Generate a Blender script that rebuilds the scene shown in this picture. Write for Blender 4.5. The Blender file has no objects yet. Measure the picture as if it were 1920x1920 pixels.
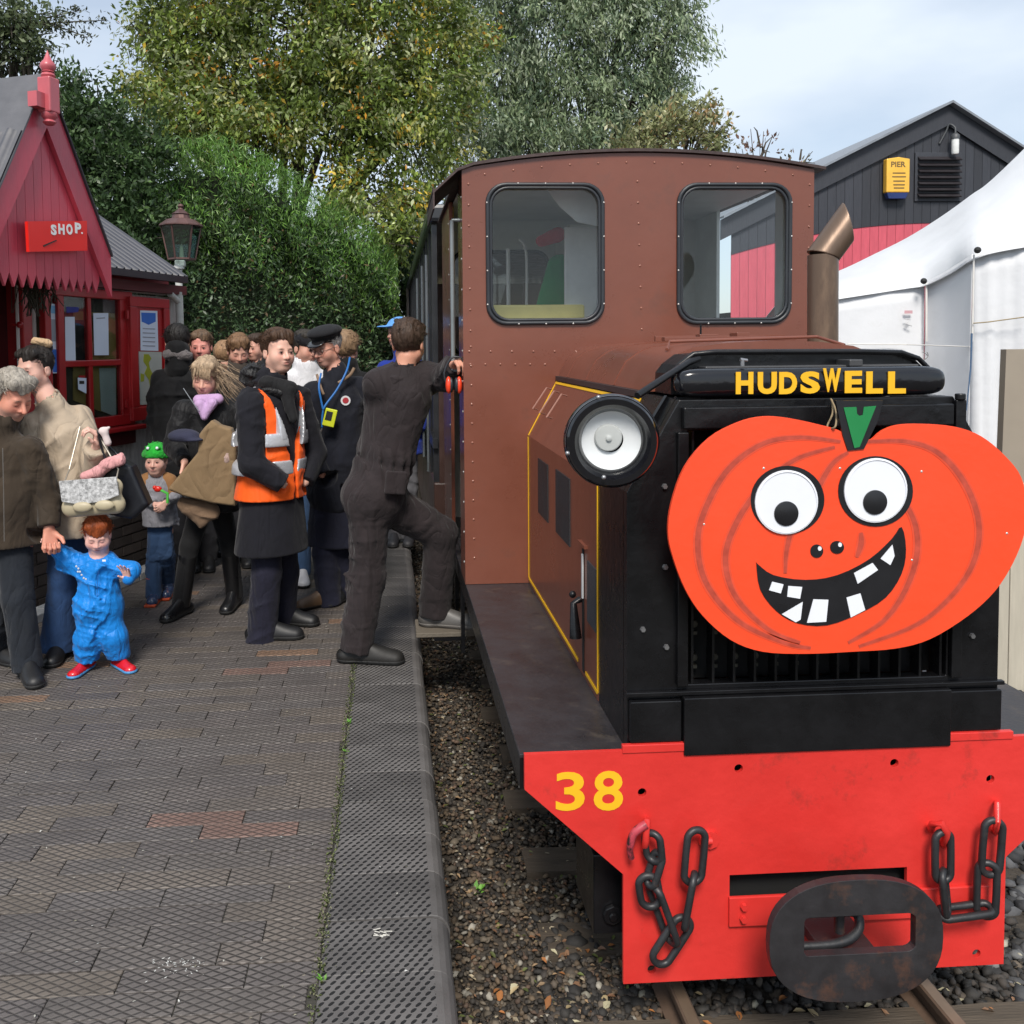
import bpy, bmesh, math, random
import numpy as np
from mathutils import Vector, Matrix, geometry
random.seed(7); RNG = np.random.default_rng(11)
SC = bpy.context.scene; COL = SC.collection
# ---------------------------------------------------------------- camera
# a 1920 px wide photograph, focal length 1700 px, lens shifted; world: X right, Y along the track, Z up, platform at Z=0
F_PX, CX, CY, CAM_H = 1700.0, 835.0, 733.0, 1.68
_t = np.array([(732-CX)/F_PX, -(650-CY)/F_PX, -1.]); _t /= np.linalg.norm(_t)
_u = np.array([-.010, 1., 0.]); _u[2] = -(_u[0]*_t[0]+_u[1]*_t[1])/_t[2]; _u /= np.linalg.norm(_u)
_x = np.cross(_t, _u)
CM = np.array([_x, _t, _u]); CO = np.array([0, 0, CAM_H])
cam = bpy.data.objects.new('camera', bpy.data.cameras.new('camera')); COL.objects.link(cam)
m4 = Matrix([list(r)+[0] for r in CM]+[[0, 0, 0, 1]]); m4.translation = Vector((0, 0, CAM_H))
cam.matrix_world = m4
cam.data.sensor_width = 36; cam.data.lens = 36*F_PX/1920
cam.data.shift_x = (960-CX)/1920; cam.data.shift_y = -(960-CY)/1920
cam.data.clip_end = 3000; cam.data.clip_start = .05
SC.camera = cam
# ---------------------------------------------------------------- world, sun, exposure
SUN_EL, SUN_AZ = math.radians(48), math.radians(188)   # azimuth clockwise from +Y: behind the camera, left
w = bpy.data.worlds.new('World'); SC.world = w; w.use_nodes = True
nt = w.node_tree; nt.nodes.clear(); N = nt.nodes.new; L = nt.links.new
out = N('ShaderNodeOutputWorld'); sky = N('ShaderNodeTexSky'); sky.sky_type = 'NISHITA'; sky.sun_disc = False
sky.sun_elevation = SUN_EL; sky.sun_rotation = SUN_AZ
b1 = N('ShaderNodeBackground'); b1.inputs[1].default_value = .10; L(sky.outputs[0], b1.inputs[0])
b2 = N('ShaderNodeBackground'); b2.inputs[0].default_value = (.80, .89, 1.0, 1); b2.inputs[1].default_value = .80
tc = N('ShaderNodeTexCoord'); mp = N('ShaderNodeMapping'); mp.inputs['Scale'].default_value = (1, 1, 2.6); mp.inputs['Location'].default_value = (.3, .1, .55)
nz = N('ShaderNodeTexNoise'); nz.inputs['Scale'].default_value = 2.2; nz.inputs['Detail'].default_value = 5; nz.inputs['Roughness'].default_value = .5
L(tc.outputs['Generated'], mp.inputs[0]); L(mp.outputs[0], nz.inputs[0])
cr = N('ShaderNodeValToRGB'); cr.color_ramp.elements[0].position = .38; cr.color_ramp.elements[0].color = (.48,)*3+(1,)
cr.color_ramp.elements[1].position = .62; cr.color_ramp.elements[1].color = (1, 1, 1, 1)
L(nz.outputs[0], cr.inputs[0]); mx = N('ShaderNodeMixShader'); L(cr.outputs[0], mx.inputs[0]); L(b1.outputs[0], mx.inputs[1]); L(b2.outputs[0], mx.inputs[2])
L(mx.outputs[0], out.inputs[0])
sl = bpy.data.lights.new('sun', 'SUN'); sl.energy = 3.0; sl.angle = math.radians(17); sl.color = (1, .94, .86)
so = bpy.data.objects.new('sun', sl); COL.objects.link(so)
_d = Vector((math.sin(SUN_AZ)*math.cos(SUN_EL), math.cos(SUN_AZ)*math.cos(SUN_EL), math.sin(SUN_EL)))
so.rotation_euler = _d.to_track_quat('Z', 'Y').to_euler(); so.location = (0, 0, 12)
vs = SC.view_settings; vs.view_transform = 'Standard'; vs.look = 'None'; vs.exposure = 0.42; vs.gamma = 1; vs.use_curve_mapping = False
SC.cycles.max_bounces = 8; SC.cycles.transparent_max_bounces = 24

# ---------------------------------------------------------------- pixel -> place on a real plane
def ray(x, y): return CM @ np.array([(x-CX)/F_PX, -(y-CY)/F_PX, -1.])
def onY(x, y, Y): r = ray(x, y); return CO + r*(Y/r[1])
def onZ(x, y, Z): r = ray(x, y); return CO + r*((Z-CAM_H)/r[2])
def onX(x, y, X): r = ray(x, y); return CO + r*(X/r[0])
def onP(x, y, p, n): r = ray(x, y); n = np.asarray(n, float); return CO + r*(np.dot(np.asarray(p)-CO, n)/np.dot(r, n))
V = lambda *a: np.array(a[0] if len(a) == 1 else a, float)
def nrm(v): v = np.asarray(v, float); return v/(np.linalg.norm(v)+1e-12)

# ---------------------------------------------------------------- materials
MATS = {}
def M(name, col, rough=.6, metal=0., var=.14, scale=6., bump=.0, bscale=90., coat=0., spec=.5, stretch=None, attr=None, dirt=None, rand=0., dirtscale=3.):
    if name in MATS: return MATS[name]
    m = bpy.data.materials.new(name); m.use_nodes = True; t = m.node_tree; n = t.nodes; l = t.links; p = n['Principled BSDF']
    tc = n.new('ShaderNodeTexCoord'); mp = n.new('ShaderNodeMapping'); l.new(tc.outputs['Object'], mp.inputs[0])
    if stretch: mp.inputs['Scale'].default_value = stretch
    a = n.new('ShaderNodeTexNoise'); a.inputs['Scale'].default_value = scale; a.inputs['Detail'].default_value = 6; a.inputs['Roughness'].default_value = .62
    l.new(mp.outputs[0], a.inputs[0])
    mr = n.new('ShaderNodeMapRange'); mr.inputs[1].default_value = .25; mr.inputs[2].default_value = .75; mr.inputs[3].default_value = 1-var; mr.inputs[4].default_value = 1+var
    l.new(a.outputs[0], mr.inputs[0])
    if attr:
        src = n.new('ShaderNodeAttribute'); src.attribute_name = attr; csock = src.outputs['Color']
    else:
        src = n.new('ShaderNodeRGB'); src.outputs[0].default_value = (*col, 1); csock = src.outputs[0]
    vm = n.new('ShaderNodeVectorMath'); vm.operation = 'SCALE'; l.new(csock, vm.inputs[0]); l.new(mr.outputs[0], vm.inputs['Scale']); csock = vm.outputs[0]
    if rand:
        oi = n.new('ShaderNodeObjectInfo'); r2 = n.new('ShaderNodeMapRange'); r2.inputs[3].default_value = 1-rand; r2.inputs[4].default_value = 1+rand
        l.new(oi.outputs['Random'], r2.inputs[0]); v2 = n.new('ShaderNodeVectorMath'); v2.operation = 'SCALE'; l.new(csock, v2.inputs[0]); l.new(r2.outputs[0], v2.inputs['Scale']); csock = v2.outputs[0]
    if dirt:
        d = n.new('ShaderNodeTexNoise'); d.inputs['Scale'].default_value = dirtscale; d.inputs['Detail'].default_value = 9; d.inputs['Roughness'].default_value = .7
        l.new(mp.outputs[0], d.inputs[0]); rr = n.new('ShaderNodeMapRange'); rr.inputs[1].default_value = dirt[1]; rr.inputs[2].default_value = dirt[1]+.12; rr.inputs[4].default_value = dirt[2]
        l.new(d.outputs[0], rr.inputs[0]); mi = n.new('ShaderNodeMix'); mi.data_type = 'RGBA'; l.new(rr.outputs[0], mi.inputs[0]); l.new(csock, mi.inputs[6]); mi.inputs[7].default_value = (*dirt[0], 1); csock = mi.outputs[2]
    l.new(csock, p.inputs['Base Color'])
    rm = n.new('ShaderNodeMapRange'); rm.inputs[1].default_value = .3; rm.inputs[2].default_value = .7; rm.inputs[3].default_value = max(.03, rough-.09); rm.inputs[4].default_value = min(1, rough+.09)
    l.new(a.outputs[0], rm.inputs[0]); l.new(rm.outputs[0], p.inputs['Roughness'])
    p.inputs['Metallic'].default_value = metal; p.inputs['Specular IOR Level'].default_value = spec
    if coat: p.inputs['Coat Weight'].default_value = coat; p.inputs['Coat Roughness'].default_value = .12
    if bump:
        b = n.new('ShaderNodeTexNoise'); b.inputs['Scale'].default_value = bscale; b.inputs['Detail'].default_value = 4; l.new(mp.outputs[0], b.inputs[0])
        bn = n.new('ShaderNodeBump'); bn.inputs['Strength'].default_value = 1; bn.inputs['Distance'].default_value = bump; l.new(b.outputs[0], bn.inputs['Height']); l.new(bn.outputs[0], p.inputs['Normal'])
    MATS[name] = m; return m
def cloth(name, col, var=.28, fold=.004, rough=.85, fs=9.):
    if name in MATS: return MATS[name]
    m = M(name, col, rough=rough, var=var, scale=5, spec=.25); t = m.node_tree; n = t.nodes; l = t.links; p = n['Principled BSDF']
    tc = n.new('ShaderNodeTexCoord'); mp = n.new('ShaderNodeMapping'); mp.inputs['Scale'].default_value = (1, 1, .55); mp.inputs['Rotation'].default_value = (.5, .35, .2); l.new(tc.outputs['Object'], mp.inputs[0])
    hs_ = []
    for sc_, wt in ((fs*.55, 1.), (fs*1.3, .30)):
        q = n.new('ShaderNodeTexNoise'); q.inputs['Scale'].default_value = sc_; q.inputs['Detail'].default_value = 1.5; q.inputs['Distortion'].default_value = 1.3; l.new(mp.outputs[0], q.inputs[0])
        s1 = n.new('ShaderNodeMath'); s1.operation = 'SUBTRACT'; s1.inputs[1].default_value = .5; l.new(q.outputs[0], s1.inputs[0]); s2 = n.new('ShaderNodeMath'); s2.operation = 'ABSOLUTE'; l.new(s1.outputs[0], s2.inputs[0])
        s3 = n.new('ShaderNodeMath'); s3.operation = 'MULTIPLY'; s3.inputs[1].default_value = 5; s3.use_clamp = True; l.new(s2.outputs[0], s3.inputs[0]); s4 = n.new('ShaderNodeMath'); s4.operation = 'POWER'; s4.inputs[1].default_value = .8; l.new(s3.outputs[0], s4.inputs[0]); s5 = n.new('ShaderNodeMath'); s5.operation = 'MULTIPLY'; s5.inputs[1].default_value = wt; l.new(s4.outputs[0], s5.inputs[0]); hs_.append(s5)
    a = n.new('ShaderNodeMath'); a.operation = 'ADD'; l.new(hs_[0].outputs[0], a.inputs[0]); l.new(hs_[1].outputs[0], a.inputs[1])
    f = n.new('ShaderNodeTexNoise'); f.inputs['Scale'].default_value = 220; l.new(tc.outputs['Object'], f.inputs[0])
    b1 = n.new('ShaderNodeBump'); b1.inputs['Distance'].default_value = fold*.85; l.new(a.outputs[0], b1.inputs['Height'])
    b2 = n.new('ShaderNodeBump'); b2.inputs['Distance'].default_value = .0012; l.new(f.outputs[0], b2.inputs['Height']); l.new(b1.outputs[0], b2.inputs['Normal']); l.new(b2.outputs[0], p.inputs['Normal'])
    p.inputs['Sheen Weight'].default_value = .08
    return m
def leafmat(name, rough=.55, trans=.3):
    m = bpy.data.materials.new(name); m.use_nodes = True; t = m.node_tree; n = t.nodes; l = t.links; p = n['Principled BSDF']
    a = n.new('ShaderNodeAttribute'); a.attribute_name = 'Col'; l.new(a.outputs['Color'], p.inputs['Base Color']); p.inputs['Roughness'].default_value = rough-.1; p.inputs['Specular IOR Level'].default_value = .6
    tr = n.new('ShaderNodeBsdfTranslucent'); l.new(a.outputs['Color'], tr.inputs[0]); mx = n.new('ShaderNodeMixShader'); mx.inputs[0].default_value = trans
    l.new(p.outputs[0], mx.inputs[1]); l.new(tr.outputs[0], mx.inputs[2]); l.new(mx.outputs[0], n['Material Output'].inputs[0]); return m
def glass(name, tint=(.9, .95, .95), refl=.12):
    m = bpy.data.materials.new(name); m.use_nodes = True; t = m.node_tree; n = t.nodes; l = t.links; n.remove(n['Principled BSDF'])
    tr = n.new('ShaderNodeBsdfTransparent'); tr.inputs[0].default_value = (*tint, 1); g = n.new('ShaderNodeBsdfGlossy'); g.inputs['Roughness'].default_value = .02
    fr = n.new('ShaderNodeLayerWeight'); fr.inputs[0].default_value = .5; pw = n.new('ShaderNodeMath'); pw.operation = 'POWER'; pw.inputs[1].default_value = 5; l.new(fr.outputs['Facing'], pw.inputs[0])
    ad = n.new('ShaderNodeMath'); ad.operation = 'MULTIPLY_ADD'; ad.inputs[1].default_value = .8; ad.inputs[2].default_value = refl; l.new(pw.outputs[0], ad.inputs[0])
    mx = n.new('ShaderNodeMixShader'); l.new(ad.outputs[0], mx.inputs[0]); l.new(tr.outputs[0], mx.inputs[1]); l.new(g.outputs[0], mx.inputs[2]); l.new(mx.outputs[0], n['Material Output'].inputs[0]); return m

# ---------------------------------------------------------------- object helpers
ORG = {}
def thing(name, label, cat, loc=(0, 0, 0), group=None):
    o = bpy.data.objects.new(name, None); COL.objects.link(o); o.location = loc; o.empty_display_size = .1
    o['label'] = label; o['category'] = cat; ORG[o.name] = np.array(loc, float)
    if group: o['group'] = group
    return o
def tag(o, label, cat, group=None):
    o['label'] = label; o['category'] = cat
    if group: o['group'] = group
    return o
def link(name, me, parent=None, org=None):
    o = bpy.data.objects.new(name, me); COL.objects.link(o)
    if parent is not None: o.parent = parent; ORG[o.name] = ORG[parent.name]
    else:
        ORG[o.name] = np.zeros(3) if org is None else np.array(org, float); o.location = tuple(ORG[o.name])
    return o
def mesh_obj(name, verts, faces, mat, parent=None, smooth=False, bevel=0., org=None, col=None, kind=None):
    verts = np.asarray(verts, float).reshape(-1, 3)
    base = ORG[parent.name] if parent is not None else (np.zeros(3) if org is None else np.array(org, float))
    me = bpy.data.meshes.new(name)
    if isinstance(faces, np.ndarray):
        k = faces.shape[1]; me.vertices.add(len(verts)); me.vertices.foreach_set('co', (verts-base).astype(np.float32).ravel())
        me.loops.add(faces.size); me.loops.foreach_set('vertex_index', faces.astype(np.int32).ravel()); me.polygons.add(len(faces))
        me.polygons.foreach_set('loop_start', np.arange(len(faces), dtype=np.int32)*k); me.update(calc_edges=True)
    else: me.from_pydata((verts-base).tolist(), [], [list(f) for f in faces])
    me.materials.append(mat)
    if smooth: me.polygons.foreach_set('use_smooth', np.ones(len(me.polygons), bool))
    if col is not None:
        at = me.color_attributes.new('Col', 'FLOAT_COLOR', 'POINT'); c = np.ones((len(verts), 4), np.float32); c[:, :3] = col; at.data.foreach_set('color', c.ravel())
    me.update(); o = link(name, me, parent, org)
    if bevel: b = o.modifiers.new('bevel', 'BEVEL'); b.width = bevel; b.segments = 2; b.limit_method = 'ANGLE'; b.angle_limit = .7
    if kind: o['kind'] = kind
    return o
def frame_of(d):
    d = nrm(d); a = V(0, 0, 1) if abs(d[2]) < .9 else V(1, 0, 0); x = nrm(np.cross(d, a)); return x, np.cross(x, d)
class MB:
    def __init__(s): s.v = []; s.f = []
    def add(s, vs, fs): b = len(s.v); s.v += [tuple(map(float, p)) for p in vs]; s.f += [tuple(i+b for i in f) for f in fs]; return s
    def box(s, x0, x1, y0, y1, z0, z1): return s.obox(V((x0+x1)/2, (y0+y1)/2, (z0+z1)/2), [V(1, 0, 0), V(0, 1, 0), V(0, 0, 1)], ((x1-x0)/2, (y1-y0)/2, (z1-z0)/2))
    def obox(s, c, ax, h):
        p = [V(c)+ax[0]*h[0]*i+ax[1]*h[1]*j+ax[2]*h[2]*k for k in (-1, 1) for j in (-1, 1) for i in (-1, 1)]
        return s.add(p, [(0, 2, 3, 1), (4, 5, 7, 6), (0, 1, 5, 4), (2, 6, 7, 3), (0, 4, 6, 2), (1, 3, 7, 5)])
    def bar(s, a, b, w, h, up=(0, 0, 1)):
        a, b = V(a), V(b); d = b-a; x = nrm(np.cross(d, up)); z = nrm(np.cross(x, d)); return s.obox((a+b)/2, [x, nrm(d), z], (w/2, np.linalg.norm(d)/2, h/2))
    def tube(s, path, r, seg=10, closed=False, cap=True):
        P = [V(p) for p in path]; n = len(P); rs = r if hasattr(r, '__len__') else [r]*n; vs = []; fs = []
        d0 = nrm(P[1]-P[0]); X, Z = frame_of(d0); pd = d0
        for i in range(n):
            if closed: d = nrm(P[(i+1) % n]-P[i-1])
            else: d = nrm(P[min(i+1, n-1)]-P[max(i-1, 0)])
            X = nrm(X-d*np.dot(X, d)); Z = np.cross(d, X)
            for j in range(seg): a = 2*math.pi*j/seg; vs.append(P[i]+(X*math.cos(a)+Z*math.sin(a))*rs[i])
        m = n if closed else n-1
        for i in range(m):
            for j in range(seg): a = i*seg+j; b = i*seg+(j+1) % seg; k = (i+1) % n*seg; fs.append((a, b, k+(j+1) % seg, k+j))
        if cap and not closed: fs.append(tuple(range(seg))[::-1]); fs.append(tuple((n-1)*seg+j for j in range(seg)))
        return s.add(vs, fs)
    def cyl(s, a, b, r, r2=None, seg=20, cap=True): return s.tube([a, b], [r, r if r2 is None else r2], seg, cap=cap)
    def lathe(s, c, ax, prof, seg=32):   # prof: (radius, offset along ax)
        ax = nrm(ax); X, Z = frame_of(ax); vs = []; fs = []
        for r, t in prof:
            for j in range(seg): a = 2*math.pi*j/seg; vs.append(V(c)+ax*t+(X*math.cos(a)+Z*math.sin(a))*max(r, 1e-5))
        for i in range(len(prof)-1):
            for j in range(seg): fs.append((i*seg+j, i*seg+(j+1) % seg, (i+1)*seg+(j+1) % seg, (i+1)*seg+j))
        return s.add(vs, fs)
    def ball(s, c, r, seg=12, rings=7, sq=(1, 1, 1)):
        vs = []; fs = []
        for i in range(rings+1):
            t = math.pi*i/rings
            for j in range(seg): a = 2*math.pi*j/seg; vs.append(V(c)+V(math.sin(t)*math.cos(a)*sq[0], math.sin(t)*math.sin(a)*sq[1], math.cos(t)*sq[2])*r)
        for i in range(rings):
            for j in range(seg): fs.append((i*seg+j, (i+1)*seg+j, (i+1)*seg+(j+1) % seg, i*seg+(j+1) % seg))
        return s.add(vs, fs)
    def plate(s, pts, thick, holes=()):   # pts: 3D outline on a plane; thick: 3D vector to the back
        loops = [[Vector(p) for p in pts]]+[[Vector(p) for p in h] for h in holes]
        tris = geometry.tessellate_polygon(loops); allp = [V(p) for lp in loops for p in lp]; n = len(allp); th = V(thick); vs = allp+[p+th for p in allp]
        fs = []
        for t in tris:
            a, b, c = [allp[i] for i in t]
            if np.dot(np.cross(b-a, c-a), th) > 0: t = (t[0], t[2], t[1])
            fs += [tuple(t), (t[0]+n, t[2]+n, t[1]+n)]
        b = 0
        for lp in loops:
            k = len(lp)
            for i in range(k): fs.append((b+i, b+(i+1) % k, b+(i+1) % k+n, b+i+n))
            b += k
        return s.add(vs, fs)
    def quad(s, *p): return s.add(p, [tuple(range(len(p)))])
    def build(s, name, mat, parent=None, smooth=False, bevel=0., org=None, fix=True, kind=None):
        o = mesh_obj(name, s.v, s.f, mat, parent, smooth, bevel, org, kind=kind)
        if fix:
            bm = bmesh.new(); bm.from_mesh(o.data); bmesh.ops.recalc_face_normals(bm, faces=bm.faces); bm.to_mesh(o.data); bm.free()
        if smooth and not bevel:
            try: o.data.set_sharp_from_angle(angle=.9)
            except Exception: pass
        return o
def rrect(x0, x1, z0, z1, r, seg=6):
    p = []
    for cx, cz, a0 in ((x1-r, z1-r, 0), (x0+r, z1-r, 90), (x0+r, z0+r, 180), (x1-r, z0+r, 270)):
        for i in range(seg+1): a = math.radians(a0+90*i/seg); p.append((cx+r*math.cos(a), cz+r*math.sin(a)))
    return p
def ring(c, r, seg=16, a=V(1, 0, 0), b=V(0, 0, 1)): return [V(c)+(a*math.cos(2*math.pi*i/seg)+b*math.sin(2*math.pi*i/seg))*r for i in range(seg)]
def smooth_poly(p, n=6, closed=True):
    P = [V(q) for q in p]; k = len(P); o = []
    for i in range(k if closed else k-1):
        a, b, c, d = (P[(i-1) % k], P[i], P[(i+1) % k], P[(i+2) % k]) if closed else (P[max(i-1, 0)], P[i], P[i+1], P[min(i+2, k-1)])
        for j in range(n):
            t = j/n; o.append(.5*((2*b)+(c-a)*t+(2*a-5*b+4*c-d)*t*t+(3*b-a-3*c+d)*t**3))
    if not closed: o.append(P[-1])
    return o
def text(name, s, p0, right, up, width, height, mat, parent, extrude=.001, bold=.03, shear=0., kind=None):
    cu = bpy.data.curves.new('t', 'FONT'); cu.body = s; cu.offset = bold; cu.resolution_u = 4
    to = bpy.data.objects.new('t', cu); COL.objects.link(to); dg = bpy.context.evaluated_depsgraph_get(); dg.update()
    me = bpy.data.meshes.new_from_object(to.evaluated_get(dg)); COL.objects.unlink(to); bpy.data.objects.remove(to)
    v = np.array([q.co[:] for q in me.vertices]); fs = [tuple(p.vertices) for p in me.polygons]; bpy.data.meshes.remove(me)
    v -= v.min(0); mxv = v.max(0); u = v[:, 0]/mxv[0]*width; h = v[:, 1]/mxv[1]*height
    right, up = nrm(right), nrm(up); nn = np.cross(right, up)
    P = V(p0)+u[:, None]*right+h[:, None]*up
    n = len(P); e = nn*extrude
    ed = {}
    for f in fs:
        for i in range(len(f)): k = (f[i], f[(i+1) % len(f)]); ed[k] = 1
    side = [(a, b, b+n, a+n) for (a, b) in ed if (b, a) not in ed]
    vs = np.vstack([P+e, P]); return mesh_obj(name, vs, fs+side, mat, parent, kind=kind)

# ---------------------------------------------------------------- signed distance modelling (bodies, clothes, soft things)
class Field:
    def __init__(s, axes): s.ax = [np.asarray(a, np.float32) for a in axes]; s.D = np.full([len(a) for a in axes], .4, np.float32)
    def sub(s, lo, hi):
        sl = []
        for a, l_, h_ in zip(s.ax, lo, hi): i = max(0, np.searchsorted(a, l_)-1); j = min(len(a), np.searchsorted(a, h_)+1); sl.append(slice(i, max(j, i)))
        sl = tuple(sl); g = np.meshgrid(*[a[q] for a, q in zip(s.ax, sl)], indexing='ij', sparse=True); return sl, g
    def comb(s, sl, d, k, op):
        a = s.D[sl]
        if op == 's': d = -d; h = np.maximum(k-np.abs(a-d), 0)/k; s.D[sl] = np.maximum(a, d)+h*h*k*.25
        elif op == 'i': s.D[sl] = np.maximum(a, d)
        else: h = np.maximum(k-np.abs(a-d), 0)/k; s.D[sl] = np.minimum(a, d)-h*h*k*.25
    def cap(s, a, b, ra, rb=None, k=.03, flat=None, op='u'):
        a, b = V(a), V(b); rb = ra if rb is None else rb; m = max(ra, rb)+max(k, .01)+.04
        sl, g = s.sub(np.minimum(a, b)-m, np.maximum(a, b)+m)
        if s.D[sl].size == 0: return s
        d = b-a; dd = float(d@d)+1e-9; px, py, pz = g[0]-a[0], g[1]-a[1], g[2]-a[2]
        t = np.clip((px*d[0]+py*d[1]+pz*d[2])/dd, 0, 1); wx, wy, wz = px-t*d[0], py-t*d[1], pz-t*d[2]; r = ra+(rb-ra)*t
        if flat is None: q = np.sqrt(wx*wx+wy*wy+wz*wz)-r
        else:
            f, sc = V(flat[0]), flat[1]; c = wx*f[0]+wy*f[1]+wz*f[2]; e = 1/sc-1
            n0 = np.sqrt(wx*wx+wy*wy+wz*wz)+1e-6; n1 = np.sqrt((wx+f[0]*c*e)**2+(wy+f[1]*c*e)**2+(wz+f[2]*c*e)**2)+1e-6; q = (n1-r)*np.clip(n0/n1, min(sc, 1), max(sc, 1))
        s.comb(sl, q.astype(np.float32), k, op); return s
    def ell(s, c, r, R=None, k=.02, op='u'):
        c = V(c); R = np.eye(3) if R is None else R; m = max(r)+max(k, .01)+.03; sl, g = s.sub(c-m, c+m)
        if s.D[sl].size == 0: return s
        px, py, pz = g[0]-c[0], g[1]-c[1], g[2]-c[2]; q = [(px*R[i][0]+py*R[i][1]+pz*R[i][2])/r[i] for i in range(3)]
        k0 = np.sqrt(q[0]**2+q[1]**2+q[2]**2)+1e-6; k1 = np.sqrt((q[0]/r[0])**2+(q[1]/r[1])**2+(q[2]/r[2])**2)+1e-6
        s.comb(sl, (k0*(k0-1)/k1).astype(np.float32), k, op); return s
    def poly(s, pts, y0, th, rad=.01, k=.02, op='u'):   # rounded slab: outline in X,Z at depth y0
        A = np.array([(p[0], p[2]) for p in pts]); m = rad+th+.05; sl, g = s.sub(V(A[:, 0].min()-m, y0-m, A[:, 1].min()-m), V(A[:, 0].max()+m, y0+m, A[:, 1].max()+m))
        x, z = np.meshgrid(s.ax[0][sl[0]], s.ax[2][sl[2]], indexing='ij'); d = np.full(x.shape, 9.); inside = np.zeros(x.shape, bool)
        for i in range(len(A)):
            a, b = A[i], A[(i+1) % len(A)]; e = b-a; t = np.clip(((x-a[0])*e[0]+(z-a[1])*e[1])/(e@e), 0, 1); d = np.minimum(d, np.hypot(x-a[0]-t*e[0], z-a[1]-t*e[1]))
            c = ((a[1] > z) != (b[1] > z)) & (x < (b[0]-a[0])*(z-a[1])/(b[1]-a[1]+1e-12)+a[0]); inside ^= c
        d = np.where(inside, -d, d)[:, None, :]+rad; q = np.abs(g[1]-y0)-th+rad
        o = np.hypot(np.maximum(d, 0), np.maximum(q, 0))+np.minimum(np.maximum(d, q), 0)-rad; s.comb(sl, o.astype(np.float32), k, op); return s
    def cut(s, p, n):   # keep the side opposite to n
        n = nrm(n); g = np.meshgrid(*s.ax, indexing='ij', sparse=True); d = (g[0]-p[0])*n[0]+(g[1]-p[1])*n[1]+(g[2]-p[2])*n[2]; s.D = np.maximum(s.D, d.astype(np.float32)); return s
    def grid(s): return np.meshgrid(*s.ax, indexing='ij', sparse=True)
    def folds(s, amp, freq=22., seed=0, z=.6):
        # creases: ridged waves of two directions, strong in some patches and calm in others
        r = np.random.default_rng(seed); idx = np.nonzero(np.abs(s.D) < amp*3+.012)
        P = np.stack([s.ax[i][idx[i]] for i in range(3)], 1).astype(np.float32); o = np.zeros(len(P), np.float32)
        wp = np.sin(P@r.normal(0, 6.5, (3, 4))+r.uniform(0, 6, 4)); mk = np.clip(.45+.75*wp[:, 0]*wp[:, 3]+.35*wp[:, 1], .12, 1.15)
        for i in range(9):
            kv = nrm(r.normal(0, 1, 3)*(V(.5, .5, 1.5) if i % 3 else V(1.2, 1.2, .45))); f = freq*r.uniform(.7, 1.2)*(1 if i < 4 else 2.1); ph = P@(kv*f)+wp[:, i % 4]*2.1+r.uniform(0, 6)
            o += (1-np.abs(np.sin(ph*.5)))**3.2*(.85 if i < 4 else .42)*np.clip(.6+.7*wp[:, (i+1) % 4], .05, 1.2)
        s.D[idx] -= .95*amp*(o*mk-.45); return s
    def mesh(s):
        D = s.D; ins = D < 0; nx, ny, nz = D.shape
        c = [ins[i:nx-1+i, j:ny-1+j, k:nz-1+k] for i in (0, 1) for j in (0, 1) for k in (0, 1)]
        anyi = c[0].copy(); alli = c[0].copy()
        for q in c[1:]: anyi |= q; alli &= q
        act = anyi & ~alli; I = np.argwhere(act)
        if len(I) == 0: return np.zeros((0, 3)), np.zeros((0, 4), int)
        cid = np.full(act.shape, -1, np.int32); cid[act] = np.arange(len(I))
        off = [(i, j, k) for i in (0, 1) for j in (0, 1) for k in (0, 1)]
        val = np.stack([D[I[:, 0]+o[0], I[:, 1]+o[1], I[:, 2]+o[2]] for o in off], 1)
        pos = np.stack([np.stack([s.ax[d][I[:, d]+o[d]] for d in range(3)], 1) for o in off], 1)
        acc = np.zeros((len(I), 3)); cnt = np.zeros(len(I))
        for a in range(8):
            for d in range(3):
                if off[a][d] == 0:
                    o2 = list(off[a]); o2[d] = 1; b = off.index(tuple(o2)); va, vb = val[:, a], val[:, b]; mk = (va < 0) != (vb < 0)
                    t = np.where(mk, va/(va-vb+1e-12), 0)[:, None]; acc += np.where(mk[:, None], pos[:, a]+(pos[:, b]-pos[:, a])*t, 0); cnt += mk
        P = acc/cnt[:, None]; Q = []
        for d in range(3):
            sa = [slice(None)]*3; sb = [slice(None)]*3; sa[d] = slice(0, -1); sb[d] = slice(1, None); A, B = ins[tuple(sa)], ins[tuple(sb)]; E = np.argwhere(A != B)
            e1, e2 = [(1, 2), (2, 0), (0, 1)][d]; ok = (E[:, e1] > 0) & (E[:, e2] > 0) & (E[:, e1] < D.shape[e1]-1) & (E[:, e2] < D.shape[e2]-1); E = E[ok]
            flip = ins[tuple(E.T)]
            def cell(a, b): K = E.copy(); K[:, e1] -= a; K[:, e2] -= b; return cid[tuple(K.T)]
            q = np.stack([cell(0, 0), cell(1, 0), cell(1, 1), cell(0, 1)], 1); q = np.where(flip[:, None], q, q[:, ::-1]); Q.append(q)
        Q = np.vstack(Q); return P, Q[(Q >= 0).all(1)]
def uax(lo, hi, v): return [np.arange(lo[i]-2*v, hi[i]+3*v, v) for i in range(3)]
def fine_axis(lo, hi, coarse, spans, fine):
    xs = [lo]; x = lo
    while x < hi:
        f = any(a-coarse*.5 <= x < b for a, b in spans); x += fine if f else coarse; xs.append(x)
    return np.array(xs)
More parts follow.
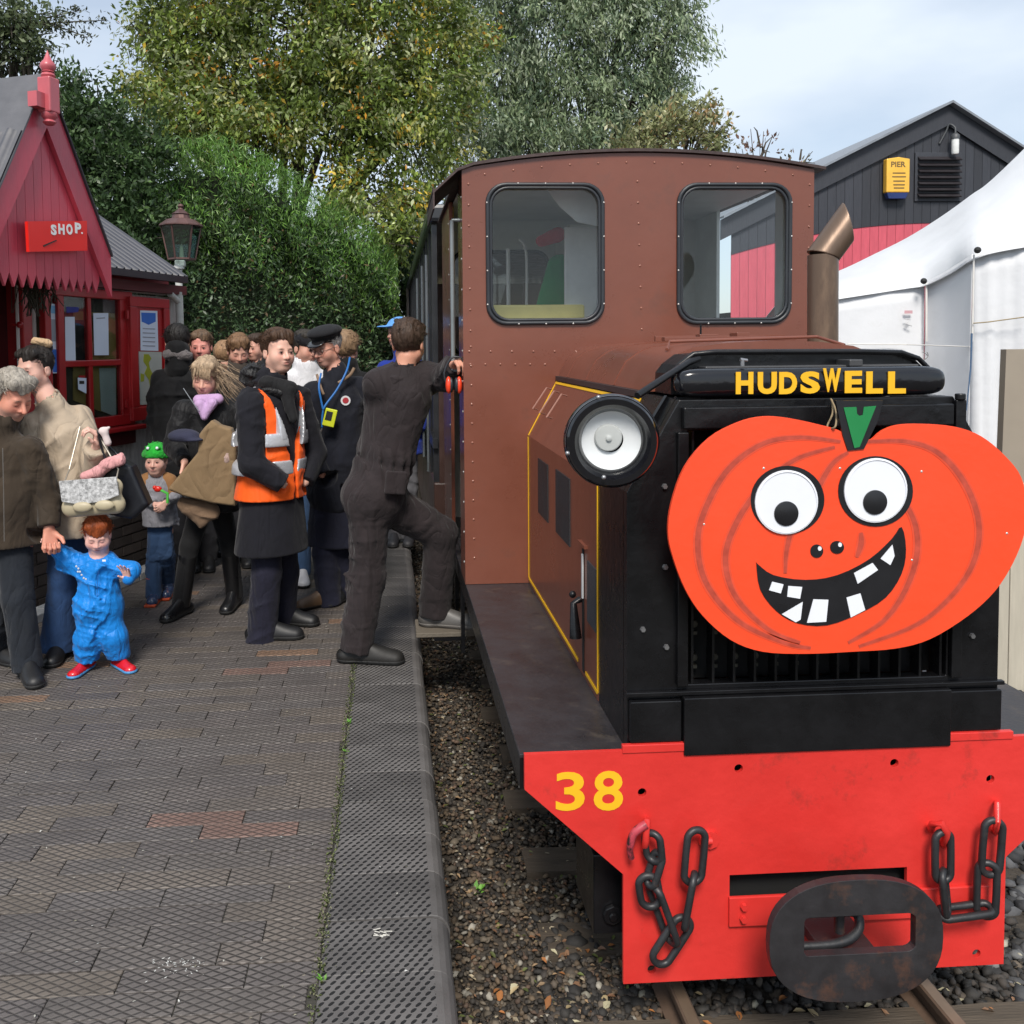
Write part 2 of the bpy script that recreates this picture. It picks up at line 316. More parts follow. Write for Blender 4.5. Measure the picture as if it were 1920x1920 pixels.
# ================================================================ LOCOMOTIVE
YB, ZF, YC, LX = 2.478, .518, 4.351, 1.212          # beam plane, footplate height, cab front, centre line
YF = 2.505                                           # radiator front
brown = M('loco_brown_paint', (.170, .054, .032), rough=.32, var=.15, scale=2.0, coat=.22, bump=.0020, bscale=7, dirt=((.11, .045, .03), .56, .5), dirtscale=4)
black = M('loco_black_paint', (.006, .006, .007), rough=.30, var=.3, scale=8, coat=.0, spec=.4, bump=.0015, bscale=30, dirt=((.035, .032, .03), .66, .35), dirtscale=11)
plateblk = M('footplate_black', (.030, .028, .031), rough=.36, var=.35, scale=7, bump=.0012, bscale=60, dirt=((.09, .075, .062), .56, .5), dirtscale=9)
red = M('beam_red_paint', (.63, .033, .027), rough=.38, var=.10, scale=3, coat=.15, bump=.0030, bscale=16, dirt=((.22, .030, .022), .58, .7), dirtscale=5)
yel = M('lining_yellow', (.80, .44, .01), rough=.5, var=.06)
steel = M('bare_steel', (.35, .35, .36), rough=.35, metal=.8)
rubber = M('window_rubber', (.022, .025, .03), rough=.42, var=.15)
chrome = M('rivet_heads', (.62, .60, .57), rough=.3, metal=.5)
brownriv = M('painted_rivets', (.26, .10, .065), rough=.25, coat=.5)
chainm = M('chain_black', (.018, .019, .021), rough=.45, var=.4, bump=.001, bscale=60, dirt=((.11, .05, .03), .60, .5), dirtscale=25)
rustm = M('coupler_black_rust', (.022, .021, .023), rough=.42, var=.4, scale=9, bump=.0018, bscale=25, dirt=((.085, .042, .028), .54, .7), dirtscale=8)
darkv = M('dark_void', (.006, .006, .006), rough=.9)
cabglass = glass('cab_glass', (.96, .98, .98), .03)
loco = thing('diesel_locomotive', 'brown narrow gauge diesel locomotive with red buffer beam standing beside the platform', 'locomotive', (LX, 4.3, -.27))
A3 = V(1, 0, 0); Z3 = V(0, 0, 1)
# buffer beam with real holes and slot
def mir(x): return 2*LX-x
bx = [(.361, .531), (.361, .430), (.643, .171), (.643, -.152), (1.777, -.152), (1.777, .171), (mir(.361), .430), (mir(.361), .531)]
holes = []
for px, py in ((1204, 1486), (1385, 1441), (1677, 1431), (1857, 1461), (1222, 1818), (1831, 1788)):
    c = onY(px, py, YB); holes.append(ring(c, .0125, 14)[::-1])
s0, s1 = onY(1368, 1641, YB), onY(1700, 1676, YB)
holes.append([V(s0[0], YB, s0[2]), V(s0[0], YB, s1[2]), V(s1[0], YB, s1[2]), V(s1[0], YB, s0[2])])
MB().plate([V(x, YB, z) for x, z in bx], (0, .014, 0), holes).build('buffer_beam', red, loco, bevel=.0015)
for xa_, xb_ in ((.64, .86), (1.565, 1.79)): MB().box(xa_, xb_, YB-.004, YB+.012, .5245, .548).build('beam_lip', red, loco, bevel=.002)
MB().box(.66, 1.76, YB+.05, YB+.06, -.14, .50).build('beam_backing', darkv, loco)
# riveted red drawgear plate left of the coupler, with bolts
p0, p1 = onY(1368, 1684, YB-.012), onY(1500, 1733, YB-.012)
pl = MB().box(p0[0], 1.72, YB-.012, YB, p1[2], p0[2]).build('drawgear_plate', red, loco, bevel=.003)
for px, py in ((1394, 1699), (1393, 1722)):
    c = onY(px, py, YB-.014); MB().cyl(c, c-V(0, .012, 0), .0105, .0095, 6).build('bolt', red, pl)
# numerals 38
for ch, x0, x1, y0, y1 in (('3', 1042, 1096, 1446, 1521), ('8', 1113, 1168, 1444, 1521)):
    a = onY(x0, y1, YB-.0005); b = onY(x1, y0, YB)
    text('numeral', ch, a, A3, Z3, b[0]-a[0], b[2]-a[2], yel, loco, extrude=.0012, bold=.018)
# footplate (running boards) and valance
MB().box(.352, mir(.352), YB+.031, 6.05, ZF-.012, ZF).build('running_board', plateblk, loco, bevel=.002)
for sx in (.352, mir(.352)-.012): MB().box(sx, sx+.012, YB+.031, 6.05, ZF-.10, ZF-.0125).build('valance', black, loco)
MB().box(.70, 1.72, YB+.07, 6.0, -.06, ZF-.014).build('frame', black, loco, bevel=.004)
for yy in (3.15, 5.2):
    for sx in (.845, 1.60):
        MB().lathe((sx-.05, yy, -.02), (1, 0, 0), [(.0, 0), (.05, -.01), (.06, .0), (.19, .01), (.235, 0), (.25, .005), (.25, .06), (.275, .065), (.275, .085), (.0, .085)], 36).build('wheel', black, loco, smooth=True)
# axlebox / brake cylinder peeping out left of the beam
MB().box(.585, .70, 2.60, 2.86, -.085, .16).cyl((.64, 2.60, -.02), (.64, 2.585, -.02), .03, seg=8).cyl((.64, 2.585, -.02), (.64, 2.575, -.02), .014, seg=6).build('axlebox', black, loco, bevel=.004)
# ---- cab
cz = lambda x: 2.522+.078*(1-((x-LX)/.872)**2)
c0, c1 = .350, mir(.350)
outline = [(c0, ZF+.002), (c1, ZF+.002)]+[(c1+(c0-c1)*i/20, cz(c1+(c0-c1)*i/20)) for i in range(21)]
def win_px(x0, x1, y0, y1, r): a = onY(x0, y1, YC); b = onY(x1, y0, YC); return rrect(a[0], b[0], a[2], b[2], r)
W1 = win_px(921, 1124, 352, 601, .085); W2 = win_px(1277, 1476, 352, 600, .085)
MB().plate([V(x, YC, z) for x, z in outline], (0, .02, 0), [[V(x, YC, z) for x, z in W][::-1] for W in (W1, W2)]).build('cab_front', brown, loco)
def grow(W, g):
    c = np.mean(W, 0); hx = (max(p[0] for p in W)-min(p[0] for p in W))/2; hz = (max(p[1] for p in W)-min(p[1] for p in W))/2
    return [(c[0]+(p[0]-c[0])*(1+g/hx), c[1]+(p[1]-c[1])*(1+g/hz)) for p in W]
for W in (W1, W2):
    fr = MB(); fr.tube([V(x, YC-.006, z) for x, z in grow(W, .014)], .0105, 8, closed=True); fr.tube([V(x, YC-.004, z) for x, z in grow(W, -.001)], .0085, 8, closed=True)
    fo = fr.build('window_frame', rubber, loco, smooth=True)
    MB().plate([V(x, YC+.006, z) for x, z in grow(W, .004)], (0, .005, 0)).build('pane', cabglass, fo)
    sc = MB(); x0, x1 = min(p[0] for p in W), max(p[0] for p in W); z0, z1 = min(p[1] for p in W), max(p[1] for p in W)
    for i in range(3):
        xx = x0+(x1-x0)*(.25+.25*i)
        for zz in (z0-.018, z1+.018): sc.ball((xx, YC-.015, zz), .0045, 8, 5)
    for i in range(4):
        zz = z0+(z1-z0)*(.12+.255*i)
        for xx in (x0-.018, x1+.018): sc.ball((xx, YC-.015, zz), .0045, 8, 5)
    o = sc.build('screw', chrome, fo, smooth=True); o['kind'] = 'stuff'
# rivets on the cab front: one joined part
rv = MB()
def riv(px, py, Y=YC): c = onY(px, py, Y); rv.ball((c[0], Y-.0005, c[2]), .0062, 8, 4, (1, .6, 1))
for i in range(20): riv(878+1.2*(i*.5), 345+i*39.3 if i < 8 else 650+(i-8)*36)
for i in range(12): riv(1518-.6*i, 346+i*39.5)
for i in range(8): riv(1195+1.2*i, 340+i*39.6)
for i in range(6): riv(880+i*40, 659); riv(882+i*28, 683)
for i in range(12):
    x = .46+i*.137; c = V(x, YC, cz(x)-.045); rv.ball(c-V(0, .0005, 0), .0058, 8, 4, (1, .6, 1))
o = rv.build('rivet', brownriv, loco, smooth=True); o['kind'] = 'stuff'
# cab sides: lower panel, posts, open upper part; rear wall with windows
inner = M('cab_interior_grey', (.60, .62, .60), rough=.5, var=.12)
khaki = M('cab_interior_khaki', (.40, .31, .09), rough=.6, var=.12)
MB().box(c0, c0+.02, YC+.021, 4.62, ZF+.002, 2.515).build('side_panel', brown, loco)
MB().box(c0, c0+.02, 5.30, 6.03, ZF+.002, 2.515).build('side_panel', brown, loco)
MB().box(c0+.021, c0+.030, 5.32, 6.0, 1.5, 2.49).build('side_lining', khaki, loco)
rs = MB()
for i in range(13): rs.ball((c0-.0005, 4.40, .62+i*.148), .006, 8, 4, (.6, 1, 1)); rs.ball((c0-.0005, 5.36, .62+i*.148), .006, 8, 4, (.6, 1, 1))
o = rs.build('side_rivet', chrome, loco, smooth=True); o['kind'] = 'stuff'
MB().box(c1-.02, c1, YC+.021, 6.03, ZF+.002, 1.68).build('side_panel', brown, loco)
MB().box(c1-.02, c1, YC+.021, 4.75, 1.681, 2.515).build('side_panel', inner, loco); MB().box(c1-.02, c1, 5.62, 6.03, 1.681, 2.515).build('side_panel', inner, loco)
RW = rrect(.42, 1.05, 1.62, 2.30, .08); RW2 = rrect(1.36, 1.62, 1.60, 2.32, .07)
ro = [(c0+.02, ZF+.002), (c1-.02, ZF+.002)]+[(c1-.02+(c0-c1+.04)*i/12, cz(c1-.02+(c0-c1+.04)*i/12)-.002) for i in range(13)]
MB().plate([V(x, 6.02, z) for x, z in ro], (0, .02, 0), [[V(x, 6.02, z) for x, z in W][::-1] for W in (RW, RW2)]).build('cab_back', inner, loco)
for W in (RW, RW2):
    fr = MB(); fr.tube([V(x, 6.012, z) for x, z in W], .013, 8, closed=True); fo = fr.build('rear_window_frame', rubber, loco, smooth=True)
    MB().plate([V(x, 6.03, z) for x, z in W], (0, .004, 0)).build('pane', cabglass, fo)
MB().box(1.10, 1.30, 5.55, 6.01, 1.2, 2.42).build('cab_cupboard', inner, loco, bevel=.01)
MB().box(c0+.03, c1-.03, YC+.03, 6.0, ZF+.001, ZF+.02).build('cab_floor', plateblk, loco); MB().box(c0+.025, c1-.025, YC+.03, 6.0, 2.505, 2.512).build('cab_ceiling', M('ceiling_grey', (.55, .57, .58), rough=.5), loco)
MB().box(.42, 1.06, 4.9, 5.3, 1.0, 1.90).build('control_desk', M('desk_yellow', (.62, .55, .20), rough=.5), loco, bevel=.012)
a, b = onY(1059, 612, 4.95), onY(1150, 425, 4.95); MB().box(a[0], b[0], 4.95, 4.97, a[2], b[2]).build('inner_panel', M('panel_pale', (.74, .76, .76), rough=.5), loco, bevel=.008); MB().plate([onY(x, y, 4.62) for x, y in ((1022, 350), (1140, 350), (1140, 428), (1082, 416), (1050, 388))], (0, .01, 0)).build('roof_bracket', bpy.data.materials['panel_pale'], loco)
MB().tube([(.70, 5.35, 1.3), (.70, 5.35, 2.25)], .012, 8).tube(smooth_poly([(.80, 5.3, 1.9), (.80, 5.3, 2.22), (.76, 5.3, 2.3)], 4, False), .008, 8).build('cab_pole', M('pole_pale', (.5, .5, .5), rough=.4), loco, smooth=True)
# curved roof with drooping rain edge, dark lip
def roof_part(xs, y0, y1, nm):
    v = []; f = []; n = len(xs)
    for yy in (y0, y1):
        for dz in (.004, .018):
            for x in xs: v.append((x, yy, 2.522+.078*(1-((x-LX)/.872)**2)+dz-(.10*((c0-x)/.14) if x < c0 else 0)))
    for i in range(n-1): f += [(i, i+1, 2*n+i+1, 2*n+i), (n+i, 3*n+i, 3*n+i+1, n+i+1), (i, n+i, n+i+1, i+1), (2*n+i, 2*n+i+1, 3*n+i+1, 3*n+i)]
    f += [(0, 2*n, 3*n, n), (n-1, 2*n-1, 4*n-1, 3*n-1)]
    mesh_obj(nm, v, f, M('roof_dark', (.045, .026, .024), rough=.6, var=.3, bump=.003, bscale=40), loco)
roof_part(np.linspace(c0-.02, c1+.05, 25), YC-.02, 6.15, 'cab_roof'); roof_part(np.linspace(c0-.14, c0-.0201, 5), YC-.02, 4.98, 'rain_hood')
MB().plate([(c0-.14, YC-.02, 2.33), (c0-.14, 4.98, 2.33), (c0-.14, 4.98, 2.43), (c0-.14, YC-.02, 2.43)], (.008, 0, 0)).build('rain_flap', bpy.data.materials['roof_dark'], loco)
MB().tube([(c0-.04, 4.50, 1.56), (c0-.04, 4.50, 2.30)], .011, 10).tube([(c0-.04, 4.50, 1.56), (c0, 4.50, 1.56)], .010, 8).tube([(c0-.04, 4.50, 2.30), (c0, 4.50, 2.30)], .010, 8).build('handrail', M('handrail_grey', (.22, .25, .26), rough=.4, metal=.3), loco, smooth=True)
# cab step with grid tread and hanger
st = onY(820, 1172, 5.02); zs = st[2]
MB().box(.12, .40, 4.88, 5.14, zs-.025, zs).build('cab_step', M('step_tread', (.13, .11, .085), rough=.8, bump=.004, bscale=60), loco, bevel=.004)
MB().box(.355, .375, 4.72, 4.76, zs-.06, ZF-.02).box(.355, .375, 5.16, 5.20, zs-.06, ZF-.02).box(.22, .375, 4.88, 5.14, zs-.045, zs-.026).build('step_hanger', black, loco)
# ---- bonnet: lower casing, chamfer, rounded top
HW = .547; YH = 2.86
prof = [(HW, ZF+.001), (HW, 1.243), (.405, 1.508)]
def ext(pr, y0, y1, name, mat, closed=False, cx=LX-.004, **k):
    mb = MB(); p = [(-x, z) for x, z in pr]+[(x, z) for x, z in pr[::-1]]; n = len(p)
    vs = [(cx+x, y0, z) for x, z in p]+[(cx+x, y1, z) for x, z in p]
    fs = [(i, i+1, n+i+1, n+i) for i in range(n-1)]+[tuple(range(n))[::-1], tuple(range(n, 2*n))]
    mb.add(vs, fs); return mb.build(name, mat, loco, **k)
ext(prof, YH, YC-.001, 'bonnet_casing', brown, bevel=.012)
ext([(.412, 1.5085), (.412, 1.530)], YH+.004, YC-.001, 'bonnet_seam', M('seam_dark', (.05, .03, .028), rough=.6), False)
top = [(.398, 1.531), (.385, 1.56), (.355, 1.615), (.31, 1.648), (.26, 1.668), (.15, 1.682), (.0001, 1.688)]
ext(top, YH-.06, YC-.001, 'bonnet_top', brown, smooth=True)
for yy in (3.25, 3.72, 4.12):
    ext([(x+.003, z+.003) for x, z in top], yy, yy+.012, 'bonnet_joint', brown)
# raised hatch rim and hinges on the bonnet
MB().tube([(LX-.30, 2.95, 1.662), (LX-.26, 3.05, 1.688), (LX+.28, 3.1, 1.70), (LX+.33, 3.0, 1.67)], .006, 8).box(LX-.2, LX+.3, 3.3, 3.34, 1.69, 1.705).box(LX-.05, LX+.02, 3.35, 3.40, 1.69, 1.715).box(LX+.12, LX+.17, 3.42, 3.5, 1.69, 1.72).box(LX-.14, LX+.40, 3.62, 3.64, 1.69, 1.712).build('bonnet_hatch', brown, loco, bevel=.003)
MB().cyl((LX+.005, 3.5, 1.69), (LX+.005, 3.5, 1.712), .014, .006, 10).cyl((LX+.005, 3.5, 1.712), (LX+.005, 3.5, 1.755), .004, seg=8).build('aerial', black, loco)
# yellow lining on the side face
xl = LX-.004-HW
lin = MB(); t = .0065
lin.box(xl-.003, xl-.0005, YH+.002, YH+.012, ZF+.03, 1.238)
lin.box(xl-.003, xl-.0005, YC-.014, YC-.004, ZF+.03, 1.238)
g0 = 3.12; lin.box(xl-.003, xl-.0005, YH+.012, g0-.07, ZF+.022, ZF+.034); lin.box(xl-.003, xl-.0005, g0+.06, YC-.014, ZF+.022, ZF+.034)
cA, cB = V(xl, 0, 1.243), V(LX-.004-.405, 0, 1.508); dn = nrm(np.cross(V(0, 1, 0), cB-cA)); dn = dn if dn[0] < 0 else -dn
for yy in (YH+.007, YC-.009): lin.obox((cA+cB)/2+V(0, yy, 0)+dn*.0015, [V(0, 1, 0), nrm(cB-cA), dn], (.005, .148, .0015))
lin.obox(cB+V(0, (YH+YC)/2, 0)-nrm(cB-cA)*.012+dn*.0015, [V(0, 1, 0), nrm(cB-cA), dn], ((YC-YH)/2-.01, .006, .0015))
lin.build('yellow_lining', yel, loco)
# louvre openings in the casing side (dark grilles with slats)
for pts, nm in ((((1007, 859), (1026, 871), (1027, 980), (1010, 962)), 0), (((1041, 880), (1066, 897), (1069, 1024), (1042, 1000)), 0), (((1100, 1053), (1136, 1086), (1136, 1212), (1101, 1166)), 1)):
    P = [onX(a, b, xl-.004) for a, b in pts]; ya, yb = max(YH+.022, np.mean([P[1][1], P[2][1]])), np.mean([P[0][1], P[3][1]]); za, zb = np.mean([P[2][2], P[3][2]]), np.mean([P[0][2], P[1][2]])
    MB().box(xl-.004, xl+.001, ya, yb, za, zb).build('side_grille', M('grille_grey', (.045, .047, .052), rough=.45, bump=.002, bscale=300) if nm else M('grille_dark', (.017, .017, .019), rough=.6, bump=.002, bscale=300), loco)
# door split with bright strip and lever
MB().box(xl-.003, xl+.002, 3.075, 3.10, ZF+.02, .97).build('door_gap', darkv, loco)
MB().box(xl-.008, xl-.003, 3.073, 3.088, .80, .955).build('door_strip', M('pale_strip', (.6, .62, .62), rough=.35), loco)
MB().tube([(xl-.01, 3.10, .79), (xl-.035, 3.09, .78), (xl-.03, 3.08, .66)], [.012, .012, .022], 10).ball((xl-.03, 3.13, .80), .013).build('door_lever', black, loco, smooth=True)
MB().box(xl-.012, xl, 3.02, 3.13, .985, .995).build('door_hood', brown, loco)
# grab rails on the chamfer
gr = MB()
for px in (0, 1, 2):
    a = onY(1025+14*px, 727+6*px, 4.05-.28*px); b = onY(999+13*px, 766+8*px, 4.05-.28*px)
    MB().tube([a+V(.03, .05, -.01), a, b, b+V(.03, .05, -.01)], .0035, 6).build('grab_rail', M('rail_pink_brown', (.34, .17, .13), rough=.35), loco, smooth=True)
# ---- radiator shell (black)
def ringbox(): pass
rp = [(.55, ZF+.002), (.55, 1.262), (.40, 1.522)]
cxr = LX-.001
def rsh(pr, y0, y1): return [(cxr-x, z) for x, z in pr]+[(cxr+x, z) for x, z in pr[::-1]]
oa, ob = onY(1289, 1283, YF), onY(1782, 800, YF)
grl = [V(oa[0], YF, oa[2]), V(oa[0], YF, ob[2]), V(ob[0], YF, ob[2]), V(ob[0], YF, oa[2])]
MB().plate([V(x, YF, z) for x, z in rsh(rp, 0, 0)], (0, .04, 0), [grl]).build('radiator_front', black, loco, bevel=.003)
sh = MB(); p = rsh(rp, 0, 0); n = len(p); sh.add([(x, YF+.0405, z) for x, z in p]+[(x, YH-.002, z) for x, z in p], [(i, i+1, n+i+1, n+i) for i in range(n-1)]); sh.build('radiator_shell', black, loco)
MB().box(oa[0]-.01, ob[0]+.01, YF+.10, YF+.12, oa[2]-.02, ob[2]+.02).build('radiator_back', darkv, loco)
nb = 13
for i in range(nb):
    xx = oa[0]+.015+(ob[0]-oa[0]-.03)*i/(nb-1); MB().box(xx-.0035, xx+.0035, YF+.004, YF+.05, oa[2], ob[2]).build('radiator_bar', black, loco)
bl = MB()
for i in range(nb-1):
    xx = oa[0]+.015+(ob[0]-oa[0]-.03)*(i+.5)/(nb-1)
    for k in range(7): bl.cyl((xx, YF+.10, oa[2]+.05+k*.1), (xx, YF+.075, oa[2]+.05+k*.1), .013, .010, 8).box(xx-.006, xx+.006, YF+.07, YF+.09, oa[2]+.02+k*.1, oa[2]+.03+k*.1)
o = bl.build('radiator_fitting', M('fitting_grey', (.09, .085, .07), rough=.4, metal=.5, dirt=((.3, .28, .2), .55, .5), dirtscale=20), loco); o['kind'] = 'stuff'
a, b = onY(1283, 805, YF-.03), onY(1790, 757, YF-.03)
MB().box(a[0], b[0], YF-.03, YF-.002, a[2], b[2]).build('radiator_crossbar', black, loco, bevel=.004)
MB().box(oa[0]-.035, oa[0]-.004, YF-.02, YF-.002, oa[2], a[2]-.01).build('radiator_post', black, loco, bevel=.003); MB().box(ob[0]+.004, ob[0]+.035, YF-.02, YF-.002, oa[2], b[2]+.01).cyl((ob[0]+.018, YF-.015, b[2]+.01), (ob[0]+.018, YF-.015, b[2]+.028), .014).build('radiator_post', black, loco, bevel=.003)
# lower apron in front
a, b = onY(1283, 1408, YB-.007), onY(1785, 1293, YB-.007)
MB().box(a[0], b[0], YB-.007, YF-.003, .512, b[2]).build('apron_panel', black, loco, bevel=.003)
for xa_, xb_ in ((.665, a[0]-.004), (b[0]+.004, 1.758)): MB().box(xa_, xb_, YB+.004, YF-.003, .55, b[2]-.01).build('apron_side', black, loco, bevel=.003)
MB().box(.655, 1.77, YF-.018, YF-.002, b[2]+.002, b[2]+.014).build('apron_ledge', black, loco, bevel=.002)
hb = MB()
for px, py in ((1247, 1063), (1249, 1213), (1822, 1192), (1246, 912), (1205, 1180)): c = onY(px, py, YF-.001); hb.cyl(c, c-V(0, .008, 0), .009, .007, 6)
o = hb.build('panel_bolt', steel, loco); o['kind'] = 'stuff'
# header tank frame and name barrel
hf = []
for px, py in ((1262, 700), (1275, 683), (1300, 664), (1340, 660), (1600, 659), (1690, 661), (1722, 672), (1748, 698)): hf.append(onY(px, py, 2.62))
MB().tube(hf, .008, 8).build('header_rail', black, loco, smooth=True)
hp = [V(q[0], 2.64, q[2]-.002) for q in hf]; MB().plate(hp+[V(hf[-1][0], 2.64, 1.53), V(hf[0][0], 2.64, 1.53)], (0, .16, 0)).build('header_tank', black, loco)
a, b = onY(1271, 748, 2.50), onY(1783, 686, 2.50); zc, rz = (a[2]+b[2])/2, (b[2]-a[2])/2; L0, L1 = a[0], b[0]
seg = 24; vs = []; fs = []; st_ = [0, .02, .06, .13, .25, .45, .7, 1.0]; xsn = [L0+rz*2.2*s for s in st_]+[L1-rz*2.2*s for s in st_[::-1]]
rr = [.05, .3, .5, .68, .83, .94, .99, 1.0]; rsn = rr+rr[::-1]
for x, r in zip(xsn, rsn):
    for j in range(seg):
        an = 2*math.pi*j/seg; cc, ss = math.cos(an), math.sin(an); ex = .62
        vs.append((x, 2.535-rz*r*1.0*np.sign(cc)*abs(cc)**ex*.8, zc+rz*r*np.sign(ss)*abs(ss)**ex))
for i in range(len(xsn)-1):
    for j in range(seg): fs.append((i*seg+j, i*seg+(j+1) % seg, (i+1)*seg+(j+1) % seg, (i+1)*seg+j))
fs.append(tuple(range(seg))); fs.append(tuple((len(xsn)-1)*seg+j for j in range(seg))[::-1])
mesh_obj('name_barrel', vs, fs, M('barrel_gloss_black', (.005, .005, .007), rough=.14, var=.3, coat=.3, bump=.003, bscale=14), loco, smooth=True)
lets = [('H', 1379, 1412, 0), ('U', 1420, 1456, 0), ('D', 1460, 1494, 0), ('S', 1500, 1537, -1), ('W', 1542, 1576, -4), ('E', 1583, 1616, -2), ('L', 1623, 1655, -1), ('L', 1664, 1698, -1)]
yb_ = 2.535-rz*.8-.001
for ch, x0, x1, dy in lets:
    a = onY(x0, 739+dy, yb_); b = onY(x1, 697+dy-(3 if ch == 'W' else 0), yb_)
    text('letter', ch, a, A3, Z3, b[0]-a[0], b[2]-a[2], yel, loco, extrude=.003, bold=.045)
MB().cyl(onY(1392, 686, 2.52), onY(1392, 675, 2.52), .006).cyl(onY(1388, 674, 2.52), onY(1401, 676, 2.52), .005).build('filler_tap', steel, loco)
MB().box(LX-.30, LX+.34, 2.58, 2.70, zc+rz-.012, zc+rz+.004).box(LX+.12, LX+.16, 2.56, 2.66, zc+rz, zc+rz+.02).build('header_cap', M('header_dark', (.05, .05, .052), rough=.4), loco, bevel=.003)
# side brackets beside the barrel
MB().bar(onY(1225, 790, 2.60), onY(1252, 745, 2.62), .012, .02).bar(onY(1243, 800, 2.58), onY(1272, 746, 2.58), .012, .02).build('radiator_bracket', black, loco)
# ---- headlamp
hc = onY(1146, 826, 2.30); ax = nrm(V(-.10, -1, -.06)); R = .121
lamp = MB().lathe(hc, ax, [(.0, -.14), (.05, -.135), (.09, -.10), (.112, -.05), (R, -.01), (R*1.02, .004), (R*.99, .018), (R*.92, .030), (R*.80, .030), (R*.74, .020), (R*.635, .004), (R*.63, -.01)], 56).build('headlamp_body', M('lamp_gloss_black', (.006, .006, .008), rough=.10, coat=.4, var=.2), loco, smooth=True)
MB().lathe(hc, ax, [(R*.635, .0), (R*.60, -.006), (R*.45, -.013), (R*.28, -.018)], 48).build('reflector', M('reflector_white', (.72, .73, .74), rough=.35, var=.03), lamp, smooth=True)
MB().lathe(hc+ax*-.016-V(.006, 0, -.006), ax, [(R*.30, -.01), (R*.30, .004), (R*.27, .010), (.006, .012), (.0, .012)], 32).lathe(hc+ax*-.003-V(.006, 0, -.006), ax, [(.0075, -.004), (.0075, .004), (.003, .006), (.0, .006)], 14).build('bulb_shield', M('lamp_grey', (.50, .51, .50), rough=.35), lamp, smooth=True)
MB().lathe(hc, ax, [(R*.64, .003), (R*.5, .008), (R*.25, .012), (.0, .013)], 48).build('lens', glass('lens_glass', (.98, .99, .99), -.02), lamp, smooth=True)
MB().lathe(hc, ax, [(R*.985, .021), (R*1.0, .012), (R*1.005, .003)], 56).build('lamp_rim', steel, lamp, smooth=True)
o = MB().ball(onY(1122, 745, 2.26), .006).ball(onY(1064, 850, 2.26), .006).ball(onY(1132, 895, 2.26), .006).build('lamp_screw', steel, lamp, smooth=True); o['kind'] = 'stuff'
MB().tube([onY(1195, 742, 2.42), onY(1240, 712, 2.48), onY(1290, 680, 2.60), onY(1310, 672, 2.62)], .010, 10).build('lamp_stay', black, loco, smooth=True)
MB().tube([hc+V(.02, .12, -.02), hc+V(.10, .28, -.02)], .025, 10).build('lamp_arm', black, loco, smooth=True)
# ---- exhaust with slanted cowl
YE = 3.42; e0 = onY(1544, 655, YE); e1 = onY(1543, 478, YE); re = 28*YE/1700
exm = M('exhaust_heat_stained', (.17, .115, .082), rough=.38, metal=.55, var=.3, scale=3, bump=.001, bscale=30, stretch=(1, 1, .25), dirt=((.30, .20, .13), .55, .5), dirtscale=7)
MB().cyl(V(e0[0], YE, 1.3), V(e1[0], YE, e1[2]), re, seg=28, cap=False).build('exhaust_pipe', exm, loco, smooth=True)
Fd = Field(uax(V(e1[0]-.1, YE-.1, e1[2]-.08), V(e1[0]+.16, YE+.1, e1[2]+.26), .0032))
d = nrm(V(.60, 0, .80)); q0 = V(e1[0], YE, e1[2]-.004)
Fd.cap(q0-d*.12, q0+d*.4, re*1.06, k=.001).cut(q0, V(-.32, 0, -.95)); tipx = onY(1596, 430, YE)[0]; Fd.cut(V(tipx-.012, YE, e1[2]+.12), nrm(V(1, -.30, .25)))
Gd = Field(Fd.ax); Gd.cap(q0-d*.3, q0+d*.5, re*.84, k=.001); Fd.D = np.maximum(Fd.D, -Gd.D)
P_, Q_ = Fd.mesh(); mesh_obj('exhaust_cowl', P_, Q_, exm, loco, smooth=True)
# ---- oval coupler
cc_ = onY(1607, 1765, 2.25); a_ = onY(1443, 1765, 2.25); hx_ = cc_[0]-a_[0]; hz_ = cc_[2]-onY(1607, 1879, 2.25)[2]
def sup(hx, hz, n, m=48): return [(hx*np.sign(math.cos(t))*abs(math.cos(t))**(2/n), hz*np.sign(math.sin(t))*abs(math.sin(t))**(2/n)) for t in [2*math.pi*i/m for i in range(m)]]
ol = [V(cc_[0]+x, 2.25, cc_[2]+z) for x, z in sup(hx_, hz_, 2.45)]
i0, i1 = onY(1508, 1794, 2.25), onY(1712, 1712, 2.25); hl = [V(x, 2.25, z) for x, z in rrect(i0[0], i1[0], i0[2], i1[2], .012, 3)]
mx_ = i1[0]; hl = [q if q[0] < mx_-.02 else V(q[0]+.02*(1-((q[2]-(i0[2]+i1[2])/2)/((i1[2]-i0[2])/2))**2), q[1], q[2]) for q in hl]
MB().plate(ol, (0, .026, 0), [hl[::-1]]).build('coupler_plate', rustm, loco, bevel=.004)
MB().box(cc_[0]-.06, cc_[0]+.09, 2.301, YB+.01, cc_[2]-.10, cc_[2]-.07).build('coupler_shank', rustm, loco, bevel=.004)
lk = [V(cc_[0]-.15, 2.33, cc_[2]+.03), V(cc_[0]-.02, 2.33, cc_[2]+.03), V(cc_[0]+.05, 2.35, cc_[2]+.01), V(cc_[0]+.045, 2.33, cc_[2]-.025), V(cc_[0]-.02, 2.31, cc_[2]-.045), V(cc_[0]-.15, 2.31, cc_[2]-.048)]
MB().tube(smooth_poly(lk, 5, False), .013, 10).build('coupler_link', chainm, loco, smooth=True)
MB().cyl(V(cc_[0]-.005, 2.335, cc_[2]+.075), V(cc_[0]-.005, 2.335, cc_[2]-.03), .014).build('coupler_pin', rustm, loco)
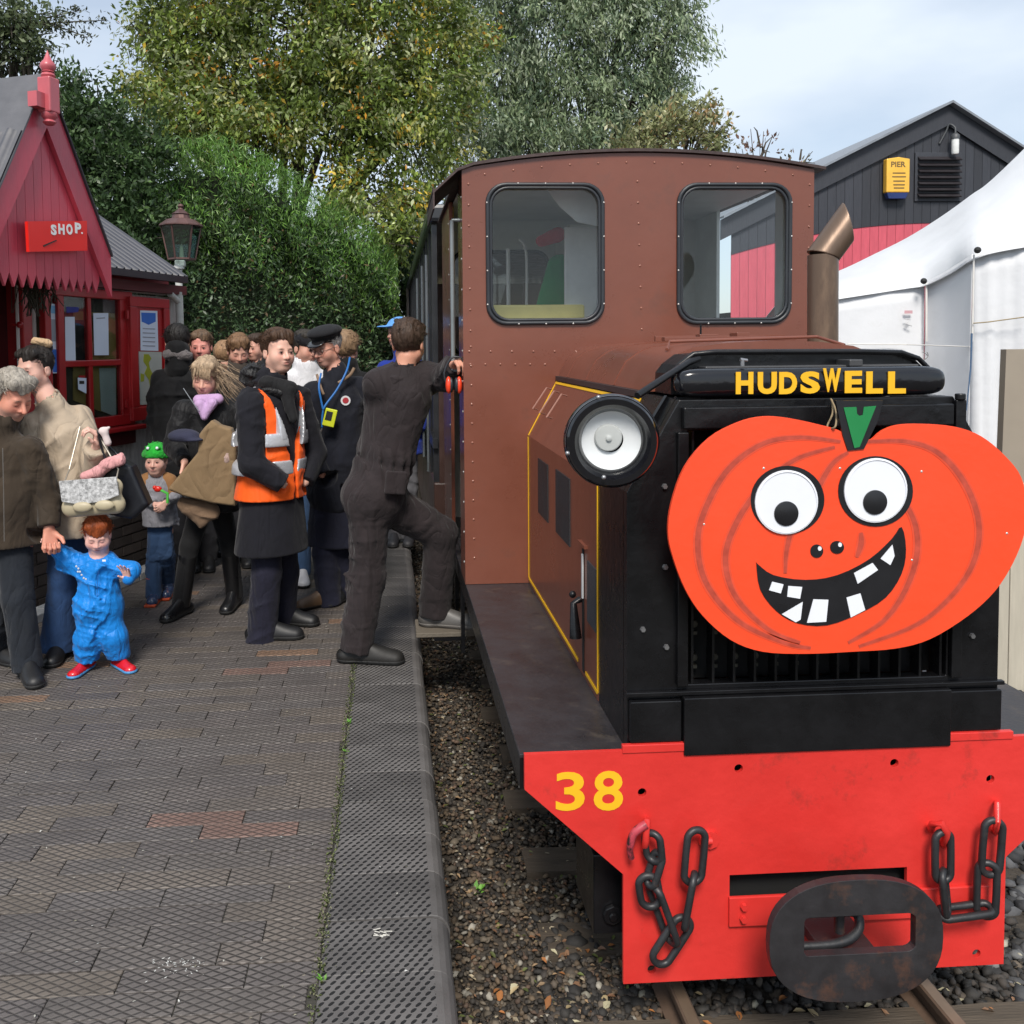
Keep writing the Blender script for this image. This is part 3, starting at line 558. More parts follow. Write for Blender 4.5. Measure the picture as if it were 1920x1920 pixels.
# chain eyes on the beam
def eye(px, py, mat=red): c = onY(px, py, YB); return c
MB().tube([onY(1213, 1537, YB), onY(1213, 1540, YB-.04), onY(1211, 1575, YB-.055), onY(1209, 1590, YB-.03), onY(1209, 1594, YB)], .0095, 10).build('chain_eye', red, loco, smooth=True)
MB().cyl(onY(1330, 1572, YB), onY(1330, 1572, YB)-V(0, .012, 0), .026, seg=8).tube([onY(1312, 1577, YB-.02), onY(1334, 1577, YB-.02)], .011, 8).build('chain_eye', red, loco, smooth=True)
MB().tube([onY(1745, 1555, YB), onY(1748, 1546, YB-.035), onY(1765, 1543, YB-.055), onY(1775, 1560, YB-.055), onY(1771, 1580, YB-.03), onY(1770, 1584, YB)], .0105, 10).build('chain_eye', red, loco, smooth=True)
MB().tube([onY(1870, 1505, YB), onY(1870, 1508, YB-.03), onY(1870, 1540, YB-.055), onY(1867, 1556, YB-.04), onY(1867, 1560, YB)], .009, 10).build('chain_eye', red, loco, smooth=True)
MB().tube(smooth_poly([onY(1212, 1545, YB-.05), onY(1189, 1562, YB-.05), onY(1181, 1590, YB-.045), onY(1184, 1608, YB-.035)], 5, False), [.012]*5+[.011]*5+[.009]*6, 10).build('chain_hook', M('hook_chipped', (.42, .05, .07), rough=.4, var=.2, dirt=((.015, .012, .012), .47, 1.), dirtscale=22), loco, smooth=True)
# safety chains
def chain(name, label, segs):
    c0_ = onY(segs[0][0][0], segs[0][0][1], YB-.04); th = thing(name, label, 'chain', tuple(c0_), 'safety chains on the buffer beam')
    for (p, q, wd, edge) in segs:
        A, B = onY(p[0], p[1], YB-.048), onY(q[0], q[1], YB-.048); u = nrm(B-A); ln = np.linalg.norm(B-A)/2; c = (A+B)/2
        sdir = nrm(np.cross(u, V(0, 1, 0))); sdir = nrm(sdir*math.cos(edge)+V(0, 1, 0)*math.sin(edge)); hw = wd/2; pts = []
        for i in range(28):
            t = 2*math.pi*i/28; cx_, sx_ = math.cos(t), math.sin(t); pts.append(c+sdir*hw*cx_+u*((ln-hw)*np.sign(sx_)*min(1, abs(sx_)*6)+hw*sx_))
        MB().tube(pts, .0104, 10, closed=True).build('link', chainm, th, smooth=True)
    return th
chain('safety_chain', 'black safety chain hanging below the yellow numerals at the left of the red beam',
      [((1307, 1556), (1298, 1655), .055, .15), ((1302, 1640), (1284, 1738), .05, 1.15), ((1287, 1722), (1232, 1806), .056, .1), ((1262, 1768), (1224, 1662), .05, 1.1), ((1222, 1700), (1213, 1642), .054, .1), ((1218, 1660), (1236, 1600), .03, .9), ((1228, 1615), (1222, 1562), .045, .6)])
chain('safety_chain', 'black safety chain hanging to the right of the oval coupler on the red beam',
      [((1768, 1560), (1768, 1652), .05, .1), ((1768, 1634), (1776, 1716), .045, .9), ((1762, 1715), (1858, 1702), .035, 1.2), ((1848, 1718), (1852, 1618), .05, .35), ((1856, 1640), (1864, 1538), .052, .1)])
# ================================================================ PUMPKIN BOARD
YP = 2.37
po = [(1571, 806), (1540, 797), (1480, 784), (1432, 781), (1385, 792), (1330, 822), (1284, 876), (1259, 945), (1253, 1000), (1262, 1045), (1285, 1105), (1318, 1155), (1370, 1200), (1430, 1222), (1510, 1226), (1600, 1222), (1680, 1216), (1745, 1198), (1815, 1155), (1866, 1108), (1900, 1055), (1921, 1000), (1926, 950), (1915, 895), (1885, 855), (1840, 818), (1790, 800), (1730, 795), (1685, 797), (1655, 808), (1622, 830), (1600, 838)]
pk = thing('pumpkin_board', 'flat orange cut-out pumpkin face with googly eyes and gappy grin on the radiator', 'sign', tuple(onY(1590, 1226, YP)))
orange = M('pumpkin_orange_paint', (.87, .070, .020), rough=.42, var=.035, scale=3, bump=.0007, bscale=40)
PF = [onY(x, y, YP) for x, y in po]; PF = smooth_poly(PF[:-1], 4)
MB().plate(PF, (0, .012, 0)).build('board', orange, pk, bevel=.0012)
def flat(pts, name, mat, d, parent=pk, sm=0, hole=None):
    P = [onY(x, y, YP) for x, y in pts]
    if sm: P = smooth_poly(P, sm)
    return MB().plate([p-V(0, d, 0) for p in P], (0, d-.0002, 0)).build(name, mat, parent)
segm = M('pumpkin_rib_shade_paint', (.44, .058, .032), rough=.5, var=.3, scale=30); seg2 = M('pumpkin_rib_smudge_paint', (.68, .068, .026), rough=.5, var=.1, scale=30)
def strip(pts, w, mat, d=.0012, name='painted_rib'):
    P = smooth_poly([onY(x, y, YP)-V(0, d, 0) for x, y in pts], 8, False); n = len(P); vs = []
    for i in range(n):
        t = nrm(P[min(i+1, n-1)]-P[max(i-1, 0)]); s_ = nrm(np.cross(t, V(0, 1, 0))); ww = w*(.45+.55*math.sin(math.pi*min(1, max(0, i/(n-1)))))
        vs += [P[i]+s_*ww, P[i]-s_*ww]
    return MB().add(vs, [(2*i, 2*i+1, 2*i+3, 2*i+2) for i in range(n-1)]).build(name, mat, pk)
for r_ in ([(1576, 828), (1500, 820), (1430, 832), (1365, 880), (1322, 955), (1308, 1020), (1325, 1095), (1385, 1165), (1470, 1205), (1520, 1215)],
           [(1565, 838), (1490, 862), (1425, 915), (1378, 985), (1360, 1050), (1380, 1120), (1440, 1180), (1500, 1205)],
           [(1625, 828), (1700, 828), (1760, 850), (1808, 905), (1834, 975), (1828, 1045), (1790, 1110), (1720, 1170), (1610, 1212)],
           [(1655, 870), (1690, 930), (1716, 985), (1718, 1045), (1695, 1110), (1655, 1165), (1590, 1205)],
           [(1590, 848), (1560, 870), (1530, 920), (1490, 980), (1475, 1030), (1472, 1075)],
           [(1614, 998), (1614, 1020), (1606, 1045)]): strip(r_, .0135, seg2, .0009, 'painted_rib_edge'); strip(r_, .0078, segm, .0013)
blackp = M('painted_black', (.012, .012, .014), rough=.3, var=.2); whitep = M('painted_white', (.76, .78, .83), rough=.35, var=.03)
flat([(1418, 1058), (1421, 1058), (1450, 1078), (1510, 1087), (1570, 1078), (1630, 1048), (1672, 1010), (1690, 988), (1698, 1030), (1690, 1075), (1660, 1120), (1610, 1150), (1550, 1172), (1495, 1168), (1455, 1145), (1425, 1105)], 'mouth', blackp, .0024, sm=3)
for th_ in ([(1447, 1090), (1468, 1095), (1463, 1112), (1441, 1106)], [(1477, 1098), (1503, 1100), (1499, 1122), (1475, 1118)], [(1504, 1128), (1500, 1161), (1491, 1166), (1465, 1151)], [(1524, 1123), (1552, 1124), (1548, 1165), (1512, 1167)], [(1586, 1120), (1612, 1112), (1621, 1143), (1594, 1157)], [(1600, 1074), (1635, 1055), (1645, 1068), (1607, 1094)], [(1672, 1021), (1676, 1042), (1668, 1059), (1650, 1047)]):
    flat(th_, 'tooth', whitep, .0040)
for (cx_, cy_, rx_, ry_, wx, wy, wr, wry, px_, py_) in ((1476, 937, 69, 64, 1473, 941, 57, 55, 1472, 962), (1641, 921, 70, 66, 1640, 919, 57, 55, 1638, 941)):
    n_ = 40; el = lambda a, b, c, d: [(a+c*math.cos(2*math.pi*i/n_), b+d*math.sin(2*math.pi*i/n_)) for i in range(n_)]
    e = flat(el(cx_, cy_, rx_, ry_), 'eye_rim', blackp, .0026); c_ = onY(wx, wy, YP); rr_ = onY(wx+wr, wy, YP)[0]-c_[0]
    eb = MB().lathe(c_, (0, -1, 0), [(rr_*1.03, .0024), (rr_*1.03, .007), (rr_*.97, .0085), (rr_*.97, .006), (.0, .006)], 44).build('eyeball', whitep, e, smooth=True)
    pc = onY(px_, py_, YP); MB().lathe(pc, (0, -1, 0), [(.0335, .0062), (.0335, .009), (.030, .0105), (.0, .011)], 32).build('pupil', blackp, e, smooth=True)
for cx_, cy_, rx_, ry_ in ((1531, 1033, 12, 12.5), (1569, 1026, 13, 12)):
    n_ = 20; o = flat([(cx_+rx_*math.cos(2*math.pi*i/n_), cy_+ry_*math.sin(2*math.pi*i/n_)) for i in range(n_)], 'nostril', blackp, .0024)
    flat([(cx_+5+3.6*math.cos(2*math.pi*i/12), cy_-5+4.2*math.sin(2*math.pi*i/12)) for i in range(12)], 'glint', whitep, .0036, parent=o)
st1 = MB().plate([onY(x, y, YP-.004) for x, y in ((1567, 751), (1656, 751), (1646, 790), (1620, 842), (1590, 845), (1580, 815))], (0, .008, 0)).build('stalk', blackp, pk)
MB().plate([onY(x, y, YP-.006) for x, y in ((1582, 764), (1606, 763), (1607, 776), (1612, 780), (1618, 778), (1620, 763), (1643, 761), (1612, 838), (1602, 840))], (0, .0018, 0)).build('stalk_front', M('stalk_green', (.012, .20, .055), rough=.4, var=.06), st1)
sc_ = MB()
for px, py in ((1432, 878), (1575, 878), (1728, 884), (1320, 983), (1888, 1000), (1710, 1050)): c = onY(px, py, YP); sc_.ball(c, .0035, 8, 5, (1, .5, 1))
o = sc_.build('screw_head', chrome, pk, smooth=True); o['kind'] = 'stuff'
tag(MB().tube(smooth_poly([onY(1560, 750, 2.49), onY(1561, 775, 2.44), onY(1551, 800, 2.40), onY(1566, 800, 2.36), onY(1567, 770, 2.42), onY(1558, 748, 2.49)], 5, False), .0025, 6).build('rope', M('tan_rope', (.25, .19, .11), rough=.9), None, smooth=True, org=onY(1560, 800, 2.38)), 'thin tan rope tying the pumpkin board to the black crossbar', 'rope')
# ear defenders hung over the cab handrail
ed = thing('ear_defenders', 'pair of orange ear defenders hung on the cab handrail by the man in overalls', 'ear defenders', tuple(onY(850, 745, 4.42)))
orp = M('orange_plastic', (.82, .06, .018), rough=.3, coat=.4)
for px, sx_ in ((841, -1), (861, 1)):
    c = onY(px, 722, 4.40); MB().ball(c, .034, 18, 10, (.45, .75, 1.25)).build('ear_cup', orp, ed, smooth=True); MB().ball(c+V(.012*-sx_, 0, 0), .031, 16, 9, (.45, .75, 1.2)).build('cushion', rubber, ed, smooth=True)
MB().tube(smooth_poly([onY(838, 722, 4.40), onY(833, 700, 4.40), onY(846, 672, 4.40), onY(866, 672, 4.40), onY(868, 690, 4.40)], 6, False), .005, 8).build('headband', rubber, ed, smooth=True)
# green coat and red scarf hanging in the cab
gc = Field(uax(V(.7, 4.9, 1.6), V(1.2, 5.4, 2.4), .012)); a = onY(1048, 500, 5.1); b = onY(1030, 610, 5.1)
gc.cap(a, b, .07, .11, flat=(V(0, 1, 0), .5)).folds(.008, 40, 3); P_, Q_ = gc.mesh()
tag(mesh_obj('coat', P_, Q_, cloth('green_coat', (.012, .20, .07)), None, smooth=True, org=(a[0], 5.1, 1.55)), 'green coat seen through the left cab window', 'coat')
gc = Field(uax(V(.7, 4.9, 1.9), V(1.3, 5.4, 2.5), .012)); a = onY(1015, 452, 5.0); b = onY(1045, 440, 5.0); gc.cap(a, b, .035, .045).folds(.008, 50, 4); P_, Q_ = gc.mesh()
tag(mesh_obj('hat', P_, Q_, cloth('red_hat', (.40, .02, .03)), None, smooth=True, org=(a[0], 5.0, 2.1)), 'dark red hat above the green coat seen through the left cab window', 'hat')
# ================================================================ GROUND, PLATFORM, TRACK
def struct(o, **k): o['kind'] = 'structure'; return o
struct(MB().quad((-400, -60, -.46), (400, -60, -.46), (400, 900, -.46), (-400, 900, -.46)).build('ground', M('earth', (.045, .040, .028), rough=.95, var=.35, scale=.8, bump=.03, bscale=14)))
def paver_mat(name, island):
    m = bpy.data.materials.new(name); m.use_nodes = True; t = m.node_tree; n = t.nodes; l = t.links; p = n['Principled BSDF']
    if island: g = n.new('ShaderNodeNewGeometry'); rnd = g.outputs['Random Per Island']
    else: g = n.new('ShaderNodeObjectInfo'); rnd = g.outputs['Random']
    cr = n.new('ShaderNodeValToRGB'); e = cr.color_ramp; e.interpolation = 'CONSTANT'
    cols = [(0, (.068, .066, .067)), (.16, (.062, .060, .062)), (.33, (.073, .069, .067)), (.47, (.065, .063, .066)), (.60, (.076, .071, .067)), (.70, (.069, .066, .068)), (.80, (.080, .074, .068)), (.87, (.069, .068, .071)), (.935, (.104, .072, .065)), (.958, (.074, .069, .065)), (.978, (.122, .084, .062))]
    e.elements[0].position = 0; e.elements[0].color = (*cols[0][1], 1); e.elements[1].position = cols[1][0]; e.elements[1].color = (*cols[1][1], 1)
    for q, c in cols[2:]: x = e.elements.new(q); x.color = (*c, 1)
    l.new(rnd, cr.inputs[0])
    tc = n.new('ShaderNodeTexCoord'); geo = n.new('ShaderNodeNewGeometry'); sx = n.new('ShaderNodeSeparateXYZ'); l.new(geo.outputs['Position'], sx.inputs[0])
    def mth(op, a, b=None, c=None):
        q = n.new('ShaderNodeMath'); q.operation = op
        for i, v in enumerate((a, b, c)):
            if v is None: continue
            if isinstance(v, (int, float)): q.inputs[i].default_value = v
            else: l.new(v, q.inputs[i])
        return q.outputs[0]
    u = mth('MULTIPLY', sx.outputs[0], 1/.050); v = mth('MULTIPLY', sx.outputs[1], 1/.028)
    def groove(w): f = mth('FRACT', w); d = mth('ABSOLUTE', mth('SUBTRACT', f, .5)); return mth('SMOOTH_MIN', mth('MULTIPLY', mth('SUBTRACT', .5, d), 4.6), 1., .2)
    h = mth('MINIMUM', groove(mth('ADD', u, v)), groove(mth('SUBTRACT', u, v)))
    wn = n.new('ShaderNodeTexNoise'); wn.inputs['Scale'].default_value = 4; wn.inputs['Detail'].default_value = 7; wn.inputs['Roughness'].default_value = .7; l.new(geo.outputs['Position'], wn.inputs[0])
    wear = n.new('ShaderNodeMapRange'); wear.inputs[1].default_value = .35; wear.inputs[2].default_value = .65; wear.inputs[3].default_value = .55; wear.inputs[4].default_value = 1; l.new(wn.outputs[0], wear.inputs[0])
    inv = mth('MULTIPLY', mth('SUBTRACT', 1, h), wear.outputs[0])           # groove depth after wear
    fine = n.new('ShaderNodeTexNoise'); fine.inputs['Scale'].default_value = 120; fine.inputs['Detail'].default_value = 4; l.new(geo.outputs['Position'], fine.inputs[0])
    col = n.new('ShaderNodeMix'); col.data_type = 'RGBA'; l.new(mth('MULTIPLY', inv, .95), col.inputs[0]); l.new(cr.outputs[0], col.inputs[6]); col.inputs[7].default_value = (.016, .015, .014, 1)
    vm = n.new('ShaderNodeVectorMath'); vm.operation = 'SCALE'; l.new(col.outputs[2], vm.inputs[0]); mr = n.new('ShaderNodeMapRange'); mr.inputs[1].default_value = .3; mr.inputs[2].default_value = .7; mr.inputs[3].default_value = 1.0; mr.inputs[4].default_value = 1.9; l.new(wn.outputs[0], mr.inputs[0]); l.new(mr.outputs[0], vm.inputs['Scale'])
    sp = n.new('ShaderNodeTexNoise'); sp.inputs['Scale'].default_value = 42; sp.inputs['Detail'].default_value = 3; l.new(geo.outputs['Position'], sp.inputs[0]); sr = n.new('ShaderNodeMapRange'); sr.inputs[1].default_value = .70; sr.inputs[2].default_value = .76; l.new(sp.outputs[0], sr.inputs[0])
    c2 = n.new('ShaderNodeMix'); c2.data_type = 'RGBA'; l.new(mth('MULTIPLY', sr.outputs[0], .7), c2.inputs[0]); l.new(vm.outputs[0], c2.inputs[6]); c2.inputs[7].default_value = (.25, .24, .2, 1)
    hv_ = n.new('ShaderNodeMix'); hv_.data_type = 'RGBA'; hv_.blend_type = 'MULTIPLY'; hv_.inputs[0].default_value = 1; l.new(c2.outputs[2], hv_.inputs[6]); hv_.inputs[7].default_value = (1.20, 1.09, .99, 1); l.new(hv_.outputs[2], p.inputs['Base Color']); p.inputs['Roughness'].default_value = .58; p.inputs['Specular IOR Level'].default_value = .45
    b = n.new('ShaderNodeBump'); b.inputs['Distance'].default_value = .0042; l.new(mth('SUBTRACT', 1, inv), b.inputs['Height'])
    b2 = n.new('ShaderNodeBump'); b2.inputs['Distance'].default_value = .0008; l.new(fine.outputs[0], b2.inputs['Height']); l.new(b.outputs[0], b2.inputs['Normal']); l.new(b2.outputs[0], p.inputs['Normal']); return m
plat = struct(MB().box(-9, .10, 1.2, 60, -.44, -.006).build('platform', M('joint_dirt', (.045, .042, .034), rough=1, var=.4, scale=40, bump=.004, bscale=80, dirt=((.12, .115, .07), .62, .7), dirtscale=30)))
PW, PD, PG = .335, .0925, .003
def paver_mesh():
    hx, hy, c = PW/2-PG/2, PD/2-PG/2, .0022
    v = [(-hx, -hy, -.03), (hx, -hy, -.03), (hx, hy, -.03), (-hx, hy, -.03), (-hx, -hy, -c), (hx, -hy, -c), (hx, hy, -c), (-hx, hy, -c), (-hx+c, -hy+c, 0), (hx-c, -hy+c, 0), (hx-c, hy-c, 0), (-hx+c, hy-c, 0)]
    f = [(0, 1, 5, 4), (1, 2, 6, 5), (2, 3, 7, 6), (3, 0, 4, 7), (4, 5, 9, 8), (5, 6, 10, 9), (6, 7, 11, 10), (7, 4, 8, 11), (8, 9, 10, 11)]; return v, f
pv, pf = paver_mesh(); pmA = paver_mat('blue_brick', False); pmB = paver_mat('blue_brick_far', True)
me = bpy.data.meshes.new('paver'); me.from_pydata(pv, [], pf); me.materials.append(pmA)
def project(p):
    q = CM.T @ (V(p)-CO); return CX+F_PX*q[0]/-q[2], CY-F_PX*q[1]/-q[2]
cells = []; row = 0; y = 1.55
rr_ = random.Random(3)
while y < 9.4:
    off = (.5 if row % 2 else 0)*PW+rr_.uniform(-.05, .05); x = -.2135-PW/2+(off % PW)
    while x > -4.6:
        xr, xl_ = min(x+PW/2, -.2135), x-PW/2
        px, py = project((x, y, 0)); vis = -130 < px < 900 and py < 1990
        cells.append((vis, y, xl_, xr, row)); x -= PW
    y += PD; row += 1
vis = sorted([c for c in cells if c[0]], key=lambda c: c[1])[:300]; vs_ = set(id(c) for c in vis); far_v = []; far_f = []
for c in cells:
    _, y, a, b, _r = c; cx_ = (a+b)/2; s_ = (b-a)/PW; z = rr_.uniform(-.0016, .0016); tx, ty = rr_.uniform(-.004, .004), rr_.uniform(-.012, .012)
    if s_ < .12: continue
    if id(c) in vs_:
        o = bpy.data.objects.new('paver', me); COL.objects.link(o); o.parent = plat; o.location = (cx_, y, z); o.rotation_euler = (ty, tx, rr_.uniform(-.004, .004)); o.scale = (s_, 1, 1)
    else:
        k = len(far_v); far_v += [(cx_+q[0]*s_, y+q[1], q[2]+z+q[0]*tx+q[1]*ty) for q in pv]; far_f += [tuple(i+k for i in f) for f in pf]
# beyond: bigger joined field of the same pavers
y = 9.45
while y < 15:
    x = -.2135-PW/2-(PW/2 if row % 2 else 0)
    while x > -4.5: k = len(far_v); far_v += [(x+q[0], y+q[1], q[2]) for q in pv]; far_f += [tuple(i+k for i in f) for f in pf]; x -= PW
    y += PD; row += 1
mesh_obj('paver_field', far_v, far_f, pmB, plat)['kind'] = 'stuff'
# coping stones with studded top and rounded nose
def coping_mat():
    m = M('coping_engineering_brick', (.108, .101, .097), rough=.55, var=.3, scale=5, bump=.0008, bscale=160, dirt=((.17, .16, .13), .70, .5), dirtscale=16, rand=.18); t = m.node_tree; n = t.nodes; l = t.links; p = n['Principled BSDF']
    tc = n.new('ShaderNodeTexCoord'); sx = n.new('ShaderNodeSeparateXYZ'); l.new(tc.outputs['Object'], sx.inputs[0])
    def mth(op, a, b=None):
        q = n.new('ShaderNodeMath'); q.operation = op
        for i, v in enumerate((a, b)):
            if v is None: continue
            if isinstance(v, (int, float)): q.inputs[i].default_value = v
            else: l.new(v, q.inputs[i])
        return q.outputs[0]
    v = mth('DIVIDE', sx.outputs[1], .0192); iv = mth('FLOOR', v); odd = mth('MULTIPLY', mth('MODULO', mth('ABSOLUTE', iv), 2), .5)
    fv = mth('SUBTRACT', mth('FRACT', v), .5); u = mth('ADD', mth('DIVIDE', sx.outputs[0], .0262), odd); u = mth('SUBTRACT', u, mth('MULTIPLY', fv, .45)); fu = mth('SUBTRACT', mth('FRACT', u), .5)
    d = mth('ADD', mth('POWER', mth('ABSOLUTE', mth('DIVIDE', fu, .21)), 2.), mth('POWER', mth('ABSOLUTE', mth('DIVIDE', fv, .40)), 2.))
    mr = n.new('ShaderNodeMapRange'); mr.inputs[1].default_value = .7; mr.inputs[2].default_value = 1.3; mr.inputs[3].default_value = 1; mr.inputs[4].default_value = 0; l.new(d, mr.inputs[0])
    lim = mth('MULTIPLY', mr.outputs[0], mth('LESS_THAN', sx.outputs[0], .098))
    old = p.inputs['Base Color'].links[0].from_socket; mi = n.new('ShaderNodeMix'); mi.data_type = 'RGBA'; l.new(mth('MULTIPLY', lim, .97), mi.inputs[0]); l.new(old, mi.inputs[6]); mi.inputs[7].default_value = (.006, .006, .006, 1); l.new(mi.outputs[2], p.inputs['Base Color'])
    b = n.new('ShaderNodeBump'); b.inputs['Distance'].default_value = .004; l.new(mth('SUBTRACT', 1, lim), b.inputs['Height']); l.new(p.inputs['Normal'].links[0].from_socket, b.inputs['Normal']); l.new(b.outputs[0], p.inputs['Normal']); return m
cm_ = coping_mat(); CL = .232
pr_ = [(-.2085, -.035), (-.2085, -.002), (-.2065, 0)]+[(-.2065+(.098+.2065)*i/2, 0) for i in (1, 2)]+[(.098+.055*math.sin(math.radians(a)), -.055+.055*math.cos(math.radians(a))) for a in (20, 40, 60, 80, 100)]+[(.15, -.10)]
def cop_mesh(nm, L_):
    mb = MB(); n = len(pr_); ch = .0025
    secs = [(-L_/2+.002, -.0018), (-L_/2+.002+ch, 0), (L_/2-.002-ch, 0), (L_/2-.002, -.0018)]
    vs = [(x, yy, z+dz) for yy, dz in secs for x, z in pr_]; fs = []
    for s_ in range(3): fs += [(s_*n+i, s_*n+i+1, (s_+1)*n+i+1, (s_+1)*n+i) for i in range(n-1)]
    fs += [tuple(range(n))[::-1], tuple(range(3*n, 4*n))]; me = bpy.data.meshes.new(nm); me.from_pydata(vs, [], fs); me.materials.append(cm_)
    bm = bmesh.new(); bm.from_mesh(me); bmesh.ops.recalc_face_normals(bm, faces=bm.faces); bm.to_mesh(me); bm.free(); me.update(); return me
cmesh = cop_mesh('coping_stone', CL); cop = struct(MB().box(-.2, .118, 1.19, 40.1, -.43, -.062).build('platform_edge', M('edge_dark', (.035, .03, .027), rough=.9, bump=.006, bscale=30)))
y = 1.55
while y < 15:
    o = bpy.data.objects.new('coping_stone', cmesh); COL.objects.link(o); o.parent = cop; o.location = (rr_.uniform(-.003, .003), y, rr_.uniform(-.002, .002)); o.rotation_euler = (0, rr_.uniform(-.006, .006), rr_.uniform(-.006, .006)); y += CL
# track
railm = M('rail_rusty', (.10, .065, .045), rough=.6, var=.25, bump=.001, bscale=80); railtop = M('rail_head_worn', (.24, .17, .12), rough=.35, metal=.5, var=.25)
for X, nm in ((.845, 'left'), (1.60, 'right')):
    rp_ = [(-.045, -.355), (-.045, -.347), (-.006, -.335), (-.006, -.300), (-.022, -.292), (-.022, -.274), (-.017, -.27), (.017, -.27), (.022, -.274), (.022, -.292), (.006, -.300), (.006, -.335), (.045, -.347), (.045, -.355)]
    mb = MB(); n = len(rp_); mb.add([(X+x, yy, z) for yy in (.8, 40) for x, z in rp_], [(i, (i+1) % n, n+(i+1) % n, n+i) for i in range(n)]+[tuple(range(n)), tuple(range(n, 2*n))])
    r_ = struct(mb.build('rail', railm, None, org=(X, .8, -.355))); MB().box(X-.016, X+.016, .8, 40, -.2698, -.2690).build('rail_head', railtop, r_)
slm = M('sleeper_timber', (.085, .066, .048), rough=.85, var=.4, scale=4, stretch=(.6, 7, 3), bump=.004, bscale=24, rand=.25)
sv = MB(); nx_ = 10
for i in range(nx_+1):
    for z, j in ((-.16, 0), (0, 0), (0, 1), (-.16, 1)): sv.v.append((-.72+1.44*i/nx_, (-.085 if j == 0 else .085)+.004*math.sin(i*2.1+j), z))
for i in range(nx_): 
    for k in range(4): sv.f.append((i*4+k, i*4+(k+1) % 4, (i+1)*4+(k+1) % 4, (i+1)*4+k))
sv.f += [(0, 1, 2, 3), (nx_*4+3, nx_*4+2, nx_*4+1, nx_*4)]
sme = bpy.data.meshes.new('sleeper'); sme.from_pydata(sv.v, [], sv.f); sme.materials.append(slm); sme.update()
trk = struct(bpy.data.objects.new('track_bed', None)); COL.objects.link(trk); ORG['track_bed'] = np.zeros(3)
for i in range(24):
    yy = 2.02+.475*i; o = bpy.data.objects.new('sleeper', sme); COL.objects.link(o); o.parent = trk; o.location = (1.2225+rr_.uniform(-.03, .03), yy, -.347+rr_.uniform(-.006, .006)); o.rotation_euler = (0, 0, rr_.uniform(-.02, .02))
# ballast stones
ico = bmesh.new(); bmesh.ops.create_icosphere(ico, subdivisions=1, radius=1); iv = np.array([v.co[:] for v in ico.verts]); iff = np.array([[v.index for v in f.verts] for f in ico.faces]); ico.free()
def stones(name, n, xr, yr, size, cols, zb, seed, powy=1., label=None, keep=None):
    r = np.random.default_rng(seed); y = yr[0]+(yr[1]-yr[0])*r.random(n)**powy; x = r.uniform(xr[0], xr[1], n)
    if keep is not None: k = keep(x, y); x, y = x[k], y[k]; n = len(x)
    s = r.uniform(size[0], size[1], n)*(1+.5*(r.random(n) < .08)); z = zb+r.uniform(-.010, .014, n)
    sc3 = np.stack([r.uniform(.8, 1.5, n), r.uniform(.7, 1.2, n), r.uniform(.45, .85, n)], 1)*s[:, None]
    vv = iv[None]*(1+r.uniform(-.34, .30, (n, len(iv), 1))); vv = vv*sc3[:, None]; A = r.uniform(0, 6.28, n); T = r.uniform(-.6, .6, n)
    c, s_ = np.cos(A)[:, None], np.sin(A)[:, None]; ct, st_ = np.cos(T)[:, None], np.sin(T)[:, None]
    X, Y, Z = vv[..., 0], vv[..., 1], vv[..., 2]; Y, Z = Y*ct-Z*st_, Y*st_+Z*ct; X, Y = X*c-Y*s_, X*s_+Y*c
    P = np.stack([X+x[:, None], Y+y[:, None], Z+z[:, None]], 2).reshape(-1, 3); Fc = (iff[None]+np.arange(n)[:, None, None]*len(iv)).reshape(-1, 3)
    ci = r.choice(len(cols), n, p=np.array([c[1] for c in cols])/sum(c[1] for c in cols)); C = np.array([c[0] for c in cols])[ci]*r.uniform(.65, 1.35, (n, 1)); C = np.repeat(C, len(iv), 0)
    o = mesh_obj(name, P, Fc, stm, None, col=C, kind='stuff'); return tag(o, label, 'gravel')
stm = M('stone', (1, 1, 1), rough=.8, var=.25, scale=60, attr='Col', bump=.0015, bscale=90)
SC_ = [((.100, .072, .046), 5), ((.11, .09, .066), 3), ((.032, .027, .022), 6), ((.26, .24, .20), .8), ((.10, .065, .045), 1.5)]
stones('ballast', 20000, (.13, .80), (1.9, 9.5), (.005, .0125), SC_, -.362, 1, 1.5, 'brown and grey ballast between the platform edge and the locomotive', keep=lambda x, y: ~((x > .5) & (np.abs(((y-2.02+.2375) % .475)-.2375) < .095)))
stones('ballast', 5200, (.45, 2.15), (1.85, 3.1), (.008, .021), [((.026, .024, .022), 6), ((.05, .042, .036), 3), ((.10, .08, .06), 1), ((.30, .28, .22), .25)], -.362, 2, 1., 'dark coarse ballast around the rails under the buffer beam', keep=lambda x, y: (np.abs(x-.845) > .05) & (np.abs(x-1.60) > .05) & ((np.abs(((y-2.02+.2375) % .475)-.2375) > .085) | (np.random.default_rng(5).random(len(x)) < .25)))
stones('ballast', 5000, (1.9, 4.6), (2.0, 6.5), (.016, .036), [((.040, .040, .043), 6), ((.085, .085, .088), 3), ((.15, .15, .15), 1)], -.365, 3, 1., 'grey lump ballast at the right of the locomotive')
struct(MB().quad((.115, .8, -.372), (4.8, .8, -.372), (4.8, 30, -.372), (.115, 30, -.372)).build('track_ground', M('ballast_dust', (.055, .045, .035), rough=1, var=.5, scale=30, bump=.012, bscale=45)))
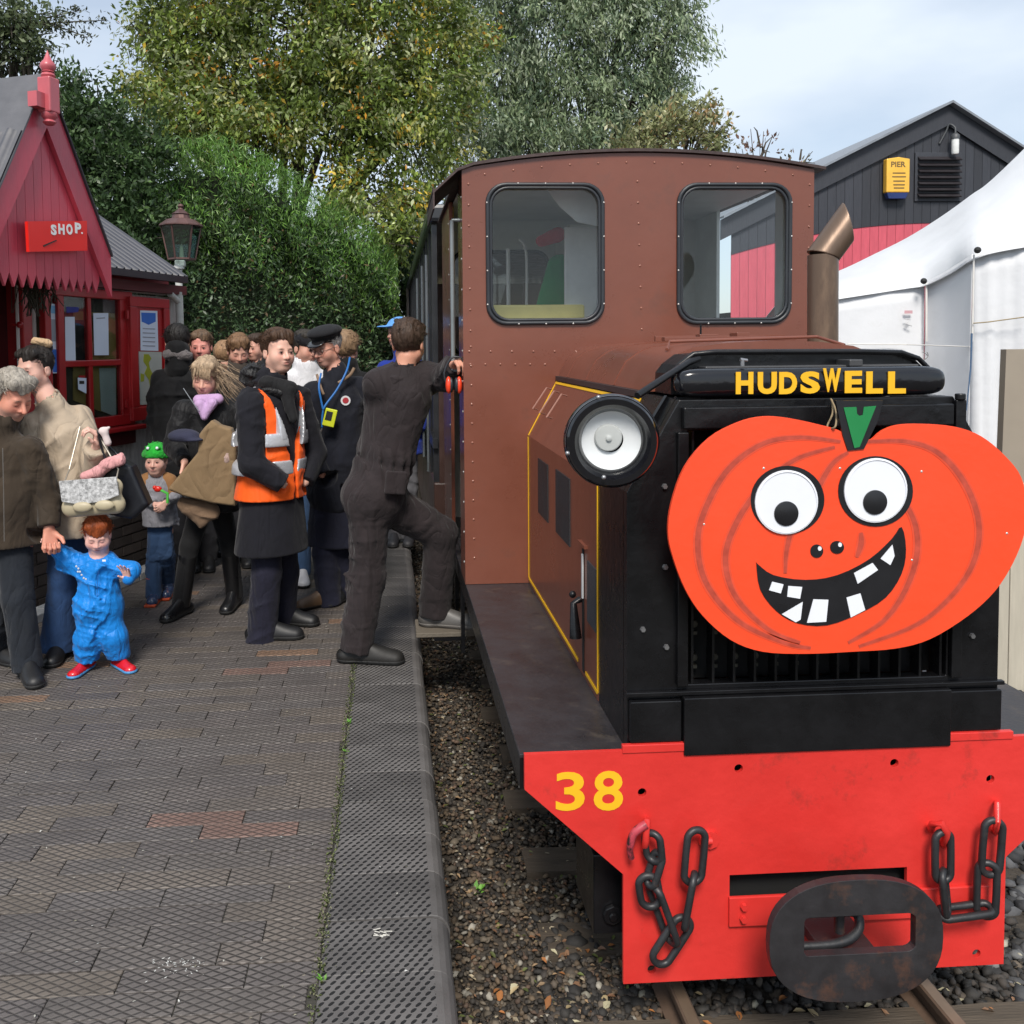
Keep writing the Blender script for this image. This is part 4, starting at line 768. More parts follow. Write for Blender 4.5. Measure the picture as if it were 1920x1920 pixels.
# fallen leaves, twigs and weeds
def litter(name, n, xr, yr, size, cols, z, seed, label, cat, curl=.4, zf=None):
    r = np.random.default_rng(seed); P = []; Fc = []; C = []
    for i in range(n):
        x, y = r.uniform(*xr), r.uniform(*yr); s = r.uniform(*size); a = r.uniform(0, 6.28); c = np.array(cols[r.integers(len(cols))])*r.uniform(.7, 1.3); zz = z if zf is None else zf(x, y)
        u = V(math.cos(a), math.sin(a), r.uniform(-.3, .3)); v = V(-math.sin(a), math.cos(a), r.uniform(-.2, .2)); k = len(P); b = V(x, y, zz+.003)
        P += [b-u*s, b-u*s*.2+v*s*.45+V(0, 0, s*curl), b+u*s*.5+v*s*.3+V(0, 0, s*curl*.8), b+u*s+V(0, 0, s*curl*.3), b+u*s*.4-v*s*.35+V(0, 0, s*curl*.9), b-u*s*.3-v*s*.45+V(0, 0, s*curl*.5), b+V(0, 0, s*.05)]
        Fc += [(k, k+1, k+6), (k+1, k+2, k+6), (k+2, k+3, k+6), (k+3, k+4, k+6), (k+4, k+5, k+6), (k+5, k, k+6)]; C += [c]*7
    o = mesh_obj(name, P, np.array(Fc), lfm, None, col=np.array(C), kind='stuff'); return tag(o, label, cat)
lfm = leafmat('dry_leaf', .7, .15)
litter('dry_leaves', 190, (.3, 2.0), (2.0, 3.0), (.010, .024), [(.40, .16, .05), (.46, .36, .2), (.24, .13, .07), (.55, .5, .33)], -.35, 4, 'orange and cream dry leaves on the dark ballast', 'leaves')
litter('dry_leaves', 700, (.16, .75), (2.4, 7), (.006, .016), [(.20, .10, .05), (.30, .2, .11), (.36, .30, .2), (.10, .12, .03)], -.352, 5, 'small brown leaves and twigs on the gravel beside the platform', 'leaves')
litter('crumbs', 420, (-2.6, .1), (2.2, 6.5), (.0018, .0055), [(.42, .41, .36), (.3, .28, .2), (.5, .5, .47)], .001, 6, 'pale specks of litter scattered over the platform paving', 'litter')
litter('moss', 2200, (-.232, -.198), (2.0, 7), (.002, .006), [(.10, .13, .03), (.20, .20, .11), (.06, .08, .02)], -.003, 7, 'moss and grit growing along the seam beside the coping stones', 'moss', curl=1.2)
def tuft(px, py, zz, n, s, lab, seed, cols=((.10, .28, .03), (.16, .36, .05))):
    r = np.random.default_rng(seed); c0_ = onZ(px, py, zz); P = []; Fc = []; C = []
    for i in range(n):
        a = r.uniform(0, 6.28); ln = s*r.uniform(.5, 1.2); d_ = V(math.cos(a)*.8, math.sin(a)*.8, r.uniform(.3, .9)); w_ = nrm(np.cross(d_, (0, 0, 1)))*ln*.22; b = c0_+V(r.uniform(-.4, .4), r.uniform(-.4, .4), 0)*s; k = len(P)
        P += [b, b+d_*ln*.5+w_, b+d_*ln+V(0, 0, -.1*ln), b+d_*ln*.5-w_]; Fc.append((k, k+1, k+2, k+3)); C += [np.array(cols[i % len(cols)])*r.uniform(.7, 1.3)]*4
    o = mesh_obj('weed', P, np.array(Fc), lfm, None, col=np.array(C), org=tuple(c0_)); return tag(o, lab, 'weed', 'weeds growing in the paving and ballast')
tuft(893, 1672, -.36, 40, .034, 'bright green weed growing in the ballast beside the platform edge', 1)
tuft(1085, 1650, -.36, 14, .02, 'small weed by the sleeper end left of the red beam', 2)
tuft(655, 1355, 0, 14, .02, 'thin weed in the paving seam behind the man in overalls', 3)
tuft(604, 1838, 0, 12, .016, 'small weed in the near end of the paving seam', 4)
tuft(648, 1410, 0, 10, .015, 'tiny weed halfway along the paving seam', 5)
MB_ = MB()
fe = onZ(712, 1750, 0)
for i in range(9): a = random.uniform(-.7, .3); p = fe+V(random.uniform(-.02, .015), random.uniform(-.015, .015), .004); MB_.bar(p, p+V(math.cos(a), math.sin(a), 0)*random.uniform(.015, .035), .0022, .0015)
tag(MB_.build('feather', M('pale_straw', (.6, .58, .52), rough=.8), None, org=tuple(fe), kind='stuff'), 'scrap of pale straw lying on the coping stones', 'straw')
chp = MB(); cc0 = onZ(335, 1812, 0)
for i in range(80):
    p = cc0+V(random.gauss(0, .038), random.gauss(0, .022), .0012); s_ = random.uniform(.001, .0055); a = random.uniform(0, 3); u = V(math.cos(a), math.sin(a), 0)*s_; w_ = V(-math.sin(a), math.cos(a), 0)*s_*.35; chp.add([p-u, p+w_, p+u, p-w_], [(0, 1, 2, 3)])
tag(chp.build('white_crumbs', M('white_mark', (.55, .55, .52), rough=.8), None, org=tuple(cc0), kind='stuff', fix=False), 'chipped white marks on one dark paver near the front', 'chips')

# ================================================================ SHOP
SP = V(-2.13, 6.5, 0); SA = nrm(V(.36, 1, 0)); SB = V(SA[1], -SA[0], 0)
def S(u, v, z): return SP+SA*u+SB*v+V(0, 0, z)
def uz(px, py, v=0.): p = onP(px, py, SP+SB*v, SB); d = p-SP; return float(d@SA), float(p[2])
sred = M('shop_dark_red', (.34, .012, .014), rough=.35, var=.15, coat=.25, bump=.001, bscale=30)
spink = M('shop_sky_sheen_red', (.46, .055, .085), rough=.38, var=.14, scale=5, coat=.2, stretch=(3, 3, .7), bump=.0015, bscale=30, rand=.07)  # gable red, with the pink sheen of reflected sky put into the colour
spink2 = M('finial_pink', (.50, .10, .12), rough=.4, var=.12, coat=.2)
cream = M('corrugated_cream', (.52, .48, .45), rough=.55, var=.2, scale=3, stretch=(1, 1, .4), dirt=((.2, .15, .11), .6, .5))
slate = M('roof_slate_grey', (.105, .105, .115), rough=.55, var=.25, bump=.002, bscale=20)
shop = thing('shop', 'dark red wooden station shop with a scalloped gable and cream corrugated walls', 'shop', tuple(S(.3, 0, 0)))
def sbox(mb, u0, u1, v0, v1, z0, z1): return mb.obox(S((u0+u1)/2, (v0+v1)/2, (z0+z1)/2), [SA, SB, Z3], (abs(u1-u0)/2, abs(v1-v0)/2, abs(z1-z0)/2))
def corr(P0, U, W, lu, lw, nrml, pitch=.05, amp=.013, name='corrugated_wall', mat=cream, parent=None):
    n = max(2, int(lu/pitch*6)); vs = []; fs = []
    for i in range(n+1):
        a = lu*i/n; h = amp*math.sin(2*math.pi*a/pitch); vs += [V(P0)+U*a+nrml*h, V(P0)+U*a+W*lw+nrml*h]
    for i in range(n): fs.append((2*i, 2*i+2, 2*i+3, 2*i+1))
    return mesh_obj(name, vs, fs, mat, parent, smooth=True)
uL, _ = uz(33, 700); uR, _ = uz(336, 700); zbk = uz(232, 962)[1]; zt = uz(200, 548)[1]-.2
corr(S(uL, 0, zbk), SA, Z3, uR-uL, zt-zbk+.2, SB, parent=shop)
# brick plinth made of bricks
bm_ = M('plinth_brick', (.055, .042, .036), rough=.8, var=.35, rand=.35, bump=.003, bscale=60)
pl_ = sbox(MB(), uL-.6, uR, -.02, .03, 0, zbk).build('plinth', M('plinth_mortar', (.17, .15, .13), rough=.95), shop)
bx_ = MB().obox(V(0, 0, 0), [SA, SB, Z3], (.105, .012, .031)); bme = bpy.data.meshes.new('brick'); bme.from_pydata(bx_.v, [], bx_.f); bme.materials.append(bm_)
nr = int(zbk/.075)
for r_ in range(nr):
    u = uL-.6+(.11 if r_ % 2 else .0)
    while u < uR-.1:
        o = bpy.data.objects.new('brick', bme); COL.objects.link(o); o.parent = pl_; o.location = Vector(tuple(S(u+.105, .036+random.uniform(-.003, .003), .04+r_*.075)-ORG[pl_.name])); u += .222
kb = onZ(85, 1148, 0); kerbs = MB()
for i in range(9):
    u0 = uL-.5+i*.46; o = sbox(MB(), u0, u0+.45, .10, .24, 0, .055).build('kerb_block', M('kerb_pale', (.34, .35, .36), rough=.7, var=.2, bump=.002, bscale=40, dirt=((.12, .11, .1), .55, .6)), shop, bevel=.006)
# window: outer frame, four panes, sill
ua, z_t = uz(84, 545, .05); ub, _ = uz(243, 560, .05); z_t = uz(160, 546, .05)[1]; z_b = uz(215, 793, .05)[1]; um, _ = uz(108, 600, .05); u1, _ = uz(166, 600, .05); u2, _ = uz(225, 600, .05); zm = uz(170, 681, .05)[1]
wf = sbox(MB(), ua-.03, ub, .0, .02, z_b-.02, z_t+.02); win = wf.build('window', M('room_dark', (.05, .035, .02), rough=.8), shop)
for (a, b, c, d_, n_) in ((ua-.02, ub, z_t-.045, z_t+.02, .075), (ua-.02, ub, z_b-.02, z_b+.055, .075), (ua-.03, ua+.03, z_b, z_t, .07), (um-.02, um+.045, z_b, z_t, .07), (u1-.02, u1+.02, z_b, z_t, .062), (u2-.02, ub, z_b, z_t, .07), (um, u2, zm-.022, zm+.022, .064)):
    sbox(MB(), a, b, .021, n_, c, d_).build('window_frame', sred, win, bevel=.006)
for (a, b) in ((ua+.03, um-.02), (um+.045, u1-.02), (u1+.02, u2-.02)):
    for (c, d_) in ((z_b+.055, zm-.022), (zm+.022, z_t-.045)): sbox(MB(), a, b, .044, .048, c, d_).build('pane', glass('shop_glass'+str(len(bpy.data.materials)), (.8, .85, .85), .03), win)
paper = M('paper_white', (.62, .68, .78), rough=.6, var=.04); pblue = M('print_blue', (.03, .14, .50), rough=.5); pgrey = M('print_grey', (.30, .32, .36), rough=.6); pgreen = M('map_green', (.30, .33, .02), rough=.6, var=.1); pcream = M('map_paper', (.42, .44, .40), rough=.6); wood = M('cupboard_ochre', (.28, .18, .05), rough=.6, var=.3, stretch=(1, 1, .2))
def notice(px, v, mat, name, parent, d=.002):
    P = []
    for x, y in px: u, z = uz(x, y, v); P.append(S(u, v, z))
    return MB().plate(P, -SB*d, ()).build(name, mat, parent)
notice([(137, 583), (218, 588), (218, 780), (185, 770), (137, 750)], .024, wood, 'curtain', win); notice([(186, 690), (217, 690), (218, 782), (190, 770)], .027, pcream, 'curtain', win); notice([(141, 600), (160, 600), (160, 676), (142, 676)], .028, M('room_black', (.012, .01, .009)), 'gap', win)
notice([(88, 568), (110, 571), (111, 700), (91, 700)], .0485, paper, 'poster', win); notice([(90, 572), (108, 574), (108, 588), (90, 587)], .0500, M('print_sky', (.2, .45, .7)), 'poster_print', win); notice([(93, 598), (105, 599), (105, 640), (94, 640)], .0500, pgrey, 'poster_print', win); notice([(96, 655), (109, 655), (109, 698), (100, 698)], .0500, pblue, 'poster_print', win)
notice([(122, 594), (140, 594), (142, 676), (123, 676)], .0485, paper, 'poster', win); notice([(124, 575), (148, 576), (147, 585), (125, 587)], .0485, M('print_navy', (.02, .03, .22)), 'sticker', win)
notice([(175, 587), (203, 587), (204, 666), (177, 666)], .0485, paper, 'poster', win); notice([(181, 596), (197, 595), (197, 597), (181, 598)], .0500, pgrey, 'poster_print', win)
pp = notice([(146, 708), (162, 709), (162, 738), (147, 730)], .0485, paper, 'poster', win); notice([(149, 714), (158, 714), (158, 720), (149, 720)], .0500, M('print_black', (.02,)*3), 'poster_print', win); notice([(148, 704), (160, 704), (160, 708), (148, 708)], .0500, sred, 'poster_print', win)
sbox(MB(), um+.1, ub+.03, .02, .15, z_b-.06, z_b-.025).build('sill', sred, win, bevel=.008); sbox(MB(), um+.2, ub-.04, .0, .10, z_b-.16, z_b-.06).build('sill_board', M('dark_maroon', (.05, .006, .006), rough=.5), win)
# notice case hinged beside the window
na, nt_ = uz(243, 557, .10); nb_, _ = uz(317, 560, .10); nz0 = uz(280, 786, .10)[1]; nt_ = uz(280, 558, .10)[1]
nc = sbox(MB(), na, nb_, .03, .085, nz0, nt_).build('notice_case', sred, shop, bevel=.006)
for a, b, c, d_ in ((na, nb_, nt_-.075, nt_), (na, nb_, nz0, nz0+.10), (na, na+.085, nz0+.10, nt_-.075), (nb_-.075, nb_, nz0+.10, nt_-.075)): sbox(MB(), a, b, .085, .105, c, d_).build('case_rail', sred, nc, bevel=.005)
notice([(263, 582), (295, 583), (297, 658), (264, 657)], .090, paper, 'poster', nc); notice([(265, 586), (292, 587), (292, 603), (279, 609), (266, 603)], .0915, pblue, 'poster_print', nc)
for k in range(5): notice([(268, 615+8*k), (291, 616+8*k), (291, 618+8*k), (268, 617+8*k)], .0915, pgrey, 'poster_print', nc)
notice([(260, 659), (303, 660), (305, 757), (263, 759)], .092, pcream, 'map', nc)
notice([(270, 664), (279, 664), (284, 672), (279, 680), (281, 690), (287, 703), (291, 718), (300, 724), (302, 735), (297, 750), (284, 752), (274, 753), (282, 745), (276, 738), (282, 727), (279, 712), (271, 700), (276, 688), (269, 678)], .0935, pgreen, 'map_print', nc); notice([(264, 700), (271, 702), (270, 715), (264, 716)], .0935, pgreen, 'map_print', nc)
hg = MB()
for py in (590, 757): u, z = uz(240, py, .10); sbox(hg, u-.01, u+.012, .08, .10, z-.03, z+.03)
hg.build('hinge', sred, nc, kind='stuff'); sbox(MB(), ua-.05, nb_+.05, .0, .035, z_t+.022, z_t+.055).build('corrugation_edge', cream, shop)
sbox(MB(), ua-.2, nb_+.06, .0, .06, z_t+.058, z_t+.18).build('fascia', sred, shop)
# recessed door at the left
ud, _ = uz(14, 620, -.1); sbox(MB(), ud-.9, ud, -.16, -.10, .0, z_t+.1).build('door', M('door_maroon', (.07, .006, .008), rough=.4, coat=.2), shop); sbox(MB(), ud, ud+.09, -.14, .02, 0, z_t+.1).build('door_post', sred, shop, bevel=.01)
kn = uz(35, 609, .05); MB().tube([S(kn[0], .0, kn[1]), S(kn[0], .05, kn[1])], .008, 8).ball(S(kn[0], .06, kn[1]), .022, 14, 8).build('door_knob', sred, shop, smooth=True)
# main roof of corrugated sheet
E0 = S(*[uz(348, 522, .22)[0], .22, uz(348, 522, .22)[1]]); Tp = onP(170, 399, E0, SA); up_ = Tp-E0; ul = np.linalg.norm(up_); up_ = up_/ul; rn = nrm(np.cross(SA, up_)); rn = rn if rn[2] > 0 else -rn
corr(E0-SA*2.6, SA, up_, 2.6, ul+.1, rn, .085, .030, 'corrugated_roof', M('roof_sheet_dark', (.060, .062, .075), rough=.5, var=.3, scale=4, dirt=((.16, .155, .15), .56, .5)), shop)
MB().bar(E0-SA*2.6-rn*.015, E0+SA*.01-rn*.015, .05, .05).build('gutter', M('gutter_black', (.018, .018, .022), rough=.4), shop); MB().bar(E0+rn*.012+SA*.005, E0+up_*(ul+.1)+rn*.012+SA*.005, .03, .018).build('verge_strip', slate, shop)
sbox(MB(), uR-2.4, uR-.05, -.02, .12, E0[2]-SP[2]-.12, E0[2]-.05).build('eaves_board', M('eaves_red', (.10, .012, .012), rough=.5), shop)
dp = onP(335, 560, S(0, .1, 0), SB); MB().tube([V(dp[0], dp[1], E0[2]-.1), V(dp[0]+.01, dp[1], 0)], .028, 10).tube([V(dp[0], dp[1], E0[2]-.12)-SA*.12, V(dp[0], dp[1], E0[2]-.18)], .026, 10).build('downpipe', M('pipe_white', (.5, .5, .46), rough=.5, dirt=((.2, .18, .14), .55, .5)), shop, smooth=True)
# gable with pointed boards
VG = .55; ug, zg = uz(77, 196, VG); ur_, zr_ = uz(190, 500, VG); ul_ = 2*ug-ur_; zs0 = uz(100, 519, VG)[1]
npt = 14; bw = (ur_-.02-ul_)/npt
for i in range(npt):
    u0 = ul_+bw*i; u1_ = u0+bw-.003; um_ = (u0+u1_)/2
    if project(S(u1_, VG, 1.9))[0] < -60: continue
    zt_ = lambda u: zg-abs(u-ug)*(zg-zr_)/(ur_-ug)-.04
    zb_ = zs0; pts = [S(u0, VG, max(zt_(u0), zb_)), S(u0, VG, zb_), S(um_, VG, zb_-.075), S(u1_, VG, zb_), S(u1_, VG, max(zt_(u1_), zb_))]
    if um_ < ug < u1_ or u0 < ug <= um_: pts.insert(0, S(ug, VG, zg-.03))
    MB().plate(pts, -SB*.018).build('gable_board', spink, shop)
br = (ur_-ug); bs = (zg-zr_)/br
for sgn in (1, -1):
    a, b = S(ug+sgn*.0, VG+.035, zg+.02), S(ug+sgn*(br+.05), VG+.035, zg+.02-bs*(br+.05)); MB().plate([a+V(0, 0, .13), a-V(0, 0, .15), b-V(0, 0, .12), b+V(0, 0, .13)], -SB*.03).build('bargeboard', spink, shop)
    a2, b2 = S(ug, VG+.05, zg+.172), S(ug+sgn*(br+.05), VG+.05, zg+.172-bs*(br+.05)); bk = -SB*3.2
    MB().plate([a2, b2, b2+bk, a2+bk], V(0, 0, -.02)).build('gable_roof', slate if sgn < 0 else M('roof_edge_dark', (.03, .03, .035)), shop)
dR = nrm(S(ug-br, VG, zg-bs*br)-S(ug, VG, zg)); Q0 = S(ug, VG+.048, zg+.175)+dR*.42+nrm(np.cross(dR, SB))*0
nn_ = nrm(np.cross(SB, dR)); nn_ = nn_ if nn_[2] > 0 else -nn_; corr(Q0+nn_*.01-SB*3, SB, dR, 3.0, 1.6, nn_, .10, .018, 'corrugated_roof', bpy.data.materials['roof_sheet_dark'], shop)
# finial
uf, _ = uz(92, 200, VG+.10); zf0, zf1 = uz(92, 236, VG+.10)[1], uz(92, 147, VG+.10)[1]; zf2 = uz(92, 95, VG+.10)[1]; hw_ = .042
fb = S(uf, VG+.10, 0); sbox(MB(), uf-hw_, uf+hw_, VG+.10-hw_, VG+.10+hw_, zf0+.07, zf1).build('finial_post', spink2, shop, bevel=.008)
t_ = zf2-zf1; MB().lathe(fb+V(0, 0, zf1), Z3, [(.0, 0), (.034, .0), (.040, .012), (.030, .03), (.038, t_*.2), (.030, t_*.24), (.044, t_*.38), (.040, t_*.5), (.022, t_*.64), (.012, t_*.8), (.0, t_)], 20).build('finial_turning', spink2, shop, smooth=True); MB().lathe(fb+V(0, 0, zf0), Z3, [(.0, 0), (.022, .005), (.036, .02), (.026, .035), (.042, .05), (.042, .071), (.0, .072)], 20).build('finial_turning', spink2, shop, smooth=True)
a = uz(60, 170, VG+.08); b = uz(80, 205, VG+.08); sbox(MB(), a[0], b[0], VG+.05, VG+.11, b[1], a[1]).build('finial_bracket', spink2, shop)
sg = thing('shop_sign', 'bright red sign reading SHOP on the pink gable', 'sign', tuple(S(uz(108, 471, VG+.06)[0], VG+.06, uz(108, 471, VG+.06)[1])))
vv = VG+.06; P = [S(uz(x, y, vv)[0], vv, uz(x, y, vv)[1]) for x, y in ((52, 415), (163, 414), (164, 470), (55, 472))]; MB().plate(P, -SB*.02).build('sign_board', M('sign_red', (.75, .018, .012), rough=.35, var=.05), sg)
wl = M('sign_white', (.8, .8, .78), rough=.5, var=.03)
for ch, x0, x1, y0, y1 in (('S', 96, 106, 422, 440), ('H', 110, 121, 421, 438.5), ('O', 125, 136, 421, 439), ('P', 141, 152, 419, 437), ('.', 152.5, 155.5, 435.5, 438.5)):
    q0 = uz(x0, y1, vv+.003); q1 = uz(x1, y0, vv+.003); text('letter', ch, S(q0[0], vv+.002, q0[1]), SA, Z3, q1[0]-q0[0], q1[1]-q0[1], wl, sg, bold=.05)
q = [S(*(lambda t: (t[0], vv+.003, t[1]))(uz(x, y, vv+.003))) for x, y in ((81, 460), (106, 449.5), (106.5, 451.5), (82, 463))]; MB().plate(q, -SB*.002).build('arrow_mark', M('sign_black', (.02, .02, .02)), sg)
# withered hanging basket under the canopy
hb_ = onP(66, 545, S(0, .3, 0), SB); bk_ = MB(); random.seed(5)
for i in range(70): a = random.uniform(0, 6.28); r_ = random.uniform(0, .12); p = hb_+V(math.cos(a)*r_, math.sin(a)*r_, .10); bk_.tube([p, p+V(random.uniform(-.04, .04), 0, -.08), p+V(random.uniform(-.07, .07), 0, -random.uniform(.12, .26))], .003, 4)
tag(bk_.build('hanging_basket', M('withered', (.05, .045, .03), rough=.9), None, org=tuple(hb_), kind=None), 'withered trailing basket hanging under the shop canopy', 'basket')

# ================================================================ LAMP POST
YLP = 8.3; lb = onY(341, 486, YLP); lp = thing('lamp_post', 'white lamp post with a copper topped glass lantern beside the shop', 'lamp post', (lb[0]-.03, YLP, 0))
cop_ = M('copper_brown', (.12, .062, .055), rough=.45, metal=.4, var=.3); lgl = glass('lantern_glass', (.72, .82, .80), .12)
k = YLP/F_PX; cz_ = lambda py: onY(341, py, YLP)[2]; cL = V(lb[0], YLP, 0)
MB().tube([cL+V(-.04, 0, 0), cL+V(-.03, 0, cz_(500))], [.05, .030], 14).lathe(cL+V(-.03, 0, cz_(500)), Z3, [(.03, -.03), (.05, -.02), (.05, .0), (.03, .02), (.035, .05), (.0, .05)], 16).build('post', M('post_white', (.55, .56, .53), rough=.5, dirt=((.2, .19, .16), .58, .5)), lp, smooth=True)
def hexr(r, z, n=6): return [cL+V(r*math.cos(2*math.pi*(i+.25)/n), r*math.sin(2*math.pi*(i+.25)/n), z) for i in range(n)]
t0, t1 = hexr(38*k*.93, cz_(424)), hexr(24*k, cz_(486)); ln_ = MB()
for i in range(6):
    ln_.bar(t0[i], t1[i], .012, .012); ln_.bar(t1[i], t1[(i+1) % 6], .014, .014); ln_.bar(t0[i], t0[(i+1) % 6], .014, .014)
ln_.build('lantern_frame', cop_, lp, kind='stuff')
for i in range(6): MB().plate([t0[i], t0[(i+1) % 6], t1[(i+1) % 6], t1[i]], nrm(cL+V(0, 0, cz_(455))-(t0[i]+t1[i])/2)*.003).build('lantern_pane', lgl, lp)
MB().lathe(cL+V(0, 0, cz_(424)), Z3, [(0, -.01), (40*k, -.005), (40*k, .005), (26*k, .055), (17*k, .065), (15*k, .10), (17*k, .105), (12*k, .12), (5*k, .15), (4*k, .16), (6*k, .175), (3.5*k, .195), (0, .20)], 12).build('lantern_roof', cop_, lp); MB().lathe(cL+V(0, 0, cz_(484)), Z3, [(0, 0), (.02, 0), (.02, .05), (.014, .11), (0, .13)], 12).build('lamp_bulb', M('bulb_ivory', (.5, .5, .4)), lp, smooth=True)
MB().box(cL[0]-.06, cL[0]+.03, YLP-.03, YLP+.03, cz_(500), cz_(488)).build('lantern_base', bpy.data.materials['post_white'], lp, bevel=.01)

# ================================================================ COACH, DISTANT HUT, FLAG
coach = thing('railway_coach', 'black framed open passenger coach coupled behind the brown locomotive', 'coach', (1.2, 9, -.27)); cb = M('coach_black', (.020, .021, .024), rough=.35, var=.3, coat=.2); cbr = M('coach_brown', (.055, .028, .022), rough=.4, var=.2)
CXL = .30; y0c = 6.45
MB().box(CXL, 2.12, y0c, 15.5, .12, .70).build('lower_body', cbr, coach, bevel=.01); 
MB().box(CXL-.03, 2.15, y0c-.05, 15.6, 2.55, 2.68).box(CXL+.1, 2.0, y0c-.04, 15.6, 2.68, 2.76).build('coach_roof', cb, coach, bevel=.03)
for i in range(17):
    yy = y0c+.04+i*.52; MB().box(CXL, CXL+.04, yy, yy+(.10 if i % 2 else .05), .70, 2.55).build('pillar', cb, coach); MB().box(2.05, 2.09, yy, yy+.06, .70, 2.55).build('pillar', cb, coach)
MB().box(CXL-.005, CXL+.03, y0c, 15.5, .95, 1.02).box(CXL-.005, CXL+.03, y0c, 15.5, 1.38, 1.43).build('side_rail', cb, coach, kind='stuff')
for yy in (6.7, 7.6, 9.0): MB().tube([(CXL-.03, yy, .75), (CXL-.03, yy, 2.35)], .010, 8).build('grab_handle', M('handle_pale', (.16, .18, .19), rough=.3, metal=.5), coach, smooth=True)
MB().box(CXL+.04, 2.08, y0c, y0c+.04, .70, 1.55).build('end_panel', cbr, coach); MB().box(CXL+.3, 2.08, 12, 12.1, .7, 2.5).build('bulkhead', cbr, coach)
for yy in (7.2, 8.3, 9.4): MB().box(.45, 1.95, yy, yy+.12, .7, 1.5).build('seat_back', M('seat_brown', (.11, .06, .035), rough=.6), coach, bevel=.02)
hut = thing('cream_hut', 'small cream boarded hut far behind the coach', 'hut', (.5, 19.5, -.2)); a, b = onY(768, 640, 19.5), onY(812, 553, 19.5)
MB().box(a[0], a[0]+1.2, 19.5, 21, -.2, b[2]).build('hut_wall', M('hut_cream_dark', (.30, .25, .14)), hut)
for i in range(12): MB().box(a[0]+.1*i, a[0]+.1*i+.088, 19.47, 19.5, -.2, b[2]).build('board', M('hut_cream', (.56, .46, .26), rough=.6, rand=.1), hut)
fl = thing('flag', 'navy and white flag on a pale pole beyond the coach', 'flag', tuple(onY(764, 640, 14))); MB().tube([onY(764, 660, 14), onY(764, 540, 14)], .02, 8).build('flag_pole', cream, fl)
fv = [onY(x, y, 14)+V(0, .05*math.sin(x), 0) for x, y in ((766, 542), (782, 520), (796, 488), (797, 540), (784, 560), (768, 572))]; MB().plate(fv, (0, .01, 0)).build('flag_cloth', M('navy_cloth', (.03, .05, .14), rough=.8), fl)
fv = [onY(x, y, 13.98) for x, y in ((776, 522), (786, 512), (788, 530), (780, 534))]; MB().plate(fv, (0, .01, 0)).build('flag_patch', M('flag_pale', (.5, .58, .66), rough=.8), fl)

# ================================================================ BARN
YW = 15.; bb = M('barn_black_boards', (.030, .033, .042), rough=.6, var=.22, stretch=(6, 6, .7), bump=.004, bscale=12, rand=.18); brd = M('barn_pink_boards', (.56, .09, .125), rough=.5, var=.12, rand=.06, stretch=(6, 6, .7))
barn = thing('barn', 'black boarded barn with a pink-red lower wall behind the white marquee', 'barn', (onY(1700, 600, YW)[0], YW, -.3))
Pa, Pl, Pr = onY(1775, 196, YW), onY(1525, 322, YW), onY(1925, 292, YW); sl_l = (Pa[2]-Pl[2])/(Pa[0]-Pl[0]); sl_r = (Pa[2]-Pr[2])/(Pr[0]-Pa[0]); xL, xR = Pa[0]-3.7, Pa[0]+3.2
rz_ = lambda x: Pa[2]-(Pa[0]-x)*sl_l if x < Pa[0] else Pa[2]-(x-Pa[0])*sl_r
zlow = lambda x: onY(1700, 418, YW)[2]-.05*((x-onY(1760, 418, YW)[0])*.9)**2
MB().box(xL, xR, YW+.02, YW+7, -.3, 2.2).build('barn_wall', darkv, barn); x = xL
while x < xR-.15:
    w_ = .150; x2 = x+w_-.006; MB().plate([V(x, YW, rz_(x)-.02), V(x, YW, zlow(x)), V(x2, YW, zlow(x2)), V(x2, YW, rz_(x2)-.02)], (0, .02, 0)).build('black_board', bb, barn)
    MB().box(x, x2, YW+.012, YW+.03, -.3, zlow(x)+.05).build('pink_board', brd, barn); x += w_
for sgn, xe, sl_ in ((-1, xL-.2, sl_l), (1, xR+.2, sl_r)):
    A, B = V(Pa[0], YW-.06, Pa[2]), V(xe, YW-.06, Pa[2]-abs(xe-Pa[0])*sl_); MB().plate([A-V(0, 0, .02), A-V(0, 0, .36), B-V(0, 0, .36), B-V(0, 0, .02)], (0, .05, 0)).build('barn_bargeboard', bb, barn)
    rd = V(0, 8, 0); MB().plate([A+V(0, -.12, .03), B+V(0, -.12, .03), B+rd, A+rd], (0, 0, -.04)).build('barn_roof', M('barn_roof_grey', (.20, .22, .25), rough=.5, var=.2), barn)
va, vb_ = onY(1719, 372, YW-.02), onY(1799, 292, YW-.02); vt = MB().box(va[0]-.04, vb_[0]+.04, YW-.03, YW, va[2]-.05, vb_[2]+.05).build('vent_frame', bb, barn, bevel=.006)
for i in range(7): z = va[2]+(vb_[2]-va[2])*(i+.5)/7; MB().obox(V((va[0]+vb_[0])/2, YW-.06, z), [V(1, 0, 0), nrm(V(0, 1, .8)), nrm(V(0, -.8, 1))], ((vb_[0]-va[0])/2, .055, .008)).build('vent_slat', M('vent_dark', (.022, .019, .022), rough=.5), vt)
al = thing('alarm_box', 'yellow alarm box with a blue base on the black barn wall', 'alarm', tuple(onY(1681, 372, YW-.05))); a, b = onY(1658, 362, YW-.09), onY(1702, 297, YW-.09)
MB().plate([V(a[0], YW-.16, a[2]), V(b[0], YW-.16, a[2]), V(b[0], YW-.16, b[2]-.02), V((a[0]+b[0])/2, YW-.16, b[2]+.01), V(a[0], YW-.16, b[2]-.02)], (0, .12, 0)).build('alarm_cover', M('alarm_yellow', (.80, .45, .05), rough=.35, coat=.3), al, bevel=.015)
